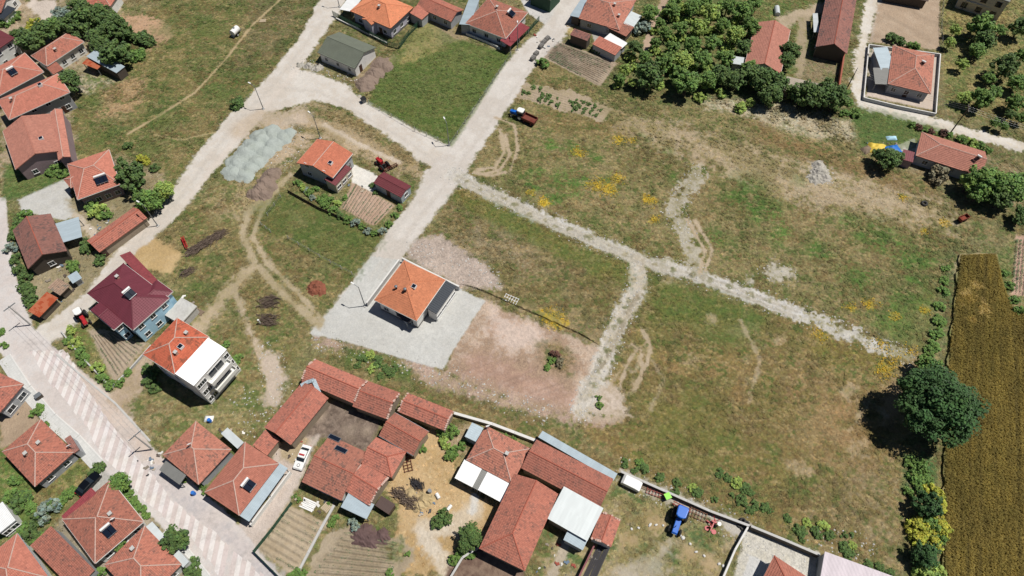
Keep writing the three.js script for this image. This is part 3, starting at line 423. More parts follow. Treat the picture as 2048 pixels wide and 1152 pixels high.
function hipRoof(a, b, h, rise, hip, thick, courses) { // ridge along x; hip = inset of the ridge at each end (0 = gable)
  const ks = Math.min(1, (2 * a - 0.3) / Math.max(hip[0] + hip[1], 1e-6)), h0 = hip[0] * ks, h1 = hip[1] * ks, R0 = V3(-a + h0, h + rise, 0), R1 = V3(a - h1, h + rise, 0), A = V3(-a, h, -b), B = V3(a, h, -b), C = V3(a, h, b), D = V3(-a, h, b), X = V3(1, 0, 0), list = [], ridges = [[R0, R1]];
  const up = (z) => V3(0, rise, z).normalize();
  list.push([[D, C, R1, R0], X, up(-b)], [[B, A, R0, R1], V3(-1, 0, 0), up(b)]);
  if (h0 > 0) { list.push([[A, D, R0], V3(0, 0, 1), V3(h0, rise, 0).normalize()]); ridges.push([A, R0], [D, R0]); }
  if (h1 > 0) { list.push([[C, B, R1], V3(0, 0, -1), V3(-h1, rise, 0).normalize()]); ridges.push([B, R1], [C, R1]); }
  const yAt = (x, z) => h + Math.min(rise * (b - Math.abs(z)) / b, h0 > 0 ? rise * (a + x) / h0 : 1e9, h1 > 0 ? rise * (a - x) / h1 : 1e9);
  return { geo: slabGeo(list, thick, courses), ridges, yAt };
}
const winGeo = {};
function windowParts(root, mtx, w, hh, storeyY, face, off, a, b, m = M.frame) {
  const key = w + 'x' + hh; winGeo[key] ??= [merge([box(w + 0.1, 0.08, 0.12, 0, hh / 2, 0), box(w + 0.25, 0.08, 0.2, 0, -hh / 2 - 0.04, 0.04), box(0.08, hh, 0.12, -w / 2, 0, 0), box(0.08, hh, 0.12, w / 2, 0, 0), box(0.06, hh, 0.1, 0, 0, 0)]), box(w, hh, 0.04, 0, 0, 0.012)];
  const win = shadow(new THREE.Mesh(winGeo[key][0], m)); win.name = 'window'; root.add(win);
  placeFace(win, mtx, face, off, storeyY, a, b, 0.02);
  const p = shadow(new THREE.Mesh(winGeo[key][1], M.glass)); p.name = 'pane'; win.add(p); return win;
}
function placeFace(o, mtx, face, off, y, a, b, out) {
  const L = new THREE.Matrix4(), r = { R: 0, T: Math.PI / 2, L: Math.PI, B: -Math.PI / 2 }[face];
  const P = { R: V3(off, y, b + out), L: V3(-off, y, -b - out), T: V3(a + out, y, -off), B: V3(-a - out, y, off) }[face];
  L.makeRotationY(r).setPosition(P); o.applyMatrix4(L.premultiply(mtx));
}
// blocks: {q, h, roof: hip | gable | shed | flat, dir: u | v (ridge), rise, hip, over, wall, m, cap, lo, open, win: {R: [n, storeys]}, door, chim: [[x, z]], gut}
const I4 = new THREE.Matrix4(); let tint = 0;
function building(name, label, category, blocks, group) {
  const R0 = rectOf(blocks[0].q, blocks[0].h), root = thing(name, label, category, R0.c, R0.th, group);
  root.updateMatrix(); const inv = root.matrix.clone().invert(); root.blocks = [];
  for (const B of blocks) {
    const r = B === blocks[0] ? R0 : rectOf(B.q, B.h), { a, b } = r, h = B.h, o = B.over ?? 0.4, th = B.thick ?? 0.14, rise = B.rise ?? 1.4, y0 = B.y0 ?? 0;
    const mtx = B === blocks[0] ? I4 : inv.clone().multiply(new THREE.Matrix4().makeRotationY(r.th).setPosition(r.c));
    const add = (n, geo, m, par = root) => { const k = mesh(n, par === root ? geo.applyMatrix4(mtx) : geo, m, par); return k; };
    const wa = a - o, wb = b - o, wall = B.wall ?? M.white; let geo, ridges = [], yAt;
    if (B.roof === 'shed' || B.roof === 'flat') {
      const s = B.roof === 'flat' ? 0 : rise, lo = B.lo ?? 'R', t = (x, z) => ({ R: (b - z) / (2 * b), L: (b + z) / (2 * b), T: (a - x) / (2 * a), B: (a + x) / (2 * a) })[lo];
      yAt = (x, z) => h + s * t(x, z);
      const P = [[-a, b], [a, b], [a, -b], [-a, -b]].map(([x, z]) => V3(x, yAt(x, z), z)), alongX = lo === 'R' || lo === 'L';
      geo = slabGeo([[P, ...({ R: [V3(1, 0, 0), V3(0, s, -2 * b).normalize()], L: [V3(-1, 0, 0), V3(0, s, 2 * b).normalize()], T: [V3(0, 0, -1), V3(-2 * a, s, 0).normalize()], B: [V3(0, 0, 1), V3(2 * a, s, 0).normalize()] })[lo]]], B.roof === 'flat' ? 0.25 : th * 0.6, B.roof === 'shed' && B.m?.userData.courses);
      if (!B.open) { const pr = [[-wa, wb], [wa, wb], [wa, -wb], [-wa, -wb]], W = [], U = []; for (let i = 0; i < 4; i++) { const [x0, z0] = pr[i], [x1, z1] = pr[(i + 1) % 4], L = Math.hypot(x1 - x0, z1 - z0), ya = yAt(x0, z0) - th * 0.5, yb = yAt(x1, z1) - th * 0.5; for (const [x, y, z, u] of [[x0, y0, z0, 0], [x1, y0, z1, L], [x1, yb, z1, L], [x0, y0, z0, 0], [x1, yb, z1, L], [x0, ya, z0, 0]]) { W.push(x, y, z); U.push(u, y); } } const w = new THREE.BufferGeometry(); w.setAttribute('position', new THREE.Float32BufferAttribute(W, 3)); w.setAttribute('uv', new THREE.Float32BufferAttribute(U, 2)); w.computeVertexNormals(); add('wall', w, wall); }
      else for (const [sx, sz] of [[-1, -1], [1, -1], [1, 1], [-1, 1], ...(a > 3.5 ? [[0, 1], [0, -1]] : []), ...(b > 3.5 ? [[1, 0], [-1, 0]] : [])]) { const x = sx * (a - 0.25), z = sz * (b - 0.25), y = yAt(x, z) - th * 0.5; add('post', box(0.14, y, 0.14, x, y / 2, z), B.postM ?? M.greySteel); }
    } else {
      const alongV = B.dir === 'v', ra = alongV ? b : a, rb = alongV ? a : b, full = Math.min(rb, ra - 0.15), hip = (B.hip ?? (B.roof === 'gable' ? [0, 0] : [full, full])).map((x) => x === true ? full : x);
      const R = hipRoof(ra, rb, h, rise, hip, th, B.m?.userData.courses ?? true); geo = R.geo; ridges = R.ridges; yAt = alongV ? (x, z) => R.yAt(z, -x) : R.yAt;
      if (alongV) { geo.rotateY(-Math.PI / 2); ridges = ridges.map((e) => e.map((p) => V3(-p.z, p.y, p.x))); }
      if (!B.open) {
        const gables = hip[0] === 0 || hip[1] === 0, wra = alongV ? wb : wa, wrb = alongV ? wa : wb, pk = rise * wrb / rb;
        const s = new THREE.Shape(gables ? [[-wrb, y0], [wrb, y0], [wrb, h + (rise - pk) - th - 0.02], [0, h + rise - th - 0.02], [-wrb, h + (rise - pk) - th - 0.02]].map((p) => new THREE.Vector2(...p)) : [[-wrb, y0], [wrb, y0], [wrb, h + (rise - pk) - th - 0.02], [-wrb, h + (rise - pk) - th - 0.02]].map((p) => new THREE.Vector2(...p)));
        const x0 = -wra + (hip[0] > 0 && gables ? Math.min(hip[0], 1.2) * 0 : 0);
        let w;
        if (gables && (hip[0] > 0 || hip[1] > 0)) { // one gable end: box plus a gable wall at that end
          const bx = box(2 * wra, h - th + (rise - pk) - y0, 2 * wrb, 0, (h - th + (rise - pk) + y0) / 2 - 0.01, 0), e = new THREE.ExtrudeGeometry(s, { depth: 0.3, bevelEnabled: false }).rotateY(Math.PI / 2).translate(hip[0] === 0 ? -wra - 0.003 : wra - 0.297, 0, 0); w = merge([bx, e]);
        } else w = new THREE.ExtrudeGeometry(s, { depth: 2 * wra, bevelEnabled: false }).rotateY(Math.PI / 2).translate(-wra, 0, 0);
        if (alongV) w.rotateY(-Math.PI / 2); add('wall', w, wall);
      } else for (const [sx, sz] of [[-1, -1], [1, -1], [1, 1], [-1, 1], [0, 1], [0, -1]]) { const x = sx * (a - 0.4), z = sz * (b - 0.4); add('post', box(0.16, h, 0.16, x, h / 2, z), B.postM ?? M.wood); }
    }
    let rm = B.m ?? M.red; if (rm.userData.courses) { rm.userData.tints ??= [0.88, 1, 1.1].map((k, i) => { const q = rm.clone(); q.color.multiplyScalar(k); q.color.r *= [0.97, 1, 0.98][i]; return q; }); rm = rm.userData.tints[tint++ % 3]; }
    const roof = add('roof', geo, rm);
    const capGeo = []; const cap = B.cap === 'white' ? M.mortar : B.cap === 'same' ? (B.m ?? M.red) : B.cap === false ? null : M.ridgeRed;
    if (cap) for (const [p, q] of ridges) { const L = p.distanceTo(q); if (L < 0.4) continue; const n = Math.max(2, Math.round(L / 0.4)), list = []; for (let i = 0; i < n; i++) { const A = p.clone().lerp(q, i / n), C = p.clone().lerp(q, (i + 1.08) / n); list.push(bar(A.setY(A.y + 0.03), C.setY(C.y + 0.03), (B.cap === 'white' ? rr(0.07, 0.13) : 0.1) + 0.02, 6, 0.09)); } const k = mesh('ridge_cap', merge(list).applyMatrix4(mtx), cap, roof); }
    if (B.gut) for (const [x, z, w, d] of [[0, b + 0.05, 2 * a, 0.1], [0, -b - 0.05, 2 * a, 0.1], [a + 0.05, 0, 0.1, 2 * b], [-a - 0.05, 0, 0.1, 2 * b]]) { if ((B.roof === 'gable') && ((B.dir === 'v') === (d === 0.1))) continue; mesh('gutter', box(w, 0.12, d, x, h - 0.07, z).applyMatrix4(mtx), typeof B.gut === 'object' ? B.gut : M.gutter, roof); }
    if (B.verge) { const list = [], along = B.dir === 'v'; for (const e of [-1, 1]) for (const s of [-1, 1]) { const A = along ? V3(s * a, h, e * b) : V3(e * a, h, s * b), C = along ? V3(0, h + rise, e * b) : V3(e * a, h + rise, 0), n = Math.round(A.distanceTo(C) / 0.35); for (let i = 0; i < n; i++) { if (rnd() < 0.3) continue; const p = A.clone().lerp(C, (i + 0.5) / n); list.push(box(rr(0.2, 0.42), rr(0.12, 0.22), rr(0.2, 0.42), p.x, p.y + 0.08, p.z, rr(0, 3))); } } mesh('verge_stones', merge(list).applyMatrix4(mtx), M.mortar, roof); }
    if (B.plinth) add('plinth', box(2 * wa + 0.1, 0.5, 2 * wb + 0.1, 0, 0.25, 0), M.base);
    for (const f in B.win ?? {}) { const [n, st = 1, w = 1.1, hh = 1.1] = B.win[f], len = f === 'R' || f === 'L' ? wa : wb; for (let s = 0; s < st; s++) for (let i = 0; i < n; i++) windowParts(root, mtx, w, hh, 1.5 + s * 2.9 + y0, f, len * (2 * (i + 0.5) / n - 1) + (B.doff ?? 0), wa, wb, B.fm); }
    for (const f in B.door ?? {}) { const d = shadow(new THREE.Mesh(box(1, 2.1, 0.08), M.door)); d.name = 'door'; root.add(d); placeFace(d, mtx, f, B.door[f], 1.05, wa, wb, 0.03); const k = shadow(new THREE.Mesh(box(0.05, 0.18, 0.06), M.steel)); k.name = 'handle'; k.position.set(0.38, 0, 0.06); d.add(k); }
    for (const [x, z, w = 0.45, hh = 0.8] of B.chim ?? []) { const y = yAt(x * a, z * b), c = mesh('chimney', box(w, hh + 0.6, w, x * a, y + hh / 2 - 0.3, z * b).applyMatrix4(mtx), M.chimney, roof); mesh('chimney_cap', box(w + 0.2, 0.1, w + 0.2, x * a, y + hh + 0.05, z * b).applyMatrix4(mtx), M.concrete, root); }
    root.blocks.push({ r, yAt });
  }
  return root;
}
// a point on a building's roof under a pixel
function onRoof(bld, px, py, k = 0) { const { r, yAt } = bld.blocks[k]; let y = 4, p; for (let i = 0; i < 8; i++) { p = g(px, py, y); const dx = p.x - r.c.x, dz = p.z - r.c.z, x = dx * Math.cos(r.th) - dz * Math.sin(r.th), z = dx * Math.sin(r.th) + dz * Math.cos(r.th); y = yAt(clamp(x, -r.a, r.a), clamp(z, -r.b, r.b)); } p.y = y; return p; }

const H = {};
// around the middle
H.central = building('house', 'new house with clean orange hip roof on the pale concrete yard', 'house', [{ q: '747,600 810,521 889,560 835,642', h: 4.2, roof: 'hip', dir: 'u', rise: 2.2, hip: [4.4, 4.6], over: 0.55, m: M.orange, cap: 'same', gut: M.white, wall: M.white, plinth: 1, win: { B: [3], R: [1] }, door: { B: 0.2 } },
  { q: '855,619 889,560 910,573 874,629', h: 3.5, roof: 'shed', lo: 'R', rise: 0.5, over: 0.25, m: M.navy, wall: M.white, win: { R: [4, 1, 1.6, 0.9] }, cap: false },
  { q: '768,612 788,607 828,636 820,642', h: 2.6, roof: 'shed', lo: 'B', rise: 0.3, m: M.navy, open: 1, cap: false }]);
H.small = building('house', 'small two storey house with orange gable roof beside the maroon shed', 'house', [{ q: '592,325 638,277 700,307 669,358', h: 4.1, roof: 'gable', dir: 'u', rise: 1.5, over: 0.35, m: M.orange2, cap: 'white', gut: 1, wall: M.wgrey, win: { B: [2, 2], R: [2] }, door: { R: 2.2 } }, { q: '655,360 680,325 700,335 672,375', h: 2.8, roof: 'shed', lo: 'R', rise: 0.4, over: 0.1, m: M.maroon, wall: M.wcream, win: { R: [3, 1, 1.2, 0.9] }, cap: false }]);
H.mshed = building('shed', 'long shed with ribbed maroon metal roof behind the vegetable rows', 'shed', [{ q: '747,365 768,344 822,372 802,396', h: 2.5, roof: 'gable', dir: 'v', rise: 0.5, over: 0.2, m: M.maroon, cap: 'same', wall: M.blueSheet, win: { R: [1] }, door: { B: 0 } }]);
H.cabin = building('cabin', 'prefabricated white cabin with plain grey gable roof beside soil heaps', 'cabin', [{ q: '637,105 677,64 753,95 708,138', h: 2.9, roof: 'gable', dir: 'v', rise: 1.7, over: 0.35, m: M.shingle, cap: 'same', wall: M.white, win: { B: [3, 1, 0.8, 0.9], T: [1] }, door: { R: -2 } }]);
H.lilac = building('house', 'lilac house with orange hip roof inside the dark green fence', 'house', [{ q: '702,23 748,-22 823,17 782,57', h: 3.8, roof: 'hip', dir: 'v', rise: 2.2, over: 0.5, m: M.orange, cap: 'same', gut: M.frameBrown, wall: M.wlilac, plinth: 1, win: { B: [3], R: [3] }, door: { B: 2.6 }, chim: [[-0.3, 0.1]] }, { q: '722,39 742,26 751,42 746,50', h: 3.5, roof: 'hip', dir: 'u', hip: [0, 0], rise: 0.7, over: 0.2, m: M.orange, wall: M.wlilac, cap: 'same' }, { q: '678,19 700,-8 728,-2 702,24', h: 3, roof: 'shed', lo: 'L', rise: 0.3, m: M.whiteSheet, open: 1, cap: false }]);
H.top1 = building('house', 'low long red tiled house behind the green fenced grass lot', 'house', [{ q: '834,14 862,-16 920,24 904,44', h: 2.8, roof: 'gable', dir: 'v', rise: 1.2, m: M.red, wall: M.wgrey, win: { B: [3] } }]);
H.top2 = building('shed', 'little orange tiled shed against the green mesh fence', 'shed', [{ q: '821,27 836,12 858,23 844,42', h: 2.6, roof: 'shed', lo: 'R', rise: 0.5, over: 0.2, m: M.redClean, wall: M.wgrey }]);
H.top3 = building('house', 'white house with pink red hip roof and dark red porch roof', 'house', [{ q: '935,47 975,-6 1055,26 1010,78', h: 3.2, roof: 'hip', dir: 'u', rise: 2.1, over: 0.45, m: M.red, cap: 'white', gut: 1, wall: M.white, win: { B: [3], R: [2] }, chim: [[0.2, -0.1]] }, { q: '1003,83 1037,45 1057,54 1022,95', h: 2.6, roof: 'shed', lo: 'R', rise: 0.4, m: M.darkRed, open: 1, cap: false }, { q: '907,50 950,-6 965,-2 936,47', h: 3, roof: 'shed', lo: 'L', rise: 0.3, m: M.blueSheet, wall: M.wgrey, cap: false }]);
building('building', 'green walled building beside the concrete square at the road', 'building', [{ q: '1060,-16 1085,-40 1118,-22 1104,0', h: 4, roof: 'flat', over: 0.05, m: M.greySheet, wall: M.green, cap: false }]);
H.top4 = building('house', 'old house with patchy red roof and blue metal side roof', 'house', [{ q: '1160,38 1190,-22 1280,0 1232,58', h: 3, roof: 'hip', dir: 'v', rise: 1.9, over: 0.35, hip: [0, true], m: M.old, cap: 'white', wall: M.wgrey, win: { B: [2] }, chim: [[0, 0.3], [-0.4, 0.7]] }, { q: '1141,31 1166,-10 1186,-4 1160,38', h: 2.8, roof: 'shed', lo: 'L', rise: 0.3, m: M.blueSheet, wall: M.wdark, cap: false }, { q: '1216,56 1232,38 1264,54 1254,76', h: 2.5, roof: 'shed', lo: 'R', rise: 0.4, m: M.old, wall: M.wdark, cap: false }, { q: '1245,48 1262,24 1284,32 1266,55', h: 2.5, roof: 'shed', lo: 'R', rise: 0.3, m: M.paleSheet, wall: M.wgrey, cap: false }]);
building('shed', 'small tiled hut with dark walls at the edge of the ploughed garden', 'shed', [{ q: '1139,70 1148,60 1184,70 1174,81', h: 2.8, roof: 'shed', lo: 'B', rise: 0.3, over: 0.15, m: M.older, wall: M.wdark, cap: false }]);
building('shed', 'low orange tiled shed with a white sheet roof beside the ploughed garden', 'shed', [{ q: '1182,89 1198,78 1246,96 1231,109', h: 2.3, roof: 'shed', lo: 'B', rise: 0.5, over: 0.15, m: M.redClean, wall: M.wgrey, cap: false }, { q: '1202,78 1222,71 1256,84 1246,96', h: 2.5, roof: 'shed', lo: 'R', rise: 0.2, m: M.whiteSheet, wall: M.wgrey, cap: false }]);
// upper right
H.longRed = building('house', 'long house with plain pinkish red gable roof among the trees', 'house', [{ q: '1485,129 1515,47 1578,58 1564,149', h: 3, roof: 'gable', dir: 'u', rise: 1.8, over: 0.4, m: M.pink, gut: 1, wall: M.white, win: { R: [3], B: [2] } }, { q: '1461,127 1467,112 1488,116 1486,131', h: 2.3, roof: 'shed', lo: 'L', rise: 0.2, m: M.paleSheet, wall: M.wgrey, cap: false }]);
building('barn', 'very long red tiled barn with dark open gable beside the lane', 'barn', [{ q: '1631,95 1657,-28 1718,-14 1691,106', h: 3.4, roof: 'gable', dir: 'u', rise: 2, over: 0.4, m: M.older, wall: M.wdark, win: { L: [4] } }, { q: '1622,64 1631,28 1640,28 1632,64', h: 2.2, roof: 'shed', lo: 'L', rise: 0.2, m: M.paleSheet, open: 1, cap: false }]);
building('shed', 'low shed roofed with weathered grey planks behind dark bushes', 'shed', [{ q: '1570,184 1570,154 1678,178 1664,200', h: 2, roof: 'shed', lo: 'B', rise: 0.3, over: 0.1, m: sheet('#b9ac9c'), wall: M.wood, cap: false }]);
H.yard = building('house', 'red tiled hip roofed house inside the white walled yard', 'house', [{ q: '1778,169 1783,91 1874,110 1856,186', h: 3, roof: 'hip', dir: 'u', rise: 2.2, over: 0.45, m: M.old, cap: 'white', wall: M.wgrey, win: { B: [3], R: [2] }, door: { B: 0 } }, { q: '1753,139 1758,102 1782,92 1778,138', h: 2.7, roof: 'shed', lo: 'L', rise: 0.3, m: M.blueSheet, wall: M.wgrey, cap: false }, { q: '1746,168 1751,138 1778,137 1777,170', h: 2.5, roof: 'shed', lo: 'L', rise: 0.4, m: M.greySheet, open: 1, cap: false }]);
H.east = building('house', 'low salmon tiled house beside the blue tarp and dark trees', 'house', [{ q: '1831,313 1843,266 1974,303 1958,350', h: 2.9, roof: 'hip', dir: 'v', rise: 1.6, hip: [true, 0], over: 0.4, m: M.pink, cap: 'white', wall: M.wgrey, win: { B: [3] } }, { q: '1803,318 1806,299 1829,306 1826,325', h: 2.3, roof: 'shed', lo: 'B', rise: 0.2, over: 0.1, m: M.maroon, wall: M.wmauve, cap: false }]);
building('building', 'grey apartment building with dark balconies beside the dry orchard', 'building', [{ q: '1925,-22 1960,-75 2050,-52 2012,-4', h: 6, roof: 'flat', over: 0.1, m: M.greySheet, wall: M.wcream, win: { B: [3, 2, 1.3, 1.3], R: [2, 2] }, fm: M.frameBrown, cap: false }, { q: '1930,2 1940,-14 1990,-2 1984,14', h: 3, roof: 'flat', over: 0.05, m: M.concrete, open: 1, cap: false }]);
building('shed', 'dark roofed shed at the end of the tilled bare plot', 'shed', [{ q: '1768,-8 1776,-26 1860,-22 1852,-4', h: 2.6, roof: 'shed', lo: 'B', rise: 0.3, m: M.brownSheet, wall: M.wdark, cap: false }]);
// upper left
building('house', 'small red roofed house with glazed blue veranda beside the gardens', 'house', [{ q: '-60,22 -20,-25 30,-8 5,22', h: 3, roof: 'gable', dir: 'v', rise: 1.4, m: M.red, wall: M.white, win: { R: [2] } }, { q: '-10,34 14,10 30,18 8,38', h: 2.4, roof: 'shed', lo: 'R', rise: 0.3, m: M.navy, wall: M.white, cap: false }]);
H.nwWhite = building('house', 'tall white house with dark maroon roof between green trees', 'house', [{ q: '-50,90 -5,52 21,78 -18,112', h: 5.5, roof: 'hip', dir: 'u', rise: 1.5, m: M.maroon, cap: 'same', wall: M.white, win: { R: [2, 2], T: [1, 2] } }]);
H.nw1 = building('house', 'red hip roofed house with pale stone terrace above a small lawn', 'house', [{ q: '63,112 135,64 170,84 92,131', h: 3.4, roof: 'hip', dir: 'u', rise: 1.9, over: 0.45, m: M.red, cap: 'white', gut: 1, wall: M.white, win: { R: [4] }, chim: [[-0.2, 0.55]] }, { q: '94,133 112,121 124,138 105,151', h: 2.7, roof: 'shed', lo: 'R', rise: 0.4, over: 0.15, m: M.redClean, wall: M.white, cap: false }]);
H.nw2 = building('house', 'red hip roofed house with a rooftop solar heater and blue shaded wall', 'house', [{ q: '-38,150 48,108 88,141 -6,196', h: 4, roof: 'hip', dir: 'u', rise: 2, over: 0.5, m: M.redClean, cap: 'white', gut: 1, wall: M.wgrey, win: { R: [4] } }]);
H.nw3 = building('house', 'long clean red hip roofed house with grey walls facing the slope', 'house', [{ q: '-2,201 114,146 139,184 17,241', h: 5, roof: 'hip', dir: 'u', rise: 2, over: 0.5, m: M.redClean, cap: 'white', gut: 1, wall: M.wgrey, win: { R: [4, 2] }, door: { R: 4 }, chim: [[-0.6, 0.1]] }]);
H.nw4 = building('house', 'broad pinkish tiled house with a white gable and mauve wall', 'house', [{ q: '31,342 7,262 104,226 124,300', h: 4.2, roof: 'gable', dir: 'u', rise: 2, over: 0.4, m: M.pink, cap: 'same', gut: 1, wall: M.wmauve, win: { B: [2] } }, { q: '122,317 96,227 116,220 150,313', h: 4.3, roof: 'gable', dir: 'u', rise: 0.6, over: 0.3, m: M.pink, cap: 'white', wall: M.wmauve }]);
H.solar = building('house', 'mauve house with red hip roof and three roof collectors by the driveway', 'house', [{ q: '134,330 219,298 239,370 156,398', h: 3.8, roof: 'hip', dir: 'u', rise: 2.3, over: 0.5, hip: [3.6, 3.4], m: M.redClean, cap: 'white', gut: 1, wall: M.wmauve, win: { B: [3], R: [4] } }, { q: '132,358 152,343 162,362 140,380', h: 3.3, roof: 'hip', dir: 'u', rise: 0.8, hip: [1.2, 0], over: 0.2, m: M.redClean, cap: 'white', wall: M.wmauve }]);
building('shed', 'blue grey metal roofed shed with a rusty lean-to in the shade of trees', 'shed', [{ q: '178,116 193,98 247,137 230,146', h: 2.7, roof: 'shed', lo: 'R', rise: 0.4, over: 0.15, m: M.blueSheet, wall: M.wdark, cap: false }, { q: '169,126 177,117 201,130 193,142', h: 2.3, roof: 'shed', lo: 'R', rise: 0.3, m: M.rust, open: 1, cap: false }]);
building('house', 'red roofed house with a roof collector behind dense dark trees', 'house', [{ q: '150,4 170,-26 236,-14 222,14', h: 3.2, roof: 'hip', dir: 'v', rise: 1.6, m: M.redClean, cap: 'white', wall: M.white, win: { B: [2] } }, { q: '180,20 186,2 205,4 200,14', h: 3, roof: 'gable', dir: 'u', rise: 0.8, m: M.redClean, wall: M.white }]);
H.oldBarn = building('barn', 'old barn with mottled dark red roof beside the square blue metal roof', 'barn', [{ q: '54,539 29,462 103,424 131,503', h: 3.2, roof: 'gable', dir: 'u', rise: 1.9, over: 0.35, m: M.older, wall: M.wdark, win: { B: [1] } }]);
building('shed', 'open shelter with square pale blue metal roof next to the old barn', 'shelter', [{ q: '113,488 99,449 154,438 168,474', h: 2.8, roof: 'shed', lo: 'R', rise: 0.2, m: M.blueSheet, open: 1, cap: false }]);
building('barn', 'narrow red tiled barn along the dirt road beside the street lamp', 'barn', [{ q: '174,484 271,411 289,436 202,506', h: 2.5, roof: 'gable', dir: 'u', rise: 1, over: 0.3, m: M.crimson, wall: M.wstone, door: { R: -5 } }]);
building('shed', 'tiny hut with crumbling brown tiles near the paved street', 'shed', [{ q: '97,578 115,560 145,570 118,589', h: 2.2, roof: 'shed', lo: 'R', rise: 0.4, m: tile('#a18673', 2), wall: M.wdark, cap: false }]);
building('shed', 'tiny hut with pale blue sheet roof near the paved street', 'shed', [{ q: '133,554 154,544 165,556 147,565', h: 2, roof: 'shed', lo: 'R', rise: 0.2, m: M.blueSheet, wall: M.wgrey, cap: false }]);
building('shed', 'rusty sheet roofed shed at the street corner by a road junction', 'shed', [{ q: '61,621 94,585 113,594 79,639', h: 2.2, roof: 'shed', lo: 'R', rise: 0.3, m: M.rust, wall: M.wdark, cap: false }]);
// burgundy house and white block
H.burg = building('house', 'big light blue two storey house with burgundy hip roof', 'house', [{ q: '177,586 248,525 336,597 265,662', h: 5.4, roof: 'hip', dir: 'v', rise: 2.2, over: 0.18, m: M.burgundy, cap: 'same', gut: 1, wall: M.wblue, win: { R: [3, 2], B: [2, 2] }, chim: [[0.3, -0.5]] }, { q: '182,620 200,604 245,645 227,661', h: 5.35, roof: 'hip', dir: 'u', rise: 1.3, hip: [0, 0], over: 0.3, m: M.burgundy, cap: 'same', gut: 1, wall: M.wblue, win: { R: [1, 2] } }, { q: '279,592 314,559 344,583 308,618', h: 5.2, roof: 'hip', dir: 'u', rise: 1.2, hip: [0, 2], over: 0.4, m: M.burgundy, cap: 'same', gut: 1, wall: M.wblue, win: { R: [1, 2] } }, { q: '240,517 254,507 341,577 318,590', h: 3.4, roof: 'shed', lo: 'T', rise: 0.7, over: 0.15, m: M.darkRed, wall: M.wblue, cap: false }]);
building('terrace', 'pale concrete terrace on props beside the blue house', 'terrace', [{ q: '330,630 362,595 395,612 360,648', h: 2.4, roof: 'flat', over: 0.2, m: M.concrete, wall: M.concrete, cap: false }]);
H.apt = building('apartment_building', 'tall white building with orange roof and bright white slab over balconies', 'building', [{ q: '284,710 356,635 417,676 352,748', h: 8.6, roof: 'hip', dir: 'u', rise: 2, over: 0.35, hip: [3.6, 3.6], m: tile('#c0654a', 2), cap: 'white', gut: 1, wall: M.white, win: { B: [2, 3] }, chim: [[-0.3, 0.5], [0.6, 0.2]] }, { q: '352,748 417,676 452,698 388,773', h: 8.75, roof: 'shed', lo: 'R', rise: 0.25, over: 0.1, m: mat('#fafafa', { map: plaster }, 0.95), wall: M.white, cap: false }]);
{ // its storeys of windows and balconies on the bright face
  const B = H.apt.blocks[1].r, root = H.apt, R0 = H.apt.blocks[0].r, mtx = root.matrix.clone().invert().multiply(new THREE.Matrix4().makeRotationY(B.th).setPosition(B.c)), a = B.a - 0.1, b = B.b - 0.1;
  for (let s = 0; s < 3; s++) {
    for (const x of [-0.82, -0.58, 0.84]) windowParts(root, mtx, 1, 1.2, 1.6 + s * 2.8, 'R', x * a, a, b);
    if (s) { const k = mesh('balcony', merge([box(5.2, 0.16, 1.3, 0, 0, 0.65), box(5.2, 0.9, 0.1, 0, 0.53, 1.25), box(0.1, 0.9, 1.2, -2.55, 0.53, 0.65), box(0.1, 0.9, 1.2, 2.55, 0.53, 0.65)]), M.white, root); placeFace(k, mtx, 'R', 0.15 * a, 2.75 * s + 0.2, a, b, 0); windowParts(root, mtx, 3.4, 1.9, 1.35 + s * 2.8, 'R', 0.15 * a, a, b); }
  }
}
// courtyard farm
H.k1 = building('barn', 'red tiled barn with torn silver flashing closing the dark courtyard', 'barn', [{ q: '606,757 630,721 734,760 707,813', h: 3.3, roof: 'gable', dir: 'v', rise: 1.5, over: 0.3, verge: 1, m: M.crimson, wall: M.wstone }]);
building('barn', 'red tiled barn section with crumbling white gable edges by the courtyard', 'barn', [{ q: '704,812 733,762 800,785 775,839', h: 3, roof: 'gable', dir: 'v', rise: 1.4, over: 0.3, verge: 1, m: M.crimson, wall: M.wstone }]);
building('barn', 'long red tiled barn wing beside the driveway with the white car', 'barn', [{ q: '530,857 606,760 653,798 584,890', h: 3.2, roof: 'gable', dir: 'u', rise: 1.5, over: 0.3, hip: [0, 0], m: M.crimson, wall: M.wstone }]);
building('shed', 'low red tiled annex at the open end of the barn wing', 'shed', [{ q: '505,893 533,862 560,879 535,910', h: 2.4, roof: 'shed', lo: 'R', rise: 0.5, over: 0.2, m: M.crimson, wall: M.wstone, cap: false }]);
H.farm = building('house', 'red tiled farmhouse with dark streaked roof and two glass roof panels', 'house', [{ q: '601,964 661,872 736,906 684,1000', h: 3.1, roof: 'gable', dir: 'v', rise: 1.5, over: 0.35, m: M.old, wall: M.white, win: { B: [3] } }]);
building('shed', 'red tiled annex with white stepped edge between farmhouse and yard', 'shed', [{ q: '687,982 726,925 780,956 737,1008', h: 2.9, roof: 'gable', dir: 'v', rise: 1.1, over: 0.25, verge: 1, m: M.crimson, wall: M.wstone }]);
building('barn', 'half hipped red tiled barn in the middle of the farm row', 'barn', [{ q: '725,924 750,874 814,904 781,956', h: 3, roof: 'hip', dir: 'v', rise: 1.3, hip: [0, 2.2], over: 0.25, m: M.crimson, wall: M.wstone }]);
building('barn', 'red tiled barn with a silver gutter strip along its eave', 'barn', [{ q: '755,873 791,826 858,864 828,908', h: 2.9, roof: 'gable', dir: 'v', rise: 1.2, over: 0.25, m: M.red, wall: M.wstone, gut: M.blueSheet }]);
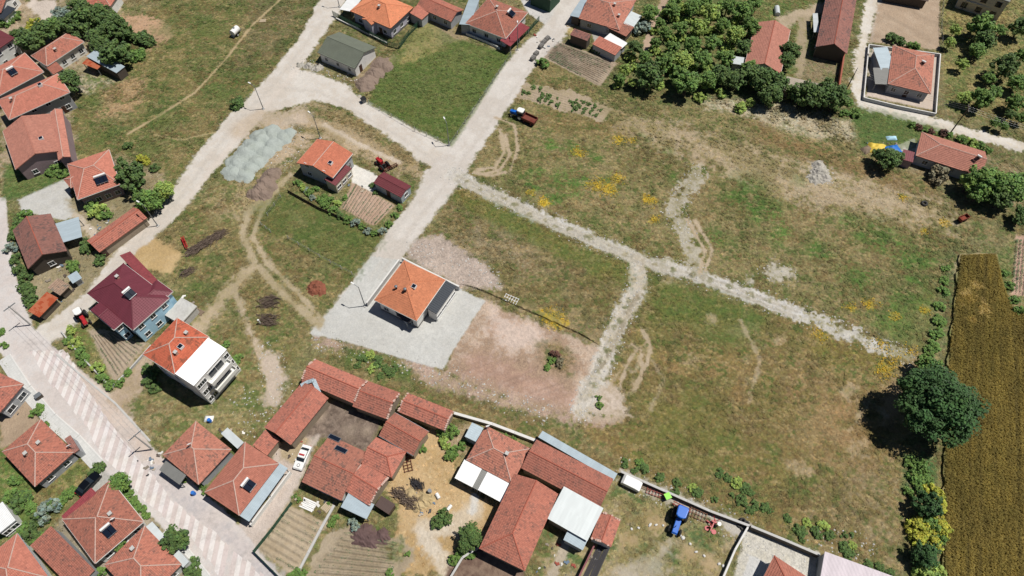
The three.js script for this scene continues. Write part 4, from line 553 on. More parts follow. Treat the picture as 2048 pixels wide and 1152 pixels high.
building('barn', 'patchy red tiled barn at the start of the long boundary wall', 'barn', [{ q: '795,826 816,788 910,822 889,858', h: 2.7, roof: 'gable', dir: 'v', rise: 0.9, over: 0.25, verge: 1, m: tile('#b0705f', 2), wall: M.wstone }]);
building('shelter', 'shelter with pale blue sheet roof beside the farmhouse annex', 'shelter', [{ q: '683,1013 696,990 752,1005 731,1040', h: 2.6, roof: 'shed', lo: 'R', rise: 0.3, m: M.blueSheet, open: 1, cap: false }]);
building('shelter', 'small shelter with dark brown corrugated roof on the straw yard', 'shelter', [{ q: '751,1010 763,991 790,1009 777,1030', h: 1.9, roof: 'shed', lo: 'R', rise: 0.15, m: M.brownSheet, wall: M.brownSheet, over: 0.1, cap: false }]);
// eastern farm
H.l1 = building('house', 'red hip roofed house with a bright white metal veranda roof', 'house', [{ q: '929,919 974,855 1061,895 1025,968', h: 3.2, roof: 'hip', dir: 'v', rise: 1.9, over: 0.35, m: M.old, cap: 'white', wall: M.white, chim: [[0.05, 0.35]] }, { q: '909,956 929,921 965,938 944,974', h: 2.7, roof: 'shed', lo: 'B', rise: 0.4, m: M.whiteSheet, open: 1, cap: false }, { q: '944,974 965,938 976,944 955,980', h: 2.68, roof: 'shed', lo: 'B', rise: 0.4, m: M.greySheet, open: 1, cap: false }, { q: '955,980 976,944 1023,967 1002,1004', h: 2.72, roof: 'shed', lo: 'B', rise: 0.4, m: M.whiteSheet, open: 1, cap: false }]);
building('shed', 'grey blue metal roofed shed against the corner of the veranda house', 'shed', [{ q: '929,873 944,847 969,856 951,883', h: 2.5, roof: 'shed', lo: 'B', rise: 0.2, over: 0.1, m: M.blueSheet, wall: M.wgrey, cap: false }]);
building('barn', 'long red tiled barn with a strip of grey metal sheets behind it', 'barn', [{ q: '1040,941 1073,880 1229,959 1199,1012', h: 3.2, roof: 'gable', dir: 'v', rise: 1.5, over: 0.3, m: M.crimson, wall: M.wstone }, { q: '1072,880 1081,873 1240,936 1229,957', h: 2.4, roof: 'shed', lo: 'T', rise: 0.4, m: M.blueSheet, open: 1, cap: false }]);
H.l3 = building('barn', 'large red tiled barn with half hipped end beside the grey metal roof', 'barn', [{ q: '959,1094 1029,951 1118,985 1048,1144', h: 3.6, roof: 'hip', dir: 'u', rise: 2, hip: [true, 0], over: 0.35, m: M.red, wall: M.wstone, win: { R: [3] } }]);
building('barn', 'barn with wide flat pale grey metal roof and lower metal step', 'barn', [{ q: '1095,1036 1127,974 1207,1017 1174,1083', h: 3.6, roof: 'shed', lo: 'B', rise: 0.35, over: 0.3, m: M.paleSheet, wall: M.wstone, cap: false }, { q: '1127,1079 1135,1062 1175,1081 1165,1101', h: 2.8, roof: 'shed', lo: 'B', rise: 0.2, over: 0.2, m: M.blueSheet, wall: M.wgrey, cap: false }]);
building('shed', 'short red tiled shed with whitewashed edge beside the flat metal roof', 'shed', [{ q: '1179,1080 1204,1022 1240,1044 1223,1090', h: 2.7, roof: 'gable', dir: 'u', rise: 0.8, over: 0.2, verge: 1, m: M.crimson, wall: M.white }]);
building('house', 'red hip roofed house at the edge of the stony yard', 'house', [{ q: '1510,1175 1552,1118 1625,1158 1590,1215', h: 3, roof: 'hip', dir: 'v', rise: 1.6, m: M.redClean, wall: M.white }]);
building('shed', 'shed with white and lilac striped metal roof along the long wall', 'shed', [{ q: '1638,1160 1650,1102 1790,1158 1790,1215', h: 2.8, roof: 'shed', lo: 'B', rise: 0.4, over: 0.15, m: sheet('#e3d8de', { bumpScale: 0.05 }, 0.85), wall: M.wgrey, cap: false }]);
// lower left
H.m1 = building('house', 'red hip roofed house with thick white ridges beside the bare round patch', 'house', [{ q: '6,902 81,839 148,904 69,975', h: 3.2, roof: 'hip', dir: 'v', rise: 2, over: 0.5, m: M.red, cap: 'white', wall: M.wgrey, win: { R: [2] }, chim: [[-0.3, 0], [0.35, 0]] }, { q: '127,879 138,872 161,898 148,905', h: 2.8, roof: 'flat', over: 0.1, m: M.older, wall: M.wgrey, cap: false }]);
H.m2 = building('house', 'red hip roofed house with a dish and collector beside the black car', 'house', [{ q: '120,1036 221,966 289,1040 193,1126', h: 3.3, roof: 'hip', dir: 'u', rise: 2.2, over: 0.5, hip: [4.6, 4.6], m: M.red, cap: 'white', gut: 1, wall: M.white, win: { R: [3] }, chim: [[0.4, 0.2]] }, { q: '121,1032 184,977 196,988 135,1043', h: 3.25, roof: 'shed', lo: 'L', rise: 0.3, over: 0.1, m: M.darkRed, wall: M.white, cap: false }]);
H.m3 = building('house', 'red hip roofed house shaded by the round tree at the street', 'house', [{ q: '206,1131 290,1053 364,1129 284,1208', h: 3.3, roof: 'hip', dir: 'v', rise: 2.1, over: 0.45, m: M.red, cap: 'white', wall: M.white, win: { R: [2] }, chim: [[0.2, -0.5]] }, { q: '292,1054 305,1043 332,1075 320,1088', h: 2.9, roof: 'shed', lo: 'T', rise: 0.2, m: M.paleSheet, open: 1, cap: false }, { q: '345,1112 356,1102 380,1122 366,1134', h: 2.8, roof: 'flat', over: 0.1, m: M.paleSheet, wall: M.white, cap: false }]);
building('barn', 'single slope red tiled barn squeezed between two hip roofed houses', 'barn', [{ q: '68,1090 108,1051 186,1142 146,1186', h: 3, roof: 'shed', lo: 'R', rise: 0.6, over: 0.2, m: M.crimson, wall: M.wgrey, cap: false }]);
building('house', 'orange red hip roof with a grey metal gutter strip and roof hatch', 'house', [{ q: '-42,1128 32,1070 102,1155 25,1215', h: 3.2, roof: 'hip', dir: 'u', rise: 2, over: 0.4, m: M.redClean, cap: 'white', gut: M.blueSheet, wall: M.white }]);
H.m6 = building('house', 'pyramid roofed red house with whitewashed ridge near the utility pole', 'house', [{ q: '327,909 392,842 462,899 397,971', h: 3.1, roof: 'hip', dir: 'v', rise: 2.2, hip: [4.2, 4.2], over: 0.4, m: M.old, cap: 'white', wall: M.wgrey, win: { B: [2] } }, { q: '320,939 334,921 373,953 358,971', h: 2.5, roof: 'shed', lo: 'B', rise: 0.4, m: M.greySheet, open: 1, cap: false }, { q: '440,868 455,856 488,884 476,896', h: 2.5, roof: 'flat', over: 0.1, m: M.paleSheet, wall: M.wgrey, cap: false }]);
H.m7 = building('house', 'red hip roofed house with solar heater and grey metal side roof', 'house', [{ q: '409,984 490,885 559,927 478,1031', h: 3.6, roof: 'hip', dir: 'u', rise: 2, over: 0.5, m: M.redClean, cap: 'white', wall: M.white, win: { B: [2], R: [3] } }, { q: '478,1031 559,927 577,937 497,1042', h: 3, roof: 'shed', lo: 'R', rise: 0.3, m: M.blueSheet, open: 1, cap: false }]);
building('house', 'red roofed house with a dark balcony at the tiled pavement', 'house', [{ q: '-52,785 -20,725 30,776 -5,840', h: 3.6, roof: 'hip', dir: 'v', rise: 1.8, m: M.crimson, cap: 'white', wall: M.wgrey, win: { R: [2, 1, 1.6, 1.2] } }]);
building('house', 'white flat roofed house beside the green garden hedge', 'house', [{ q: '-30,1030 5,1003 30,1040 -5,1070', h: 3, roof: 'flat', over: 0.15, m: M.whiteSheet, wall: M.white, win: { R: [2] }, cap: false }]);

// ---------- things on roofs ----------
function solar(bld, px, py, label, panels = 2, turn = 0, k = 0) {
  const p = onRoof(bld, px, py, k), t = thing('solar_water_heater', label, 'solar heater', p, bld.blocks[k].r.th + turn); t.scale.setScalar(0.78);
  for (let i = 0; i < panels; i++) { const x = (i - (panels - 1) / 2) * 1.1; const c = mesh('collector', box(1.0, 0.08, 1.9, x, 0.75, 0.2, 0, 0, 0.5), M.collector, t); mesh('collector_frame', merge([box(1.06, 0.1, 0.06, x, 0.75 - 0.455, 0.2 + 0.834, 0, 0, 0.5), box(1.06, 0.1, 0.06, x, 0.75 + 0.455, 0.2 - 0.834, 0, 0, 0.5)]), M.steel, c); }
  mesh('tank', cyl(0.3, 0.3, 1.1 * panels * 0.85 + 0.3, 0, 1.45, -0.95, 12, 'x'), M.tank, t);
  for (const s of [-1, 1]) mesh('stand', merge([bar(V3(s * panels * 0.45, -0.5, -0.95), V3(s * panels * 0.45, 1.2, -0.95), 0.04), bar(V3(s * panels * 0.45, -0.5, 1.0), V3(s * panels * 0.45, 1.2, -0.95), 0.035), bar(V3(s * panels * 0.45, -0.4, 1.0), V3(s * panels * 0.45, 0.35, 1.0), 0.035)]), M.steel, t);
}
solar(H.burg, 262, 590, 'solar heater with white tank on the burgundy roof', 2, 0);
solar(H.m7, 500, 972, 'solar heater on the red roof with the grey metal side strip', 2, 0);
solar(H.m2, 221, 1063, 'solar heater on the red roof beside the black car', 2, 0);
solar(H.nw2, 27, 146, 'solar heater on the red roof above the blue shaded wall', 2, 0);
solar(H.solar, 205, 362, 'wide three panel solar heater on the mauve house roof', 3, 0);
solar(H.top3, 1023, 30, 'solar heater on the pink red roof beside the dark red porch', 2, 0);
solar(H.yard, 1846, 127, 'solar heater on the roof in the white walled yard', 1, 1.2);
solar(H.east, 1957, 316, 'solar heater on the salmon roof beside dark trees', 1, 1.2);
for (const [px, py] of [[669, 877], [682, 900]]) { const p = onRoof(H.farm, px, py), t = thing('skylight_panel', 'long glass panel lying on the farmhouse roof', 'skylight', p, H.farm.blocks[0].r.th, 'glass panels on the farmhouse roof'); const s = 0.34; mesh('glazing', box(0.8, 0.06, 2.2, 0, 0.16, 0, 0, 0, 0).rotateZ(-s).translate(0, 0, 0), M.collector, t); mesh('panel_frame', merge([box(0.9, 0.08, 0.12, 0, 0.16, 1.1), box(0.9, 0.08, 0.12, 0, 0.16, -1.1), box(0.08, 0.08, 2.2, 0.45, 0.16, 0), box(0.08, 0.08, 2.2, -0.45, 0.16, 0)]).rotateZ(-s), M.steel, t); }
function dish(bld, px, py, label, k = 0) { const p = onRoof(bld, px, py, k), t = thing('satellite_dish', label, 'satellite dish', p, 0); mesh('mast', cyl(0.04, 0.04, 1.3, 0, 0.35, 0, 6), M.steel, t); const s = new THREE.SphereGeometry(0.75, 14, 6, 0, Math.PI * 2, 0, 0.62).rotateX(Math.PI).translate(0, 0.75, 0).rotateX(-0.9).rotateY(0.5).translate(0, 0.98, 0); mesh('reflector', s, M.tank, t); mesh('feed_arm', bar(V3(0, 0.85, 0), V3(0.28, 1.35, 0.5), 0.03), M.steel, t); }
dish(H.m2, 231, 1042, 'white satellite dish on the red roof beside the black car');
dish(H.m1, 143, 896, 'white satellite dish on the flat tiled corner by the pavement');
dish(H.m6, 383, 893, 'white satellite dish on the pyramid roof near the utility pole');
dish(H.l1, 977, 857, 'white satellite dish on the corner of the white veranda house roof');
function skylight(bld, px, py, label) { const p = onRoof(bld, px, py), t = thing('roof_hatch', label, 'roof hatch', p, bld.blocks[0].r.th); mesh('curb', box(0.9, 0.7, 0.9, 0, 0.05, 0), M.frame, t); mesh('lid', box(0.75, 0.06, 0.75, 0, 0.43, 0), M.collector, t); }
skylight(H.central, 828, 574, 'dark roof hatch on the new clean orange roof');
skylight(H.apt, 362, 694, 'dark roof hatch on the tall white building');
skylight(H.small, 661, 327, 'roof hatch on the small two storey house');
skylight(H.nw4, 83, 278, 'dark roof hatch on the broad pinkish roof');
skylight(H.nw3, 81, 171, 'pale roof hatch on the long clean red roof');
for (const [px, py] of [[793, 578], [811, 583]]) { const p = onRoof(H.central, px, py), t = thing('roof_vent', 'dark round roof vent on the new clean orange roof', 'vent', p, 0, 'vents on the new roof'); mesh('pipe', cyl(0.2, 0.2, 1.2, 0, 0.3, 0, 10), M.black, t); mesh('cowl', new THREE.SphereGeometry(0.34, 12, 8).scale(1, 0.7, 1).translate(0, 0.95, 0), M.greySteel, t); }

{ const P = [[603, 772], [616, 765], [628, 761]].map(([x, y]) => onRoof(H.k1, x, y)), Q = [[628, 761], [634, 775], [640, 790]].map(([x, y]) => onRoof(H.k1, x, y)), t = thing('metal_flashing', 'crumpled silver flashing laid over the corner of two barn roofs', 'flashing', P[1]); for (const L of [P, Q]) for (let i = 1; i < 3; i++) { const A = L[i - 1].clone().sub(P[1]), B = L[i].clone().sub(P[1]), c = A.clone().add(B).multiplyScalar(0.5), w = A.distanceTo(B), q = mesh('metal_strip', box(w + 0.15, 0.05, 0.75), M.blueSheet, t); q.position.copy(c).setY(c.y + 0.2 + 0.02 * i); q.rotation.set(0, Math.atan2(-(B.z - A.z), B.x - A.x), Math.atan2(B.y - A.y, Math.hypot(B.x - A.x, B.z - A.z)), 'YXZ'); } }
// ---------- street lamps, poles, wires ----------
function lamp(x, y, label, arm = 0) { const t = thing('street_lamp', label, 'street lamp', g(x, y), arm, 'street lamps along the dirt roads'); mesh('footing', box(0.6, 0.2, 0.6, 0, 0.1, 0), M.concrete, t); mesh('pole', cyl(0.11, 0.065, 7.2, 0, 3.7, 0, 10), M.greySteel, t); mesh('arm', bar(V3(0, 7.1, 0), V3(1.1, 7.5, 0), 0.05), M.greySteel, t); mesh('lamp_head', merge([box(0.75, 0.12, 0.28, 1.35, 7.55, 0), box(0.5, 0.06, 0.2, 1.38, 7.47, 0)]), M.frame, t); }
lamp(527, 218, 'street lamp at the junction by the gravel heap', 2.6);
lamp(641, 277, 'street lamp behind the small orange gable roofed house', 2.4);
lamp(898, 291, 'street lamp at the corner of the fenced grass lot', 2.0);
lamp(316, 452, 'street lamp beside the narrow red tiled barn', 2.6);
lamp(730, 612, 'street lamp beside the wall of the new orange roofed house', 2.6);
lamp(1035, 100, 'street lamp beside the dark red porch and green fence', 1.6);
lamp(679, 14, 'street lamp at the white terrace roof of the lilac house', 2.6);
function pole(x, y, label, h = 8, turn = 0, wood = true) { const t = thing('utility_pole', label, 'utility pole', g(x, y), turn); mesh('pole', cyl(0.16, 0.1, h, 0, h / 2, 0, 10), wood ? M.bark : M.concrete, t); mesh('crossarm', box(0.14, 0.14, 2.4, 0, h - 0.4, 0), wood ? M.bark : M.greySteel, t); for (const z of [-1.05, -0.35, 0.35, 1.05]) mesh('insulator', cyl(0.06, 0.04, 0.22, 0, h - 0.22, z, 8), M.tank, t); return t; }
pole(1899, 268, 'wooden utility pole beside the low salmon house', 8.5, headingPx(1899, 268, 2048, 300));
pole(1690, 184, 'dark utility pole at the bend of the pale lane', 7, headingPx(1690, 184, 1899, 268));
pole(305, 899, 'utility pole with crossarm at the paved street edge', 7.5, headingPx(305, 899, 60, 640), false);
pole(62, 650, 'utility pole at the junction beside the rusty roofed shed', 7.5, headingPx(60, 650, 305, 899), false);
function wires(A, B, ha, hb, label, n = 3, sag = 0.8, group) { const a = g(A[0], A[1]), b = g(B[0], B[1]), d = V3().subVectors(b, a).setY(0).normalize(), s = V3(-d.z, 0, d.x); for (let k = 0; k < n; k++) { const o = (k - (n - 1) / 2) * 0.7, P = []; for (let i = 0; i <= 12; i++) { const u = i / 12, p = a.clone().lerp(b, u).addScaledVector(s, o); p.y = ha + (hb - ha) * u - sag * 4 * u * (1 - u); P.push(p); } tag(mesh('power_line', new THREE.TubeGeometry(new THREE.CatmullRomCurve3(P), 16, 0.016, 5), M.steel), label, 'wire', group ?? label); } }
wires([1690, 184], [1899, 268], 6.7, 8.2, 'thin overhead wire crossing the white walled yard');
wires([1899, 268], [2120, 330], 8.2, 8, 'thin overhead wire running over the dirt lane past the orchard');
wires([62, 650], [305, 899], 7.2, 7.2, 'thin overhead wire above the banded street', 2);

// ---------- walls and fences ----------
function wall(name, label, px, th, h, m, cop, base = 0) { const P = wp(px, h), o = thing(name, label, 'wall', P[0].clone().setY(0)); for (let i = 1; i < P.length; i++) { const a = P[i - 1], b = P[i], L = Math.hypot(b.x - a.x, b.z - a.z), r = Math.atan2(-(b.z - a.z), b.x - a.x), c = V3((a.x + b.x) / 2 - P[0].x, 0, (a.z + b.z) / 2 - P[0].z), n = Math.max(1, Math.round(L / 5)); for (let k = 0; k < n; k++) { const f = (k + 0.5) / n - 0.5, q = mesh('wall_section', box(L / n - 0.02, h, th - (k % 2) * 0.01, 0, h / 2, 0), m, o); q.position.set(c.x + Math.cos(r) * f * L, 0, c.z - Math.sin(r) * f * L); q.rotation.y = r; if (cop) { const e = mesh('coping', box(L / n - 0.03, 0.08, th + 0.06, 0, 0.04, 0), cop, o); e.position.set(q.position.x, h + 0.002, q.position.z); e.rotation.y = r; } } } return o; }
wall('garden_wall', 'white coped wall along the road beside the new house', '733,606 798,519', 0.25, 1.3, M.concrete, M.coping);
wall('garden_wall', 'white coped wall behind the new house towards the rubble ground', '804,516 918,573', 0.25, 1.5, M.wgrey, M.coping);
wall('boundary_wall', 'long white topped boundary wall behind the veranda house', '908,826 985,848 1074,882', 0.45, 1, M.wstone, M.coping);
wall('boundary_wall', 'long boundary wall between the machinery yard and the meadow', '1242,943 1330,982 1420,1022 1500,1052', 0.35, 1.1, M.wdark, M.concrete);
wall('boundary_wall', 'dark retaining wall between the stony yard and the meadow', '1502,1052 1570,1080 1640,1110', 0.35, 1.6, M.wdark, M.concrete);
wall('yard_wall', 'white wall dividing the machinery yard from the stony yard', '1496,1054 1470,1100 1440,1170', 0.25, 1.1, M.wgrey, M.coping);
wall('yard_wall', 'low white wall around the yard of the red hip roofed house', '1738,89 1728,195 1798,212 1872,227 1881,108 1738,89', 0.18, 0.9, M.wgrey, M.coping);
wall('garden_wall', 'reddish wall of rough bricks beside the very long barn', '1689,106 1678,178', 0.3, 1.8, M.brick, M.brick);
wall('garden_wall', 'low concrete wall around the corner vegetable garden', '122,662 160,710 222,775 262,735 302,690', 0.2, 0.5, M.wgrey, M.concrete);
wall('garden_wall', 'low concrete path wall between the two vegetable gardens', '668,1010 640,1060 592,1152', 0.45, 0.3, M.concrete);
wall('yard_wall', 'white wall beside the driveway of the house with the metal side roof', '580,943 500,1050', 0.2, 1.2, M.white, M.coping);
wall('garden_wall', 'dark red wall beside the stacked black planks', '1190,1088 1155,1160', 0.25, 1.5, M.maroon);
wall('yard_wall', 'crumbling low wall around the brown pen beside the big barn', '965,1090 925,1115 895,1165', 0.3, 0.8, M.wstone, M.concrete);
wall('garden_wall', 'white low wall at the foot of the white house by the grass lot', '932,66 990,90 1000,96', 0.2, 0.6, M.white, M.coping);
wall('garden_wall', 'pale low wall of the lilac house garden', '672,36 726,62 775,86', 0.2, 0.5, M.wgrey, M.coping);
wall('street_kerb', 'worn brick kerb beside the corner vegetable garden and street', '112,708 160,748 230,806 300,882', 0.35, 0.14, M.concrete);
function fence(label, px, h, step, m, panel, group) { const P = wp(px), o = thing('fence', label, 'fence', P[0].clone(), 0, group); for (let i = 1; i < P.length; i++) { const a = P[i - 1], b = P[i], L = a.distanceTo(b), n = Math.max(1, Math.round(L / step)), r = Math.atan2(-(b.z - a.z), b.x - a.x); for (let k = i === 1 ? 0 : 1; k <= n; k++) { const p = a.clone().lerp(b, k / n).sub(P[0]); mesh('post', box(0.1, h * rr(0.95, 1.08), 0.1, 0, h / 2, 0, r, rr(-0.05, 0.05)), m, o).position.copy(p); } for (let k = 0; k < n; k++) { const p = a.clone().lerp(b, (k + 0.5) / n).sub(P[0]); if (panel) mesh('mesh_panel', merge([...Array(9).keys()].map((j) => box(L / n - 0.1, 0.07, 0.03, 0, 0.1 + j * (h - 0.2) / 8, 0, r)).concat([...Array(7).keys()].map((j) => { const f = (j / 6 - 0.5) * (L / n - 0.12); return box(0.035, h - 0.15, 0.03, Math.cos(r) * f, h / 2, -Math.sin(r) * f, r); }))), panel, o).position.copy(p); else mesh('wire_strand', merge([box(L / n, 0.03, 0.03, 0, h * 0.9, 0, r), box(L / n, 0.03, 0.03, 0, h * 0.5, 0, r)]), M.steel, o).position.copy(p); } } return o; }
fence('dark green mesh fence around the lilac house', '667,32 690,45 776,92 798,98', 1.7, 2.5, M.green, M.green);
fence('dark green mesh fence between lilac garden and grass lot', '800,97 818,72 860,30', 1.7, 2.5, M.green, M.green);
fence('green mesh fence around the porch of the white house', '1022,100 1055,68 1078,42', 1.6, 2.5, M.green, M.green);
fence('thin wire fence with pale posts along the grass lot roads', '738,208 830,262 900,292 960,205 1022,112', 1.3, 3.5, M.concrete, null);
fence('green mesh fence around the street side vegetable garden', '585,1008 548,1058 510,1105 565,1160', 1.4, 2.5, M.green, M.green);
fence('wire fence with pale posts crossing the green field', '577,478 640,515 705,550', 1.3, 2.6, M.concrete, null);
fence('short broken wire fence beside the curved wheel track', '523,450 542,465', 1.2, 2, M.concrete, null);
fence('short wire fence beside the brown soil heap', '562,395 550,412 536,432', 1.2, 2.2, M.concrete, null);
fence('low dark fence behind the flower hedge of the small house', '577,385 640,420 760,472', 1.0, 3, M.bark, M.bark);
fence('wooden fence at the right edge of the tilled plot', '1884,6 1880,60 1884,104', 1.3, 3, M.bark, null);

// ---------- heaps ----------
function heap(name, label, category, lobes, m, rough = 0.12, cell = 0.35) {
  const L = lobes.map(([x, y, r, h]) => [g(x, y), r, h]); const x0 = Math.min(...L.map((l) => l[0].x - l[1])) - 0.5, x1 = Math.max(...L.map((l) => l[0].x + l[1])) + 0.5, z0 = Math.min(...L.map((l) => l[0].z - l[1])) - 0.5, z1 = Math.max(...L.map((l) => l[0].z + l[1])) + 0.5;
  const nx = Math.ceil((x1 - x0) / cell), nz = Math.ceil((z1 - z0) / cell), Y = [], c = V3((x0 + x1) / 2, 0, (z0 + z1) / 2);
  const at = (x, z) => { let y = -1; for (const [p, r, h] of L) { const d = Math.hypot(x - p.x, (z - p.z)) / r + 0.35 * (vn(x * 0.9 + h * 7, z * 0.9) - 0.5); y = Math.max(y, h * (1 - Math.pow(Math.max(d, 0), 1.35))); } return y + rough * (vn(x * 3, z * 3) - 0.5) * 2; };
  for (let j = 0; j <= nz; j++) for (let i = 0; i <= nx; i++) Y.push(at(x0 + i * cell, z0 + j * cell));
  const pos = [], uv = []; for (let j = 0; j < nz; j++) for (let i = 0; i < nx; i++) { const k = [j * (nx + 1) + i, (j + 1) * (nx + 1) + i, (j + 1) * (nx + 1) + i + 1, j * (nx + 1) + i + 1]; if (Math.max(...k.map((q) => Y[q])) < 0) continue; for (const q of [k[0], k[1], k[2], k[0], k[2], k[3]]) { const x = x0 + (q % (nx + 1)) * cell, z = z0 + Math.floor(q / (nx + 1)) * cell; pos.push(x - c.x, Math.max(Y[q], -0.05), z - c.z); uv.push(x, z); } }
  const q = new THREE.BufferGeometry(); q.setAttribute('position', new THREE.Float32BufferAttribute(pos, 3)); q.setAttribute('uv', new THREE.Float32BufferAttribute(uv, 2)); q.computeVertexNormals(); const o = mesh(name, q, m); o.position.copy(c); return tag(o, label, category);
}
heap('gravel_heap', 'wide pale grey green gravel heap with rippled crests', 'gravel', [[466, 345, 2.58, 0.90], [488, 350, 2.41, 0.75], [474, 326, 2.67, 1.10], [497, 336, 2.58, 0.80], [490, 308, 2.75, 1.15], [514, 322, 2.41, 0.75], [506, 293, 2.75, 1.10], [530, 304, 2.41, 0.80], [521, 277, 2.75, 1.15], [545, 288, 2.58, 0.80], [542, 268, 2.75, 1.00], [565, 274, 2.41, 0.70], [578, 267, 1.72, 0.50]], M.gravel, 0.045, 0.25);
heap('soil_heap', 'brown soil heap beside the pale gravel heap', 'soil', [[512, 388, 2, 1.2], [523, 378, 2.1, 1.4], [532, 366, 2.2, 1.4], [528, 388, 1.9, 1.1], [544, 350, 2.1, 1.2], [538, 372, 2, 1.2]], M.soil, 0.12);
heap('soil_heap', 'grey brown soil heap nearest the small bin beside the cabin', 'soil', [[731, 167, 2.7, 1.6], [738, 160, 2.3, 1.4]], M.soil, 0.12);
heap('soil_heap', 'grey brown soil heap between two others along the cabin', 'soil', [[751, 148, 2.4, 1.5], [745, 152, 2, 1.2]], M.soil, 0.12);
heap('soil_heap', 'grey brown soil heap at the gable end corner of the cabin', 'soil', [[762, 128, 2.5, 1.6], [770, 134, 2, 1.3]], M.soil, 0.12);
heap('brick_rubble_heap', 'heap of rust red earth and broken brick on the grass', 'rubble', [[633, 577, 1.7, 1.2], [625, 574, 1.2, 0.8], [640, 583, 1.1, 0.7]], M.redsoil, 0.25, 0.22);
heap('rubble_heap', 'white stone rubble heap standing in the dry meadow', 'rubble', [[1638, 332, 1.6, 1], [1640, 345, 2.2, 1.2], [1632, 358, 1.8, 0.9], [1650, 355, 1.4, 0.7]], M.rock, 0.22, 0.2);
heap('manure_heap', 'dark manure heap on the vegetable garden', 'manure', [[727, 1072, 2.2, 1], [740, 1080, 1.8, 0.8], [765, 1072, 1.5, 0.6]], M.manure, 0.2);
heap('rubble_heap', 'white rubble heap at the roadside of the cabin', 'rubble', [[618, 132, 1.2, 0.6], [635, 136, 1.5, 0.5], [600, 130, 1, 0.7]], M.rock, 0.35, 0.25);
heap('straw_heap', 'dry straw and stalk heap on the farm yard', 'straw', [[820, 990, 1.4, 0.8], [850, 1000, 1.6, 0.8], [838, 1008, 1.4, 0.7]], M.straw, 0.25, 0.25);
function brush(label, x0, y0, x1, y1, n, w, len, m = M.twig) { const a = g(x0, y0), b = g(x1, y1), c = a.clone().lerp(b, 0.5), list = []; for (let i = 0; i < n; i++) { const u = rnd(), p = a.clone().lerp(b, u).sub(c), th = Math.atan2(b.z - a.z, b.x - a.x) + rr(-0.7, 0.7), L = len * rr(0.5, 1.1), y = rr(0.08, 0.55) * Math.min(1, 2.4 * Math.min(u + 0.15, 1.15 - u)); p.x += rr(-w, w); p.z += rr(-w, w); list.push(bar(V3(p.x - Math.cos(th) * L / 2, Math.max(0.05, y + rr(-0.25, 0.2)), p.z - Math.sin(th) * L / 2), V3(p.x + Math.cos(th) * L / 2, Math.max(0.05, y + rr(-0.2, 0.3)), p.z + Math.sin(th) * L / 2), rr(0.04, 0.09), 4, 0.02)); } const o = mesh('brush_pile', merge(list), m); o.position.copy(c); return tag(o, label, 'branches'); }
brush('long pile of cut grey branches on the grass', 378, 508, 448, 465, 260, 0.8, 2.4);
brush('small scattered pile of cut branches beside the long branch pile', 368, 548, 385, 540, 60, 0.7, 1.6);
brush('dark tangled heap of branches near the wheel track', 528, 605, 550, 605, 170, 1.3, 1.5);
brush('dark tangled heap of branches with a white post beside it', 528, 640, 548, 642, 150, 1.2, 1.4);
brush('dark stack of firewood on the straw yard', 792, 984, 832, 1012, 220, 0.9, 1.5);
brush('short stack of dark logs beside the firewood stack', 828, 965, 842, 977, 90, 0.6, 1.4, M.plank);
// ---------- paddock bank ----------
{ const P = wp('916,566 960,580 1040,615 1120,650 1160,668 1206,694'), pos = []; const prof = [[-1.2, 0.0], [-0.5, 0.4], [0, 0.44], [0.16, 0.02]]; const S2 = []; const C = new THREE.CatmullRomCurve3(P), n = 90; for (let i = 0; i <= n; i++) { const p = C.getPoint(i / n), d = C.getTangent(i / n), s = V3(-d.z, 0, d.x), f = Math.min(1, 6 * Math.min(i / n, 1 - i / n) + 0.1); S2.push(prof.map(([o, y]) => V3(p.x + s.x * (o + rr(-0.12, 0.12)), y * f * rr(0.8, 1.15) + 0.002, p.z + s.z * (o + rr(-0.1, 0.1))))); } for (let i = 0; i < n; i++) for (let k = 0; k < 3; k++) { const [a, b, c, d] = [S2[i][k], S2[i][k + 1], S2[i + 1][k], S2[i + 1][k + 1]]; for (const v of [a, b, c, c, b, d]) pos.push(v.x, v.y, v.z); } const q = new THREE.BufferGeometry(); q.setAttribute('position', new THREE.Float32BufferAttribute(pos, 3)); gUV(q); q.computeVertexNormals(); const o = mesh('earth_bank', q, M.ground); o.userData.kind = 'structure'; o.userData.label = 'eroded earth bank at the edge of the pink pit'; }
// ---------- garden beds with furrows ----------
function furrows(label, px, rows, along, amp) { const W = wp(px), at = (u, v) => W[0].clone().multiplyScalar((1 - u) * (1 - v)).addScaledVector(W[1], u * (1 - v)).addScaledVector(W[2], u * v).addScaledVector(W[3], (1 - u) * v); const nr = rows * 6, nl = 24, pos = [], gp = (i, j) => { const r = i / nr, l = j / nl, p = along === 'u' ? at(l, r) : at(r, l), e = Math.min(1, 12 * Math.min(r, 1 - r, l, 1 - l)); p.y = 0.02 + e * amp * (0.5 - 0.5 * Math.cos(r * rows * Math.PI * 2)) * (0.75 + 0.5 * vn(p.x * 2, p.z * 2)); return p; }; for (let i = 0; i < nr; i++) for (let j = 0; j < nl; j++) { let Q = [gp(i, j), gp(i + 1, j), gp(i + 1, j + 1), gp(i, j), gp(i + 1, j + 1), gp(i, j + 1)]; if ((Q[1].z - Q[0].z) * (Q[2].x - Q[0].x) - (Q[1].x - Q[0].x) * (Q[2].z - Q[0].z) < 0) Q = [Q[0], Q[2], Q[1], Q[3], Q[5], Q[4]]; for (const v of Q) pos.push(v.x, v.y, v.z); } const q = new THREE.BufferGeometry(); q.setAttribute('position', new THREE.Float32BufferAttribute(pos, 3)); gUV(q); q.computeVertexNormals(); const o = mesh('garden_bed', q, M.ground); o.userData.kind = 'structure'; o.userData.label = label; return at; }
furrows('ploughed garden with long furrows beside the tiled huts', '1086,112 1112,82 1234,126 1199,172', 14, 'v', 0.28);
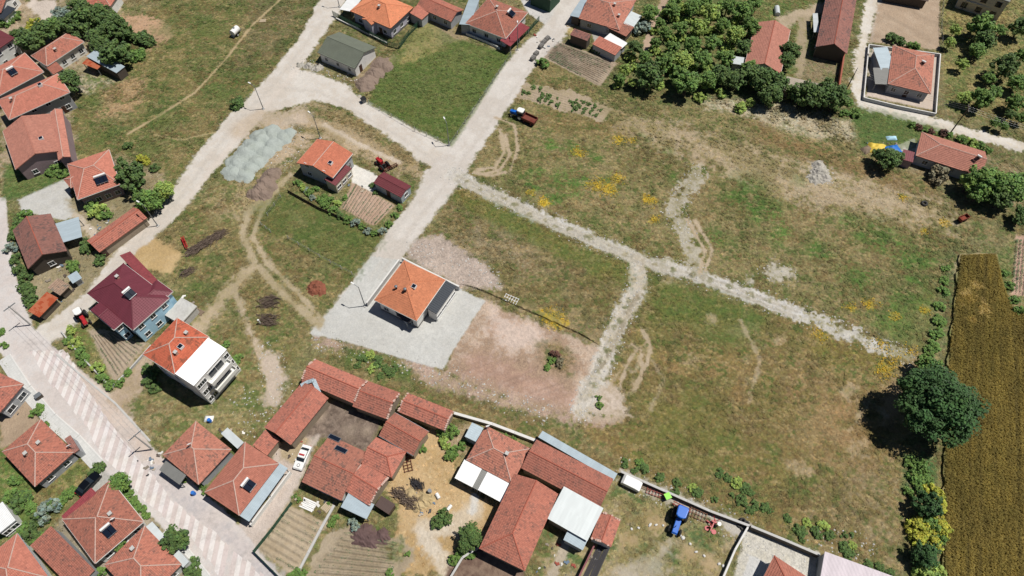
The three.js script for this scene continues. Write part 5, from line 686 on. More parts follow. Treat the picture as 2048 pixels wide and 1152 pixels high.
const bedVeg = furrows('small vegetable garden with many short rows beside the maroon shed', '682,418 712,366 790,410 750,453', 13, 'u', 0.26);
furrows('corner vegetable garden beside the burgundy roofed house', '182,668 230,662 292,690 236,758', 9, 'v', 0.24);
furrows('fenced vegetable garden at the paved street', '515,1100 577,1008 650,1046 592,1146', 8, 'v', 0.26);
const bedLow = furrows('large vegetable garden with curved rows beside the straw yard', '610,1160 690,1060 800,1085 790,1170', 9, 'v', 0.34);
const bedTop = furrows('vegetable patch with dark leafy plants beside the ploughed garden', '1030,192 1050,167 1222,218 1204,240', 6, 'v', 0.12);
// ---------- vehicles ----------
function wheel(parent, r, w, x, z, rimM = M.tank) { const t = mesh('wheel', new THREE.TorusGeometry(r - w * 0.45, w * 0.5, 8, 18).translate(x, r, z), M.rubber, parent); mesh('rim', cyl(r * 0.62, r * 0.62, w * 0.7, x, r, z, 14, 'z'), rimM, t); return t; }
function tractor(label, x, y, turn, col, o = {}) {
  const s = o.s ?? 1, t = thing('tractor', label, 'tractor', g(x, y), turn); t.scale.setScalar(s);
  wheel(t, 0.8, 0.5, -0.8, 0.85, o.rim ?? M.tank); wheel(t, 0.8, 0.5, -0.8, -0.85, o.rim ?? M.tank); wheel(t, 0.5, 0.34, 1.45, 0.75, o.rim ?? M.tank); wheel(t, 0.5, 0.34, 1.45, -0.75, o.rim ?? M.tank);
  const hood = new THREE.ExtrudeGeometry(new THREE.Shape([[0.05, 0.85], [1.95, 0.85], [2.05, 1.2], [1.9, 1.42], [0.05, 1.6]].map((p) => new THREE.Vector2(...p))), { depth: 0.62, bevelEnabled: true, bevelSize: 0.06, bevelThickness: 0.06, bevelSegments: 2 }).translate(0, 0, -0.31);
  mesh('hood', hood, col, t); mesh('chassis', merge([box(3.0, 0.35, 0.45, 0.4, 0.7, 0), box(0.2, 0.2, 1.5, 1.45, 0.5, 0), box(0.25, 0.3, 1.5, -0.8, 0.8, 0)]), M.black, t);
  for (const z of [-1, 1]) mesh('fender', new THREE.CylinderGeometry(0.95, 0.95, 0.42, 14, 1, true, -Math.PI * 0.5, Math.PI).rotateX(Math.PI / 2).rotateZ(Math.PI / 2 * 0).translate(-0.8, 0.85, z * 0.72), o.cab === false ? col : M.black, t);
  mesh('exhaust', cyl(0.05, 0.05, 0.9, 1.3, 1.95, 0.2, 8), M.black, t); mesh('seat', merge([box(0.5, 0.12, 0.5, -0.75, 1.25, 0), box(0.12, 0.5, 0.5, -1.0, 1.5, 0)]), M.black, t); mesh('steering_wheel', new THREE.TorusGeometry(0.2, 0.025, 6, 14).rotateX(Math.PI / 2 - 0.5).translate(-0.2, 1.7, 0), M.black, t);
  for (const z of [-0.2, 0.2]) mesh('headlight', cyl(0.09, 0.09, 0.06, 2.08, 1.15, z, 10, 'x'), M.tank, t);
  if (o.cab !== false) { const cm = o.cabM ?? col; mesh('cab_roof', new THREE.ExtrudeGeometry(new THREE.Shape([[-1.4, -0.5], [-1.25, -0.62], [-0.15, -0.56], [0.02, -0.35], [0.08, 0], [0.02, 0.35], [-0.15, 0.56], [-1.25, 0.62], [-1.4, 0.5]].map((p) => new THREE.Vector2(...p))), { depth: 0.14, bevelEnabled: true, bevelSize: 0.12, bevelThickness: 0.12, bevelSegments: 4 }).rotateX(-Math.PI / 2).translate(0, 2.45, 0), cm, t); mesh('cab_glass', box(1.5, 1.0, 1.25, -0.75, 1.95, 0), M.glass, t); mesh('cab_pillars', merge([-1, 1].flatMap((z) => [box(0.08, 1.05, 0.08, 0.0, 1.95, z * 0.62), box(0.08, 1.05, 0.08, -1.5, 1.95, z * 0.66), box(0.07, 1.05, 0.07, -0.8, 1.95, z * 0.65)])), M.black, t); }
  return t;
}
tractor('big blue tractor with cab parked on the machinery yard', 1354, 1043, headingPx(1360, 1022, 1347, 1062), M.tblue, { s: 1.25 });
tractor('small blue and white tractor hitched to a rusty trailer', 1036, 234, headingPx(1048, 233, 1024, 224), M.tblue, { cabM: M.whitePlastic });
tractor('old red tractor without cab beside the white patio', 766, 333, headingPx(775, 340, 755, 322), M.tred, { cab: false, rim: M.tred });
tractor('red tractor with white canopy beside the burgundy roofed house', 170, 640, headingPx(165, 632, 178, 655), M.tred, { cabM: M.whitePlastic });
function trailer(label, x, y, turn, m, L = 3.4, W = 2) { const t = thing('trailer', label, 'trailer', g(x, y), turn); mesh('bed', box(L, 0.1, W, 0, 0.85, 0), m, t); for (const [w, d, X, Zz] of [[L, 0.08, 0, W / 2], [L, 0.08, 0, -W / 2], [0.08, W, L / 2, 0], [0.08, W, -L / 2, 0]]) mesh('side_board', box(w, 0.6, d, X, 1.2, Zz), m, t); mesh('drawbar', bar(V3(L / 2, 0.7, 0), V3(L / 2 + 1.3, 0.55, 0), 0.06), M.black, t); for (const [X, Zz] of [[-L * 0.25, 1], [-L * 0.25, -1], [L * 0.3, 1], [L * 0.3, -1]]) wheel(t, 0.4, 0.25, X, Zz * (W / 2 - 0.1), M.trust); mesh('axle', merge([box(0.12, 0.5, W - 0.3, -L * 0.25, 0.6, 0), box(0.12, 0.5, W - 0.3, L * 0.3, 0.6, 0)]), M.black, t); }
trailer('rust brown farm trailer behind the small blue tractor', 1059, 244, headingPx(1060, 243, 1038, 233), mat('#7b4a42', { map: rustMap }));
trailer('rusty low trailer frame lying in the dry meadow', 1922, 442, headingPx(1910, 446, 1935, 435), mat('#8a4b38', { map: rustMap }), 2.2, 1);
function car(label, x, y, turn, m, bar_) {
  const t = thing('car', label, 'car', g(x, y), turn), sh = (P) => new THREE.Shape(P.map((p) => new THREE.Vector2(...p)));
  const bodyG = new THREE.ExtrudeGeometry(sh([[-2.15, 0.3], [2.1, 0.3], [2.2, 0.55], [2.05, 0.78], [1.05, 0.92], [-1.5, 0.95], [-2.1, 0.9], [-2.2, 0.6]]), { depth: 1.56, bevelEnabled: true, bevelSize: 0.08, bevelThickness: 0.09, bevelSegments: 3 }).translate(0, 0, -0.78);
  mesh('body', bodyG, m, t);
  mesh('windows', new THREE.ExtrudeGeometry(sh([[1.0, 0.9], [0.35, 1.38], [-1.05, 1.4], [-1.75, 0.94]]), { depth: 1.3, bevelEnabled: true, bevelSize: 0.03, bevelThickness: 0.06, bevelSegments: 2 }).translate(0, 0, -0.65), M.glass, t);
  mesh('roof', new THREE.ExtrudeGeometry(sh([[0.3, 1.4], [0.22, 1.47], [-0.95, 1.48], [-1.08, 1.41]]), { depth: 1.26, bevelEnabled: true, bevelSize: 0.03, bevelThickness: 0.05, bevelSegments: 2 }).translate(0, 0, -0.63), m, t);
  for (const [X, Zz] of [[1.35, 0.76], [1.35, -0.76], [-1.35, 0.76], [-1.35, -0.76]]) wheel(t, 0.33, 0.22, X, Zz, M.steel);
  for (const z of [-0.6, 0.6]) { mesh('headlight', box(0.12, 0.14, 0.34, 2.2, 0.66, z), M.tank, t); mesh('tail_light', box(0.1, 0.16, 0.3, -2.24, 0.72, z), M.tred, t); mesh('mirror', box(0.14, 0.12, 0.2, 0.75, 0.98, z * 1.55), m, t); }
  if (bar_) { mesh('light_bar', merge([box(0.28, 0.14, 1.0, -0.2, 1.58, 0)]), M.tred, t); mesh('hood_emblem', new THREE.TorusGeometry(0.26, 0.04, 5, 20).rotateX(Math.PI / 2).translate(1.55, 0.955, 0), M.black, t); }
  return t;
}
car('white car with red roof bar parked beside the farmhouse', 607, 917, headingPx(613, 902, 600, 931), M.carWhite, true);
car('black car parked under bushes beside a red hip roof', 180, 970, headingPx(170, 980, 190, 958), M.carBlack);
// farm implements
function implement(name, label, x, y, turn, kind, m) { const t = thing(name, label, 'farm implement', g(x, y), turn); if (kind === 'plough') { mesh('beam', merge([box(3.2, 0.14, 0.14, 0, 0.75, 0.2), box(3.2, 0.14, 0.14, 0, 0.75, -0.25), box(0.14, 0.5, 0.6, 0, 0.9, 0)]), m, t); for (let i = 0; i < 5; i++) mesh('share', merge([box(0.12, 0.7, 0.12, -1.4 + i * 0.7, 0.45, 0), box(0.5, 0.45, 0.06, -1.3 + i * 0.7, 0.25, 0.15, 0.6, 0, 0.3)]), m, t); } else if (kind === 'harrow') { mesh('frame', merge([box(3, 0.08, 0.08, 0, 0.3, 0.7), box(3, 0.08, 0.08, 0, 0.3, 0), box(3, 0.08, 0.08, 0, 0.3, -0.7), ...[...Array(6).keys()].map((i) => box(0.08, 0.08, 1.6, -1.4 + i * 0.56, 0.38, 0))]), m, t); for (let i = 0; i < 6; i++) mesh('tine_row', merge([-0.7, 0, 0.7].map((z) => box(0.05, 0.3, 0.05, -1.4 + i * 0.56, 0.15, z))), m, t); } else if (kind === 'mower') { mesh('frame', merge([box(2.2, 0.16, 0.2, 0, 0.7, 0), box(0.3, 0.5, 0.9, -0.6, 0.6, 0), box(0.25, 0.6, 0.25, 0.5, 0.75, 0.3), bar(V3(0.2, 0.7, 0), V3(-0.4, 0.4, 1.2), 0.07), bar(V3(-0.7, 0.8, 0), V3(-1.2, 1.4, 0.5), 0.06), bar(V3(-0.7, 0.8, 0), V3(-1.2, 1.3, -0.6), 0.06)]), m, t); for (const z of [-0.6, 0.6]) mesh('disc', cyl(0.42, 0.42, 0.12, 0.8, 0.12, z, 14), m, t); mesh('hopper', cyl(0.18, 0.34, 0.45, -0.5, 1.1, -0.8, 10), M.whitePlastic, t); mesh('support', box(0.12, 0.9, 0.12, -0.5, 0.45, -0.8), M.steel, t); mesh('skid', box(0.12, 0.6, 0.6, -0.2, 0.3, 0.9), m, t); } else { mesh('hopper', new THREE.CylinderGeometry(0.75, 0.45, 0.6, 4).rotateY(Math.PI / 4).translate(0, 1.0, 0), m, t); mesh('frame', merge([box(0.1, 0.8, 0.1, 0.35, 0.4, 0.35), box(0.1, 0.8, 0.1, -0.35, 0.4, 0.35), box(0.1, 0.8, 0.1, 0.35, 0.4, -0.35), box(0.1, 0.8, 0.1, -0.35, 0.4, -0.35), bar(V3(-0.4, 0.5, 0), V3(-1.4, 0.3, 0), 0.05)]), M.black, t); } }
implement('plough', 'rust red plough standing behind the big blue tractor', 1362, 1016, headingPx(1352, 1010, 1376, 1022), 'plough', M.trust);
implement('harrow', 'brown frame harrow lying along the boundary wall', 1395, 1030, headingPx(1382, 1024, 1410, 1036), 'harrow', mat('#8f7f70', { map: rustMap }));
implement('mower', 'bright red mower implement with white hopper on the grass', 1424, 1052, headingPx(1430, 1040, 1420, 1064), 'mower', M.tred);
implement('spreader', 'small lime green spreader beside the boundary wall', 1333, 996, 0.4, 'spreader', M.lime);
implement('cultivator', 'rusty cultivator frame between the white cover and green spreader', 1310, 984, headingPx(1300, 980, 1322, 988), 'harrow', M.trust);
implement('plough', 'small red plough lying on the grass beside the straw patch', 371, 488, headingPx(368, 480, 375, 496), 'plough', M.tred);
implement('harrow', 'rusty harrow on the straw yard beside the barns', 815, 928, headingPx(814, 920, 818, 940), 'harrow', mat('#6e4238', { map: rustMap }));
implement('harrow', 'pale metal frame lying at the edge of the pink pit', 1022, 600, headingPx(1012, 594, 1036, 604), 'harrow', M.tank);
implement('plough', 'old rusty plough beside the white patio', 783, 338, 0.6, 'plough', mat('#5f3a34', { map: rustMap }));
{ const t = thing('covered_trailer', 'white covered trailer against the boundary wall', 'trailer', g(1262, 970), headingPx(1248, 962, 1276, 976)); mesh('cover', new THREE.ExtrudeGeometry(new THREE.Shape([[-1.6, 0.5], [1.6, 0.5], [1.55, 1.3], [0.9, 1.5], [-1.3, 1.45], [-1.65, 1.1]].map((p) => new THREE.Vector2(...p))), { depth: 1.5, bevelEnabled: true, bevelSize: 0.1, bevelThickness: 0.1, bevelSegments: 3 }).translate(0, 0, -0.75), M.whitePlastic, t); for (const z of [-0.7, 0.7]) wheel(t, 0.32, 0.2, -0.3, z); mesh('jack', box(0.1, 0.55, 0.1, 1.3, 0.27, 0), M.black, t); }
{ const t = thing('water_tanker', 'white tank trailer standing alone on the grassy slope', 'trailer', g(473, 70), headingPx(465, 78, 480, 62)); mesh('tank', cyl(0.8, 0.8, 2.4, 0, 1.35, 0, 18, 'x'), M.whitePlastic, t); mesh('frame', merge([box(3, 0.14, 0.9, 0, 0.52, 0), bar(V3(1.5, 0.5, 0), V3(2.4, 0.3, 0), 0.06)]), M.greySteel, t); for (const z of [-0.7, 0.7]) wheel(t, 0.4, 0.24, -0.2, z); mesh('hatch', cyl(0.25, 0.25, 0.15, 0, 2.2, 0, 12), M.greySteel, t); }
{ const t = thing('water_trough', 'pale barrel shaped trough on the lawn beside the long house', 'trough', g(1553, 25), 1.45); mesh('shell', new THREE.CylinderGeometry(0.7, 0.7, 3, 14, 1, false, 0, Math.PI).rotateX(Math.PI / 2).rotateZ(Math.PI / 2).rotateY(Math.PI / 2).translate(0, 0.5, 0), M.paleSheet, t); mesh('base', box(3, 0.5, 1.3, 0, 0.25, 0), M.wgrey, t); }
// tyres
function tyre(label, x, y, r, up, group) { const o = mesh('tyre', new THREE.TorusGeometry(r * 0.68, r * 0.32, 8, 20).rotateX(Math.PI / 2).translate(0, r * 0.32, 0), M.tyreGrey); o.position.copy(g(x, y)).setY(up); tag(o, label, 'tyre', group); }
tyre('big lone tyre lying in the dry meadow', 1848, 408, 0.75, 0);
tyre('small tyre lying beside the rusty trailer frame', 1934, 434, 0.45, 0);
for (const [x, y, u] of [[1484, 1042, 0], [1492, 1048, 0], [1479, 1050, 0], [1486, 1056, 0], [1484, 1043, 0.37], [1491, 1049, 0.37]]) tyre('old tyre in the heap at the corner of the boundary wall', x, y, 0.55, u, 'tyre heap');
// blocks, bins, boards, barrels, tarps
for (const [x, y] of [[1066, 119], [1072, 110], [1082, 95], [1087, 87], [1094, 80]]) { const t = thing('concrete_block', 'rough grey concrete block at the roadside of the ploughed garden', 'block', g(x, y), 0.9, 'concrete blocks along the road'); mesh('block', box(1.5, 0.9, 0.9, 0, 0.45, 0), M.base, t); mesh('lifting_rib', box(1.1, 0.14, 0.35, 0, 0.96, 0), M.base, t); }
{ const t = thing('waste_bin', 'grey waste bin at the corner of the grass lot', 'bin', g(728, 204), 0.6); mesh('body', new THREE.CylinderGeometry(0.8, 0.62, 1, 4).rotateY(Math.PI / 4).translate(0, 0.6, 0), M.greySteel, t); mesh('lid', box(1.25, 0.1, 1.2, 0, 1.15, 0, 0, 0.06), M.black, t); for (const s of [-0.4, 0.4]) mesh('caster', cyl(0.1, 0.1, 0.08, s, 0.1, 0.3, 8, 'z'), M.black, t); }
{ const t = thing('waste_bin', 'dark box bin on the tiled pavement of the street', 'bin', g(81, 795), 0.8); mesh('body', box(1.1, 0.9, 0.8, 0, 0.57, 0), M.wdark, t); mesh('lid', box(1.2, 0.08, 0.9, 0, 1.06, 0), M.greySteel, t); }
function tarp(label, x, y, w, d, m, h, turn = 0) { const q = new THREE.PlaneGeometry(w, d, 16, 14).rotateX(-Math.PI / 2), p = q.attributes.position; for (let i = 0; i < p.count; i++) { const X = p.getX(i), Zz = p.getZ(i), e = Math.max(Math.abs(X) / w, Math.abs(Zz) / d) * 2; p.setY(i, Math.max(0.03, h * (1 - Math.pow(e, 3)) * (0.7 + 0.6 * vn(X * 1.3 + x, Zz * 1.3)) + 0.12 * vn(X * 4, Zz * 4 + y))); p.setX(i, X * (1 + 0.2 * (vn(Zz * 0.9 + 5, y) - 0.5))); } q.computeVertexNormals(); const o = mesh('tarp', q, m); o.position.copy(g(x, y)); o.rotation.y = turn; tag(o, label, 'tarp'); }
tarp('bright blue tarp draped over goods beside the salmon roofed house', 1784, 303, 4, 3.2, M.tarpBlue, 1.1, 0.2);
tarp('yellow tarp over a heap beside the blue tarp', 1754, 298, 4.2, 3, M.tarpYellow, 0.9, -0.2);
tarp('grey crumpled sheet at the end of the yellow tarp', 1733, 300, 2.4, 2, M.wood, 0.6, 0.5);
tarp('blue and white heap of cloth on the lawn beside the blue tarp', 1783, 277, 2.4, 1.2, M.wblue, 0.5, 0);
tarp('white crumpled sheet on the grass by the blue barrel', 418, 838, 1.6, 1.2, M.whitePlastic, 0.5, 0);
function barrel(label, x, y, m, lying) { const t = thing('barrel', label, 'barrel', g(x, y), rr(0, 3)); const c = lying ? cyl(0.32, 0.32, 1, 0, 0.32, 0, 14, 'x') : cyl(0.32, 0.32, 1, 0, 0.5, 0, 14); mesh('drum', c, m, t); mesh('hoops', merge([-0.25, 0.25].map((s) => (lying ? new THREE.TorusGeometry(0.325, 0.025, 5, 18).rotateY(Math.PI / 2).translate(s, 0.34, 0) : new THREE.TorusGeometry(0.325, 0.025, 5, 18).rotateX(Math.PI / 2).translate(0, 0.5 + s, 0)))), m, t); }
barrel('blue barrel behind the pyramid roofed house', 421, 843, M.tarpBlue); barrel('white barrel lying on the straw yard', 876, 993, M.whitePlastic, true); barrel('silver drum on the straw yard beside the firewood', 860, 984, M.steel); barrel('blue barrel at the street side of the pyramid roofed house', 389, 988, M.tarpBlue); barrel('white barrel lying beside the dark trough on the straw yard', 899, 1016, M.whitePlastic, true);
function boards(label, x, y, n, L, m, turn, cat = 'boards') { const t = thing('plank_stack', label, cat, g(x, y), turn); for (let k = 0; k < 2; k++) for (let i = 0; i < n; i++) mesh('plank', box(L * rr(0.92, 1), 0.08, 0.24, rr(-0.1, 0.1), 0.04 + k * 0.085, (i - (n - 1) / 2) * 0.29, rr(-0.02, 0.02)), m, t); }
boards('stack of dark planks beside the dark red wall', 1193, 1125, 7, 7, M.plank, headingPx(1205, 1100, 1182, 1150));
boards('pale plank platform on the dry grass beside the old house', 1140, 50, 5, 2, M.paleWood, 0.2);
boards('tan boards lying on the grassy slope', 526, 42, 4, 1.6, M.paleWood, 0.1);
boards('white boards stacked in the small farmhouse yard', 617, 1010, 6, 2.6, M.whitePlastic, -0.4);
boards('old wooden pallet beside the blue roofed shelter', 655, 1013, 5, 1.8, M.paleWood, 0.9);
boards('long poles stacked along the boundary wall', 1288, 974, 3, 2.6, M.wood, headingPx(1278, 970, 1300, 980));
boards('broken boards scattered on the lawn beside the stone terrace', 165, 103, 6, 2, M.paleWood, 0.6);
boards('planks on the concrete terrace edge beside the blue house', 395, 622, 4, 3, M.wood, -0.5);
{ const t = thing('white_post', 'white post standing beside the tangled branch heap', 'post', g(521, 648), 0); mesh('shaft', box(0.22, 1.6, 0.22, 0, 0.8, 0), M.white, t); mesh('cap', box(0.3, 0.08, 0.3, 0, 1.64, 0), M.white, t); }

// ---------- trees and bushes ----------
function crownGeo(leaves, size, clumps, flatness, gaps) { // unit crown of leaf faces round clumps spread through the volume
  const pos = [], nor = [], col = [], uv = [], C = [];
  for (let i = 0; i < clumps; i++) { const u = rr(-0.55, 1), a = rr(0, 6.283), r = Math.sqrt(Math.max(0, 1 - u * u)) * rr(0.3, 1.0), k = rr(0.14, 0.34) * (1 - 0.2 * gaps); C.push([V3(Math.cos(a) * r, u * flatness * rr(0.45, 0.85), Math.sin(a) * r), k, rr(0.85, 1.15), rr(-0.1, 0.1)]); }
  const n = V3(), t = V3(), b = V3(), p = V3();
  for (let i = 0; i < leaves; i++) {
    const [c, k, br, hu] = C[Math.floor(rnd() * C.length)];
    n.set(rr(-1, 1), rr(-0.8, 1), rr(-1, 1)).normalize(); p.copy(c).addScaledVector(n, k * Math.pow(rnd(), 0.3)); p.y = Math.max(p.y, -0.6 * flatness);
    n.multiplyScalar(0.8).add(V3(rr(-0.7, 0.7), rr(-0.2, 1.1), rr(-0.7, 0.7))).normalize(); t.set(rr(-1, 1), rr(-1, 1), rr(-1, 1)).cross(n).normalize(); b.crossVectors(n, t);
    const s = size * rr(0.6, 1.3), v = br * rr(0.72, 1.28), h = hu + rr(-0.1, 0.1), w = [v * (1 + h), v, v * (1 - h)];
    const q = [[-0.5, -0.5], [0.6, -0.35], [0.5, 0.55], [-0.35, 0.6]].map(([x, y]) => p.clone().addScaledVector(t, x * s).addScaledVector(b, y * s));
    for (const e of [0, 1, 2, 0, 2, 3]) { pos.push(q[e].x, q[e].y, q[e].z); nor.push(n.x, n.y, n.z); col.push(...w); uv.push(0, 0); }
  }
  const G = new THREE.BufferGeometry(); G.setAttribute('position', new THREE.Float32BufferAttribute(pos, 3)); G.setAttribute('normal', new THREE.Float32BufferAttribute(nor, 3)); G.setAttribute('color', new THREE.Float32BufferAttribute(col, 3)); G.setAttribute('uv', new THREE.Float32BufferAttribute(uv, 2)); return G;
}
const crowns = [0, 1, 2, 3, 4].map((i) => crownGeo(3000, 0.115, 60 + 8 * i, 0.95, i % 2)), bushes = [0, 1, 2].map(() => crownGeo(900, 0.17, 26, 0.75, 0)), sprigs = [0, 1, 2].map(() => crownGeo(220, 0.3, 10, 0.7, 0));
const trunkGeo = (() => { const L = [bar(V3(0, 0, 0), V3(0.02, 1.0, 0.01), 0.1, 8, 0.065)]; for (let i = 0; i < 7; i++) { const a = i * 0.9 + 0.3, y = 0.6 + 0.06 * i; L.push(bar(V3(0.01, y, 0), V3(Math.cos(a) * 0.5, y + rr(0.4, 0.7), Math.sin(a) * 0.5), 0.045, 6, 0.015)); } return merge(L); })();
const stemGeo = (() => { const L = []; for (let i = 0; i < 5; i++) { const a = i * 1.26; L.push(bar(V3(Math.cos(a) * 0.05, 0, Math.sin(a) * 0.05), V3(Math.cos(a) * 0.45, 0.7, Math.sin(a) * 0.45), 0.035, 5, 0.015)); } return merge(L); })();
const leafM = (hex, k = 0.78) => { const c = lin(hex, k); const m = new THREE.MeshPhysicalMaterial({ vertexColors: true, roughness: 0.9, transmission: 0.28, thickness: 0 }); m.color.setRGB(...c); return m; };
const LF = { dark: leafM('#5c7838', 0.9), deep: leafM('#416a2e', 0.75), mid: leafM('#6f9040', 0.92), light: leafM('#97ac52', 1), yellow: leafM('#b0b03a', 0.95), sage: leafM('#93a393', 0.85), dry: leafM('#968c6c'), red: leafM('#7a5444') };
let tk = 0;
function tree(x, y, rpx, kind, label, group, o = {}) {
  const r0 = rpx * mpp(y), bush = o.bush, hc = o.h ?? (bush ? r0 * 0.55 : r0 * 0.95 + 1), p = g(x, y, Math.min(hc, 8)), r = r0 * (CAM_H - hc) / CAM_H * 1.04;
  const t = thing(o.name ?? (bush ? 'bush' : 'tree'), label, bush ? 'bush' : 'tree', p.clone().setY(0), rr(0, 6.28), group);
  const G = o.geo ?? (bush ? (r < 0.7 ? sprigs : bushes) : crowns)[tk++ % (bush ? 3 : 5)];
  const c = mesh('crown', G, LF[kind], t), ky = o.ky ?? rr(0.85, 1.1); c.scale.set(r * rr(0.92, 1.06), r * ky, r * rr(0.92, 1.06)); c.position.y = bush ? r * 0.45 * ky : hc;
  const s = mesh(bush ? 'stems' : 'trunk', bush ? stemGeo : trunkGeo, M.bark, t); s.scale.set(bush ? r : Math.min(r * 0.8, 3), bush ? r : hc * 0.95, bush ? r : Math.min(r * 0.8, 3));
  return t;
}
const LOOK = { dark: 'dark green', deep: 'deep green', mid: 'green', light: 'light green', yellow: 'yellow green', sage: 'grey green', dry: 'brown half bare', red: 'reddish' };
function many(list, kind, label, group, o = {}) {
  const L = list.trim().split(/\s+/).map((s) => s.split(',')), rest = label.match(/\b(tree|bush|shrub|weed clump|weed|nettle thicket)\b.*/)[0], R = L.map(([, y, r]) => r * mpp(+y)).sort((a, b) => a - b), mid = R[R.length >> 1];
  for (const [x, y, r, k] of L) { const m = r * mpp(+y); tree(+x, +y, +r, k ?? kind, L.length < 2 ? label : (m > mid * 1.18 ? 'large ' : m < mid * 0.85 ? 'small ' : '') + LOOK[k ?? kind] + ' ' + rest, L.length < 2 ? undefined : group ?? label, o); }
}
// the big tree at the wheat field
tree(1873, 808, 74, 'deep', 'huge dark round tree at the edge of the wheat field', undefined, { geo: crownGeo(26000, 0.05, 170, 1, 0), h: 7.2, ky: 0.85 });
tree(1857, 735, 26, 'mid', 'smaller green tree behind the huge tree', undefined);
tree(1855, 1010, 28, 'deep', 'dark green tree between the nettle thicket and yellow green shrubs', undefined, { h: 2.6 });
tree(1850, 1108, 26, 'deep', 'dark green tree between yellow green and pale shrubs at the wheat field', undefined, { h: 2.4 });
many('1868,985,20 1880,1010,20 1878,1050,22 1835,1052,22 1840,1078,20 1865,1085,22 1890,1065,16', 'yellow', 'bright yellow green shrub in the row beside the wheat field', 'yellow green shrubs', { bush: 1 });
many('1868,1048,20 1880,1078,16', 'mid', 'mid green shrub among the yellow green shrubs', 'green shrubs among yellow', { bush: 1 });
many('1850,1145,24 1880,1140,18', 'light', 'pale green shrub closing the shrub row at the wheat field', 'pale shrubs at wheat field', { bush: 1 });
many('1825,925,14 1845,935,16 1830,955,16 1855,960,14 1840,975,14 1820,985,12', 'mid', 'low green nettle thicket between the huge tree and the shrubs', 'nettle thicket', { bush: 1 });
many('1890,560,10 1888,580,12 1882,610,13 1880,640,14 1876,665,14 1872,690,14 1862,700,12 1893,535,9', 'mid', 'ragged hedge bush along the edge of the wheat field', 'hedge along the wheat field', { bush: 1, ky: 0.7 });
many('2010,545,10 2020,570,10 2028,600,12 2040,620,14', 'mid', 'hedge bush between the wheat field and the pink garden', 'hedge by the pink garden', { bush: 1 });
// wood at the top
many('1300,25,17.6 1345,20,16.0 1385,15,17.6 1420,25,20.8,light 1455,12,19.2 1490,20,19.2 1500,55,20.8 1470,70,19.2,light 1510,5,16.0 1360,55,16.0 1400,55,17.6,light 1330,65,14.4 1385,90,17.6 1425,85,17.6 1345,95,16.0 1300,150,27.2,dark 1330,125,19.2 1365,120,19.2,light 1405,120,19.2 1450,115,19.2 1490,95,16.0,dark 1270,95,16.0,dark 1290,115,12.8 1375,165,27.2 1360,150,19.2 1440,150,20.8,dark 1470,160,20.8,dark 1415,160,19.2 1250,140,12.8,light 1240,158,11.2 1500,135,16.0 1265,165,9.6,light 1410,5,14.4 1350,0,14.4 1320,45,11.2 1445,50,14.4 1310,85,11.2', 'mid', 'leafy green tree in the thick overgrown wood beside the ploughed garden', 'trees of the overgrown wood');
many('1345,75,12 1310,60,12 1365,75,12 1390,70,13 1420,60,12 1350,35,12 1375,40,12 1440,75,12 1455,95,13 1400,105,12 1330,110,13 1310,100,12 1275,135,12 1345,140,12 1420,135,12 1385,140,12 1480,120,12 1260,115,12 1235,170,10 1320,170,12 1400,195,12 1440,185,12 1470,40,12 1365,15,12 1330,25,10', 'light', 'light green bush filling the gaps of the overgrown wood', 'bushes of the overgrown wood', { bush: 1 });
many('1528,160,26 1555,168,26 1505,150,24 1540,190,22 1612,188,28 1640,195,22 1672,196,28 1655,175,18 1590,185,16', 'dark', 'dark green tree in the row in front of the plank roofed shed', 'dark tree row by the plank shed');
many('1580,102,20 1572,120,16', 'dark', 'dark green tree against the long pinkish red roof', 'trees against the long house');
many('1284,55,18', 'sage', 'silvery grey green willow bush beside the old patchy roof', undefined, { bush: 1, ky: 1.1 });
many('1198,100,10 1190,97,8', 'dark', 'dark bush against the low orange tiled shed', 'bushes at the tiled shed', { bush: 1 });
many('1085,125,13', 'mid', 'round green bush at the road beside the ploughed garden', undefined, { bush: 1 });
many('1482,215,14 1500,205,10', 'light', 'light green shrub among the pale dry weeds', 'shrubs in the dry weeds', { bush: 1 });
many('1965,52,27 1972,80,22,dark 2012,130,26,dark 1955,100,16 2040,55,20,dark 1965,195,22 1930,195,14,light 2030,205,18 2035,165,18 1990,185,14 2045,110,14 2020,228,10,dark 1990,245,10 2008,252,9 1910,60,12,light 1925,128,12,light 1980,155,12 2045,235,12 1900,85,10,light 2000,60,12', 'mid', 'leafy orchard tree standing in tall dry grass beside the walled yard', 'orchard trees');
many('1785,75,14,dark 1800,80,12,dark 1828,92,14', 'mid', 'dark bush behind the wall of the red hip roofed house', 'bushes behind the yard wall', { bush: 1 });
many('1778,318,22,dark 1758,310,14,dark 1795,312,14,dark', 'dark', 'dark tree beside the blue tarp', 'trees beside the blue tarp');
many('1965,358,32 1990,370,30 2020,375,30 1940,365,20,light 2042,365,20 1960,385,22 2005,395,24,dark', 'mid', 'bushy green tree beside the salmon tiled house', 'trees beside the salmon house');
many('1880,345,24', 'dry', 'half bare grey brown shrub beside the salmon tiled house', undefined, { bush: 1 });
many('1862,262,8,red 1850,258,7 1888,265,9,red 1900,270,8 1925,278,12 1945,285,12,light 1825,250,8 1838,254,8,red 1960,290,10 1975,300,10', 'mid', 'hedge bush along the lane behind the salmon roof', 'hedge behind the salmon house', { bush: 1 });
many('2045,425,16 2040,440,12', 'dark', 'dark tree at the far edge of the meadow near the pink garden', 'trees at the meadow edge');
many('1700,205,10 1712,225,12 1690,225,10', 'mid', 'grassy bush at the bend of the pale lane', 'bushes at the lane bend', { bush: 1 });
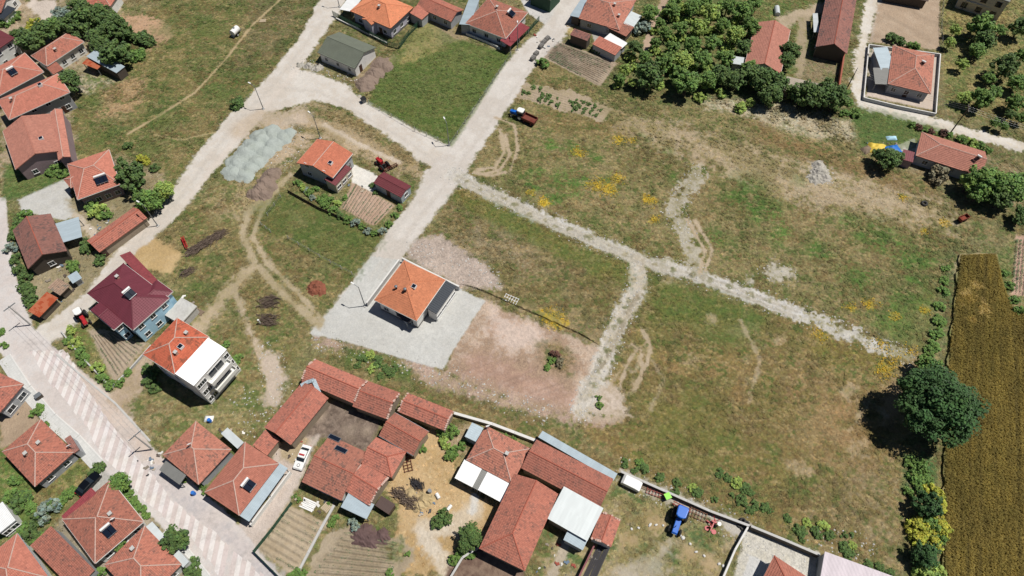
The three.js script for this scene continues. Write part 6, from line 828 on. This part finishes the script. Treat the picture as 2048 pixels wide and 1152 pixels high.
// upper left
many('60,82,24 40,72,18 92,60,22 75,70,18 110,52,20,mid 125,30,20,sage 140,55,24 170,35,26 160,15,22 200,30,24 222,45,24 240,55,20 190,75,20 215,62,20 150,40,20 250,65,14', 'dark', 'dense dark tree in the grove behind the red roofed houses', 'dark grove');
many('232,105,28 215,112,18 195,92,16', 'dark', 'dark tree shading the blue grey metal shed', 'trees at the metal shed');
many('268,75,14 290,78,18 273,110,18,mid 285,70,12 260,68,10', 'dark', 'dark bush at the dry edge of the grove', 'bushes at the grove edge', { bush: 1 });
many('137,163,24', 'dark', 'dark round tree beside the long clean red roof', undefined);
many('30,30,12 20,38,10 8,45,12', 'mid', 'garden bush beside the blue veranda', 'bushes beside the veranda', { bush: 1 });
many('68,45,14 60,52,10', 'yellow', 'yellow green bush in the garden by the glazed veranda', 'yellow bushes in the upper garden', { bush: 1 });
many('474,207,15', 'dark', 'lone dark bush beside the dirt road and street lamp', undefined, { bush: 1, ky: 1.1 });
many('263,352,32', 'dark', 'large round dark green tree beside the mauve house', undefined);
many('294,398,24,mid 310,405,16,mid 328,380,18,light 320,390,14,light 283,415,12', 'mid', 'leafy tree between the mauve house and the dirt road', 'trees by the mauve house');
many('308,335,10,dark 284,316,11,yellow 292,325,8,yellow 255,290,10,dark 240,320,8', 'dark', 'garden bush at the grassy slope beside the mauve house', 'bushes by the slope', { bush: 1 });
many('195,418,20,light 182,410,14,mid 210,430,12', 'mid', 'leafy green bush beside the mauve wall', 'bushes beside the mauve wall', { bush: 1 });
many('115,332,16,mid 125,345,12 100,345,10', 'mid', 'green bush at the foot of the broad pinkish house', 'bushes at the broad house', { bush: 1 });
many('169,488,15 172,498,12', 'dark', 'dark bush beside the square blue metal roof', 'bushes at the blue roof', { bush: 1 });
many('199,517,14', 'dark', 'round dark bush at the end of the narrow barn', undefined, { bush: 1 });
many('143,530,13,mid 148,540,10', 'mid', 'green bush beside the old dark barn', 'bushes beside the old barn', { bush: 1 });
many('48,430,14,mid 36,445,13 26,470,13 22,495,14,sage 30,515,14 38,540,14 50,555,14 46,575,13 58,590,14 62,600,14 60,575,12 30,458,10,mid 65,612,10', 'dark', 'leafy bush in the ragged hedge between street and old barn', 'hedge along the street', { bush: 1 });
many('140,660,12,light 150,685,13,light 160,705,12 170,715,12 165,725,10 195,735,13,light 205,755,13 220,770,12 240,765,10 255,745,9 135,680,10', 'mid', 'green hedge bush around the corner vegetable garden', 'hedge of the corner garden', { bush: 1 });
many('450,690,10 475,715,12 470,720,10 300,740,16,dark 298,760,14,dark 310,775,12,dark', 'mid', 'weedy bush at the foot of the tall white building', 'weeds at the white building', { bush: 1 });
// small house garden
many('595,365,9 605,375,9,light 618,385,9 630,378,8 640,400,10 650,410,9 665,420,10 680,430,10,dark 695,438,10 710,445,9,sage 722,452,9 735,462,9,sage 750,465,9 765,460,9,sage 778,448,8 790,430,8 800,415,8 648,395,9 660,400,9 675,405,9,light 625,395,7,sage 612,380,7,sage 690,395,7 745,370,7,dark 750,385,6,dark', 'mid', 'flowering garden bush in the hedge of the small house', 'hedge of the small house', { bush: 1 });
// farms at the bottom
many('880,850,16 905,862,14 890,885,14,light 908,900,14 900,912,12 925,890,10 885,868,10', 'mid', 'green bush between the patchy barn and the veranda house', 'bushes at the veranda house', { bush: 1 });
many('835,890,13 845,900,8', 'mid', 'green bush at the gable of the silver guttered barn', 'bushes at the guttered barn', { bush: 1 });
many('938,1065,20 948,1080,18 930,1090,14', 'dark', 'dark leafy tree against the large barn', 'trees at the large barn');
many('920,1105,12 908,1120,12,mid 940,1110,10', 'mid', 'bush beside the brown pen wall', 'bushes at the brown pen', { bush: 1 });
many('888,1032,18,dark 875,1045,14,dark', 'dark', 'dark bush at the end of the firewood stack', 'bushes at the firewood', { bush: 1 });
many('707,1048,13', 'sage', 'grey green bush beside the blue roofed shelter', undefined, { bush: 1 });
many('670,1035,9 662,1048,8 600,1145,12,mid 585,1150,10 815,1108,8 780,1148,10 660,1005,6 598,1000,7 590,992,6', 'mid', 'small green bush at the edge of the vegetable gardens', 'bushes at the vegetable gardens', { bush: 1 });
many('963,863,6 1010,872,7 1027,878,6', 'mid', 'small bush between the boundary wall and the veranda roof', 'bushes at the boundary wall', { bush: 1 });
many('1290,935,12.5,dark 1280,925,9.4,mid 1250,925,9.4 1320,955,10.9 1355,965,9.4 1350,985,10.9 1395,985,12.5 1385,975,9.4,light 1440,945,9.4 1455,955,10.9 1475,965,12.5,light 1490,975,10.9 1500,985,9.4 1485,1000,12.5 1510,1010,10.9 1530,1015,10.9 1500,1020,9.4 1540,1020,7.8 1600,1060,14.0 1615,1045,9.4,light 1635,1065,12.5 1650,1050,12.5,light 1660,1070,10.9 1690,1070,7.8 1690,1095,14.0 1705,1090,9.4,light 1700,1110,10.9 1740,1130,10.9 1760,1135,10.9 1780,1145,9.4 1575,1035,9.4 1705,1070,7.0 1605,1075,9.4 1430,1000,7.8 1465,990,7.8 1270,940,7.8', 'dark', 'leafy weed clump along the meadow side of the boundary wall', 'weed clumps along the wall', { bush: 1, ky: 0.65 });
many('725,715,11.0 740,708,10.2,light 755,722,11.9 770,735,10.2 780,745,10.2 745,735,10.2,light 760,750,8.5 715,730,7.6 790,735,8.5', 'dark', 'green weed clump between the red barns and the concrete yard', 'weed clumps behind the barns', { bush: 1, ky: 0.65 });
many('1112,708,11,red 1105,720,10,mid 1120,725,10,dry 1095,735,8', 'mid', 'scrubby bush in the pink earth pit', 'scrub in the pit', { bush: 1 });
many('1200,810,8 1198,795,6', 'mid', 'small weed at the end of the rutted gravel track', 'weeds at the track end', { bush: 1 });
// lower left
many('239,965,20', 'mid', 'round green tree between the black car and the street', undefined);
many('349,1080,29', 'dark', 'round dense tree standing over the street beside a red roof', undefined);
many('239,1088,14', 'mid', 'small bright green tree squeezed between two red roofs', undefined);
many('196,935,14 185,945,10', 'dark', 'dark bush at the drive of the black car', 'bushes at the drive', { bush: 1 });
many('257,988,10 265,1000,10 272,1010,10 280,1020,11 290,1030,10 252,980,8', 'mid', 'trimmed bush in the row along the street', 'street hedge', { bush: 1 });
many('95,1022,24,sage 105,1010,18 80,1035,18', 'dark', 'dark shrub between the green garden and the hip roofed house', 'shrubs behind the green garden', { bush: 1 });
many('38,1005,22,dark 20,990,18 50,995,16 30,960,14 60,1015,14', 'mid', 'green garden bush beside the white flat roofed house', 'bushes of the green garden', { bush: 1 });
many('60,1070,20,dark 45,1060,14 75,1080,14', 'mid', 'dense bush beside the orange red hip roof', 'bushes beside the orange roof', { bush: 1 });
many('135,990,12 125,1000,12 145,980,10 118,1010,10', 'mid', 'hedge bush beside the black car', 'hedge at the black car', { bush: 1 });
many('383,1137,20,dark 199,1143,14,mid 392,1150,14', 'dark', 'bush beside the short tiled pavement', 'bushes at the lower street', { bush: 1 });
many('70,825,12 80,815,10 90,850,8 8,690,8 0,665,10', 'mid', 'small shrub at the tiled pavement', 'shrubs at the pavement', { bush: 1 });
many('405,970,8 412,985,8 370,960,6', 'mid', 'small bush beside the pyramid roof', 'bushes beside the pyramid roof', { bush: 1 });
// rows of vegetables in the leafy patch
for (let i = 0; i < 4; i++) for (let k = 0; k < 13; k++) { if (rnd() < 0.35) continue; const p = bedTop(0.18 + i * 0.22 + rr(-0.04, 0.04), 0.06 + k * 0.07 + rr(-0.02, 0.02)); const t = thing('vegetable_plant', 'dark green leafy vegetable in the patch beside the ploughed garden', 'plant', p.setY(0.05), rr(0, 6), 'vegetables in the leafy patch'); const c = mesh('leaves', sprigs[k % 3], LF.dark, t), r = rr(0.4, 0.75); c.scale.set(r * 1.5, r * 0.7, r); c.position.y = r * 0.35; }

// ---------- ground cover: grass, crops and stones ----------
const bladeGeo = (n, spread, h, w) => { const pos = [], nor = [], uv = []; for (let i = 0; i < n; i++) { const a = i / n * 6.283 + rr(-0.5, 0.5), l = rr(0.6, 1.1), c = Math.cos(a), s = Math.sin(a), x0 = c * 0.08, z0 = s * 0.08, P = [[x0 - s * w, 0, z0 + c * w], [x0 + s * w, 0, z0 - c * w], [c * spread * l, h * rr(0.5, 1.1), s * spread * l]]; const N = V3().crossVectors(V3(P[2][0] - P[0][0], P[2][1] - P[0][1], P[2][2] - P[0][2]), V3(P[1][0] - P[0][0], 0, P[1][2] - P[0][2])).normalize(); if (N.y < 0) N.negate(); N.multiplyScalar(0.5).add(V3(0, 0.6, 0)).normalize(); { const A = V3(...P[0]), G2 = V3().crossVectors(V3(...P[1]).sub(A), V3(...P[2]).sub(A)); if (G2.y < 0) P.reverse(); } for (const p of P) { pos.push(...p); nor.push(N.x, N.y, N.z); uv.push(0, 0); } } const G = new THREE.BufferGeometry(); G.setAttribute('position', new THREE.Float32BufferAttribute(pos, 3)); G.setAttribute('normal', new THREE.Float32BufferAttribute(nor, 3)); G.setAttribute('uv', new THREE.Float32BufferAttribute(uv, 2)); return G; };
const texAt = (x, z) => { const i = Math.floor((x - GX0) / MX), j = Math.floor((z - GZ0) / MZ); return i < 0 || j < 0 || i >= TW || j >= TH ? -1 : j * TW + i; };
const inView = (x, z) => { const d = -z * CP + CAM_H * SP, v = (-z * SP - CAM_H * CP) / d * FOCAL, u = x / d * FOCAL; return Math.abs(u) < 1090 && Math.abs(v) < 640; };
function cover(name, label, category, geo, m, tries, fn, bb = [-146, -172, 146, -14]) {
  const mats = [], cols = [], q = new THREE.Matrix4(), Q = new THREE.Quaternion(), E = new THREE.Euler(), S1 = V3(), P = V3();
  for (let i = 0; i < tries; i++) { const x = rr(bb[0], bb[2]), z = rr(bb[1], bb[3]); if (!inView(x, z)) continue; const t = texAt(x, z); if (t < 0) continue; const r = fn(x, z, t); if (!r) continue; E.set(rr(-0.15, 0.15), rr(0, 6.28), rr(-0.15, 0.15)); q.compose(P.set(x, r.y ?? 0, z), Q.setFromEuler(E), S1.set(r.s * rr(0.8, 1.25), r.s * (r.h ?? 1) * rr(0.7, 1.3), r.s * rr(0.8, 1.25))); mats.push(q.clone()); cols.push(r.c); }
  const I = new THREE.InstancedMesh(geo, m, mats.length); I.name = numbered(name); mats.forEach((k, i) => { I.setMatrixAt(i, k); I.setColorAt(i, ctmp.setRGB(...cols[i])); }); shadow(I); tag(I, label, category, undefined, 'stuff'); scene.add(I); console.log(name, mats.length); return I;
}
const whiteM = new THREE.MeshStandardMaterial({ color: 0xffffff, roughness: 0.9 });
const bldRects = []; scene.traverse((o) => { if (o.blocks) for (const b of o.blocks) bldRects.push(b.r); });
const underRoof = (x, z) => bldRects.some((r) => { const dx = x - r.c.x, dz = z - r.c.z; return Math.abs(dx * Math.cos(r.th) - dz * Math.sin(r.th)) < r.a - 0.3 && Math.abs(dx * Math.sin(r.th) + dz * Math.cos(r.th)) < r.b - 0.3; });
const colAt = (t, k, j = 0.12) => { const v = k * rr(1 - 1.6 * j, 1 + 1.6 * j), h = rr(-j, j) * 0.5; return [gcol[t * 3] * v * (1 + h), gcol[t * 3 + 1] * v, gcol[t * 3 + 2] * v * (1 - h)]; };
cover('meadow_grass', 'short wild grass covering the meadows and lots', 'grass', bladeGeo(7, 0.34, 0.13, 0.06), whiteM, 900000, (x, z, t) => (rnd() < sst(0.08, 0.9, gden[t]) * (0.45 + 0.5 * nB[t]) && !underRoof(x, z) ? { s: rr(0.5, 1.0), h: rr(0.5, 1.4), c: colAt(t, 1.12, 0.26) } : null));
cover('wild_weeds', 'knee high dark weeds scattered over the meadows', 'weeds', bladeGeo(11, 0.4, 0.3, 0.07), whiteM, 500000, (x, z, t) => (rnd() < sst(0.2, 0.8, gden[t]) * sst(0.45, 0.7, nC[t] * 0.5 + nB[t] * 0.5) * 0.5 && !underRoof(x, z) ? { s: rr(0.5, 1.2), h: 0.8, c: colAt(t, 0.95, 0.2) } : null));
{ const P = ['1400,175 1520,190 1600,215 1700,240 1725,285 1600,275 1500,235 1410,215', '1260,262 1350,262 1420,290 1390,310 1280,285'].map((s) => wp(s)), b0 = bbox(P[0].concat(P[1])); cover('dry_weeds', 'pale dried weeds standing in front of the dark tree row', 'weeds', bladeGeo(12, 0.42, 0.5, 0.06), whiteM, 26000, (x, z, t) => { const k = P.findIndex((q) => inPoly(q, x, z)); return k >= 0 && rnd() < (k ? 0.12 : 0.75) * sst(0.35, 0.6, 0.5 * nB[t] + 0.5 * nC[t] - 0.25 * (1 - sst(0, 2.5, -polyD(P[k])(x, z)))) ? { s: rr(0.5, 1.1), c: colAt(t, 1.05, 0.2) } : null; }, b0); }
{ const F = pts('1160,305,12 1240,280,11 1268,282,8 1235,358,12 1218,380,14 1195,370,16 1300,400,12 1088,405,10 1740,607,12 1700,615,10 1805,395,9 1888,445,10 1850,462,8 1310,440,10 1060,385,8 1790,632,9 1848,620,9 1110,640,20 1090,630,14 1770,740,18 1785,720,14 1640,670,12 1760,690,14 1820,700,12').map(([x, y, r]) => [g(x, y), r * mpp(y)]);
  const list = []; for (const [p, r] of F) for (let k = 0; k < r * r * 60; k++) { const a = rr(0, 6.283), d = r * 1.5 * Math.pow(rnd(), 0.8) * (0.55 + 0.9 * vn(Math.cos(a) * 2 + p.x, Math.sin(a) * 2 + p.z)); list.push(V3(p.x + Math.cos(a) * d, 0, p.z + Math.sin(a) * d)); }
  const I = new THREE.InstancedMesh(bladeGeo(7, 0.16, 0.3, 0.05), whiteM, list.length), q = new THREE.Matrix4(); I.name = 'yellow_flowers'; list.forEach((p, i) => { const s = rr(0.5, 1.2); q.makeRotationY(rr(0, 6)).scale(V3(s, s, s)).setPosition(p); I.setMatrixAt(i, q); const v = rr(0.7, 1.1); I.setColorAt(i, rnd() < 0.65 ? ctmp.setRGB(0.62 * v, 0.42 * v, 0.03) : ctmp.setRGB(0.2 * v, 0.22 * v, 0.07)); }); shadow(I); tag(I, 'yellow wild flowers in patches over the meadow', 'flowers', undefined, 'stuff'); scene.add(I); }
{ // wheat
  const P = wp(wheatPx), d = polyD(P), s = new THREE.Shape(P.flatMap((p, i) => { const n = P[(i + 1) % P.length], k = Math.max(1, Math.round(p.distanceTo(n) / 0.6)); return [...Array(k).keys()].map((j) => { const r = p.clone().lerp(n, j / k); return new THREE.Vector2(r.x + 0.9 * (vn(r.z * 0.8, r.x * 0.2) - 0.5) + rr(-0.12, 0.12), -r.z + 0.8 * (vn(r.x * 0.7 + 9, r.z * 0.2) - 0.5)); }); }));
  const q = gUV(new THREE.ExtrudeGeometry(s, { depth: 0.55, bevelEnabled: false }).rotateX(-Math.PI / 2)); q.computeVertexNormals(); tag(mesh('wheat_stand', q, M.ground), 'dense standing body of the ripening wheat field', 'wheat', undefined, 'stuff');
  cover('wheat_ears', 'ripening golden brown wheat in drilled rows', 'wheat', bladeGeo(7, 0.16, 0.42, 0.05), whiteM, 230000, (x, z, t) => { if (d(x, z) > -0.1) return null; const c = x * 0.945 + z * 0.327, w = vn(c / 0.42, (z * 0.945 - x * 0.327) * 0.15); return rnd() < 0.35 + 0.65 * w ? { s: rr(0.8, 1.3), h: rr(0.6, 1.1), y: 0.5, c: colAt(t, 1.12, 0.1) } : null; }, bbox(P));
}
{ const rock = new THREE.IcosahedronGeometry(0.5, 0).scale(1, 0.6, 0.85), near = (list, w) => { const L = list.map((s) => lineD(wp(s), w)); return (x, z) => L.some((f) => f(x, z) < 0); };
  const zones = near(['905,350 990,392 1120,452 1280,520 1420,560 1600,628 1810,708', '1278,525 1275,580 1235,650 1205,730 1165,820', '1395,345 1345,420 1370,470', '1625,345 1655,350', '1540,545 1575,550', '830,500 985,560', '650,680 900,755 1080,825', '600,130 650,140 700,150', '1245,945 1400,1020 1500,1065', '1640,1090 1720,1090', '1500,1080 1620,1130', '540,700 560,800', '480,800 520,850', '590,270 560,330'], 5.5);
  cover('loose_stones', 'loose white stones along tracks and on rubble ground', 'stones', rock, new THREE.MeshStandardMaterial({ color: 0xffffff, roughness: 0.95, flatShading: true }), 400000, (x, z, t) => { if (!zones(x, z) || rnd() > 0.3 + 0.3 * nB[t] || underRoof(x, z)) return null; const v = rr(0.28, 0.5); return { s: Math.pow(rnd(), 4) * 0.4 + 0.06, c: [v * 1.02, v, v * 0.95] }; });
  const beds = [['1086,112 1112,82 1234,126 1199,172', 14, 'v', 0.5, 'seedling rows in the ploughed garden beside the tiled huts'], ['682,418 712,366 790,410 750,453', 13, 'u', 0.25, 'seedling rows in the garden beside the maroon shed'], ['182,668 230,662 292,690 236,758', 9, 'v', 0.5, 'seedling rows in the garden beside the burgundy roof'], ['515,1100 577,1008 650,1046 592,1146', 8, 'v', 0.45, 'seedling rows in the fenced garden at the street'], ['610,1160 690,1060 800,1085 790,1170', 9, 'v', 0.2, 'seedling rows in the large garden beside the straw yard'], ['2020,590 2030,475 2075,475 2065,600', 6, 'u', 0.1, 'seedling rows in the pink garden beside the wheat field']];
  beds.forEach(([px, rows, along, th, label], bi) => { const W = wp(px), at = (u, v) => W[0].clone().multiplyScalar((1 - u) * (1 - v)).addScaledVector(W[1], u * (1 - v)).addScaledVector(W[2], u * v).addScaledVector(W[3], (1 - u) * v), L = along === 'u' ? W[0].distanceTo(W[1]) : W[1].distanceTo(W[2]), list = [];
    for (let r = 0; r < rows; r++) for (let k = 0; k < L / 0.32; k++) { const f = (r + 0.5) / rows, l = (k + 0.5) / (L / 0.32); if (vn(r * 0.7 + bi * 13, l * 5) < th || l < 0.04 || l > 0.96) continue; const p = along === 'u' ? at(l, f) : at(f, l); list.push(p.setY(0.16)); }
    const I = new THREE.InstancedMesh(bladeGeo(8, 0.3, 0.25, 0.08), whiteM, list.length), q = new THREE.Matrix4(); I.name = numbered('garden_seedlings'); list.forEach((p, i) => { const s = rr(0.5, 1.1); q.makeRotationY(rr(0, 6)).scale(V3(s, s, s)).setPosition(p.x + rr(-0.08, 0.08), p.y, p.z + rr(-0.08, 0.08)); I.setMatrixAt(i, q); I.setColorAt(i, ctmp.setRGB(rr(0.05, 0.1), rr(0.1, 0.15), rr(0.04, 0.07))); }); shadow(I); tag(I, label, 'seedlings', undefined, 'stuff'); scene.add(I); });
  // thin pale stones round the machinery yard
  for (const [x, y] of [[1263, 1058], [1277, 1056], [1300, 1050], [1312, 1050], [1326, 1051], [1360, 1070], [1366, 1076], [1380, 1088], [1392, 1104], [1408, 1112], [1438, 1128], [1446, 1132]]) { const o = mesh('boulder', new THREE.IcosahedronGeometry(rr(0.2, 0.36), 0).scale(rr(0.8, 1.6), 0.7, rr(0.7, 1.1)).translate(0, 0.12, 0), M.coping); o.position.copy(g(x, y)); o.rotation.y = rr(0, 6); tag(o, 'pale stone in the line across the machinery yard', 'stone', 'stones across the machinery yard'); }
}
{ // odds and ends lying about in the yards
  const Y = ['1080,1085 1200,1085 1190,1150 1070,1150', '560,880 610,870 600,920 545,915', '425,855 495,860 490,885 440,870', '90,540 170,520 150,600 110,610', '165,440 215,430 230,470 190,475', '610,120 720,150 700,165 600,135', '590,985 690,1010 640,1040 580,1010', '800,960 900,1000 880,1050 800,1010', '1720,285 1800,285 1800,310 1720,310', '690,350 740,375 720,395 690,372', '1060,70 1120,75 1090,110', '150,85 180,90 140,150 125,140', '330,900 300,960 260,900', '20,780 60,800 30,850', '340,590 400,600 370,650'].map((s) => wp(s)), bs = Y.map(bbox), cl = ['#d8d6d0', '#8f8578', '#5a4f47', '#b8ab98', '#9a4f40', '#6d7f92', '#ece9e2', '#4a4a4c'].map((h) => lin(h));
  const q = merge([box(1, 0.35, 0.6, 0, 0.17, 0), box(0.5, 0.2, 0.9, 0.35, 0.3, 0.2, 0.6)]);
  cover('yard_clutter', 'small odds and ends lying about in the yards', 'clutter', q, whiteM, 500000, (x, z) => { const k = Y.findIndex((P, i) => x > bs[i][0] && x < bs[i][2] && z > bs[i][1] && z < bs[i][3] && inPoly(P, x, z)); return k >= 0 && rnd() < 0.045 && !underRoof(x, z) ? { s: rr(0.15, 0.7), c: cl[Math.floor(rnd() * cl.length)] } : null; });
}
renderer.render(scene, camera);
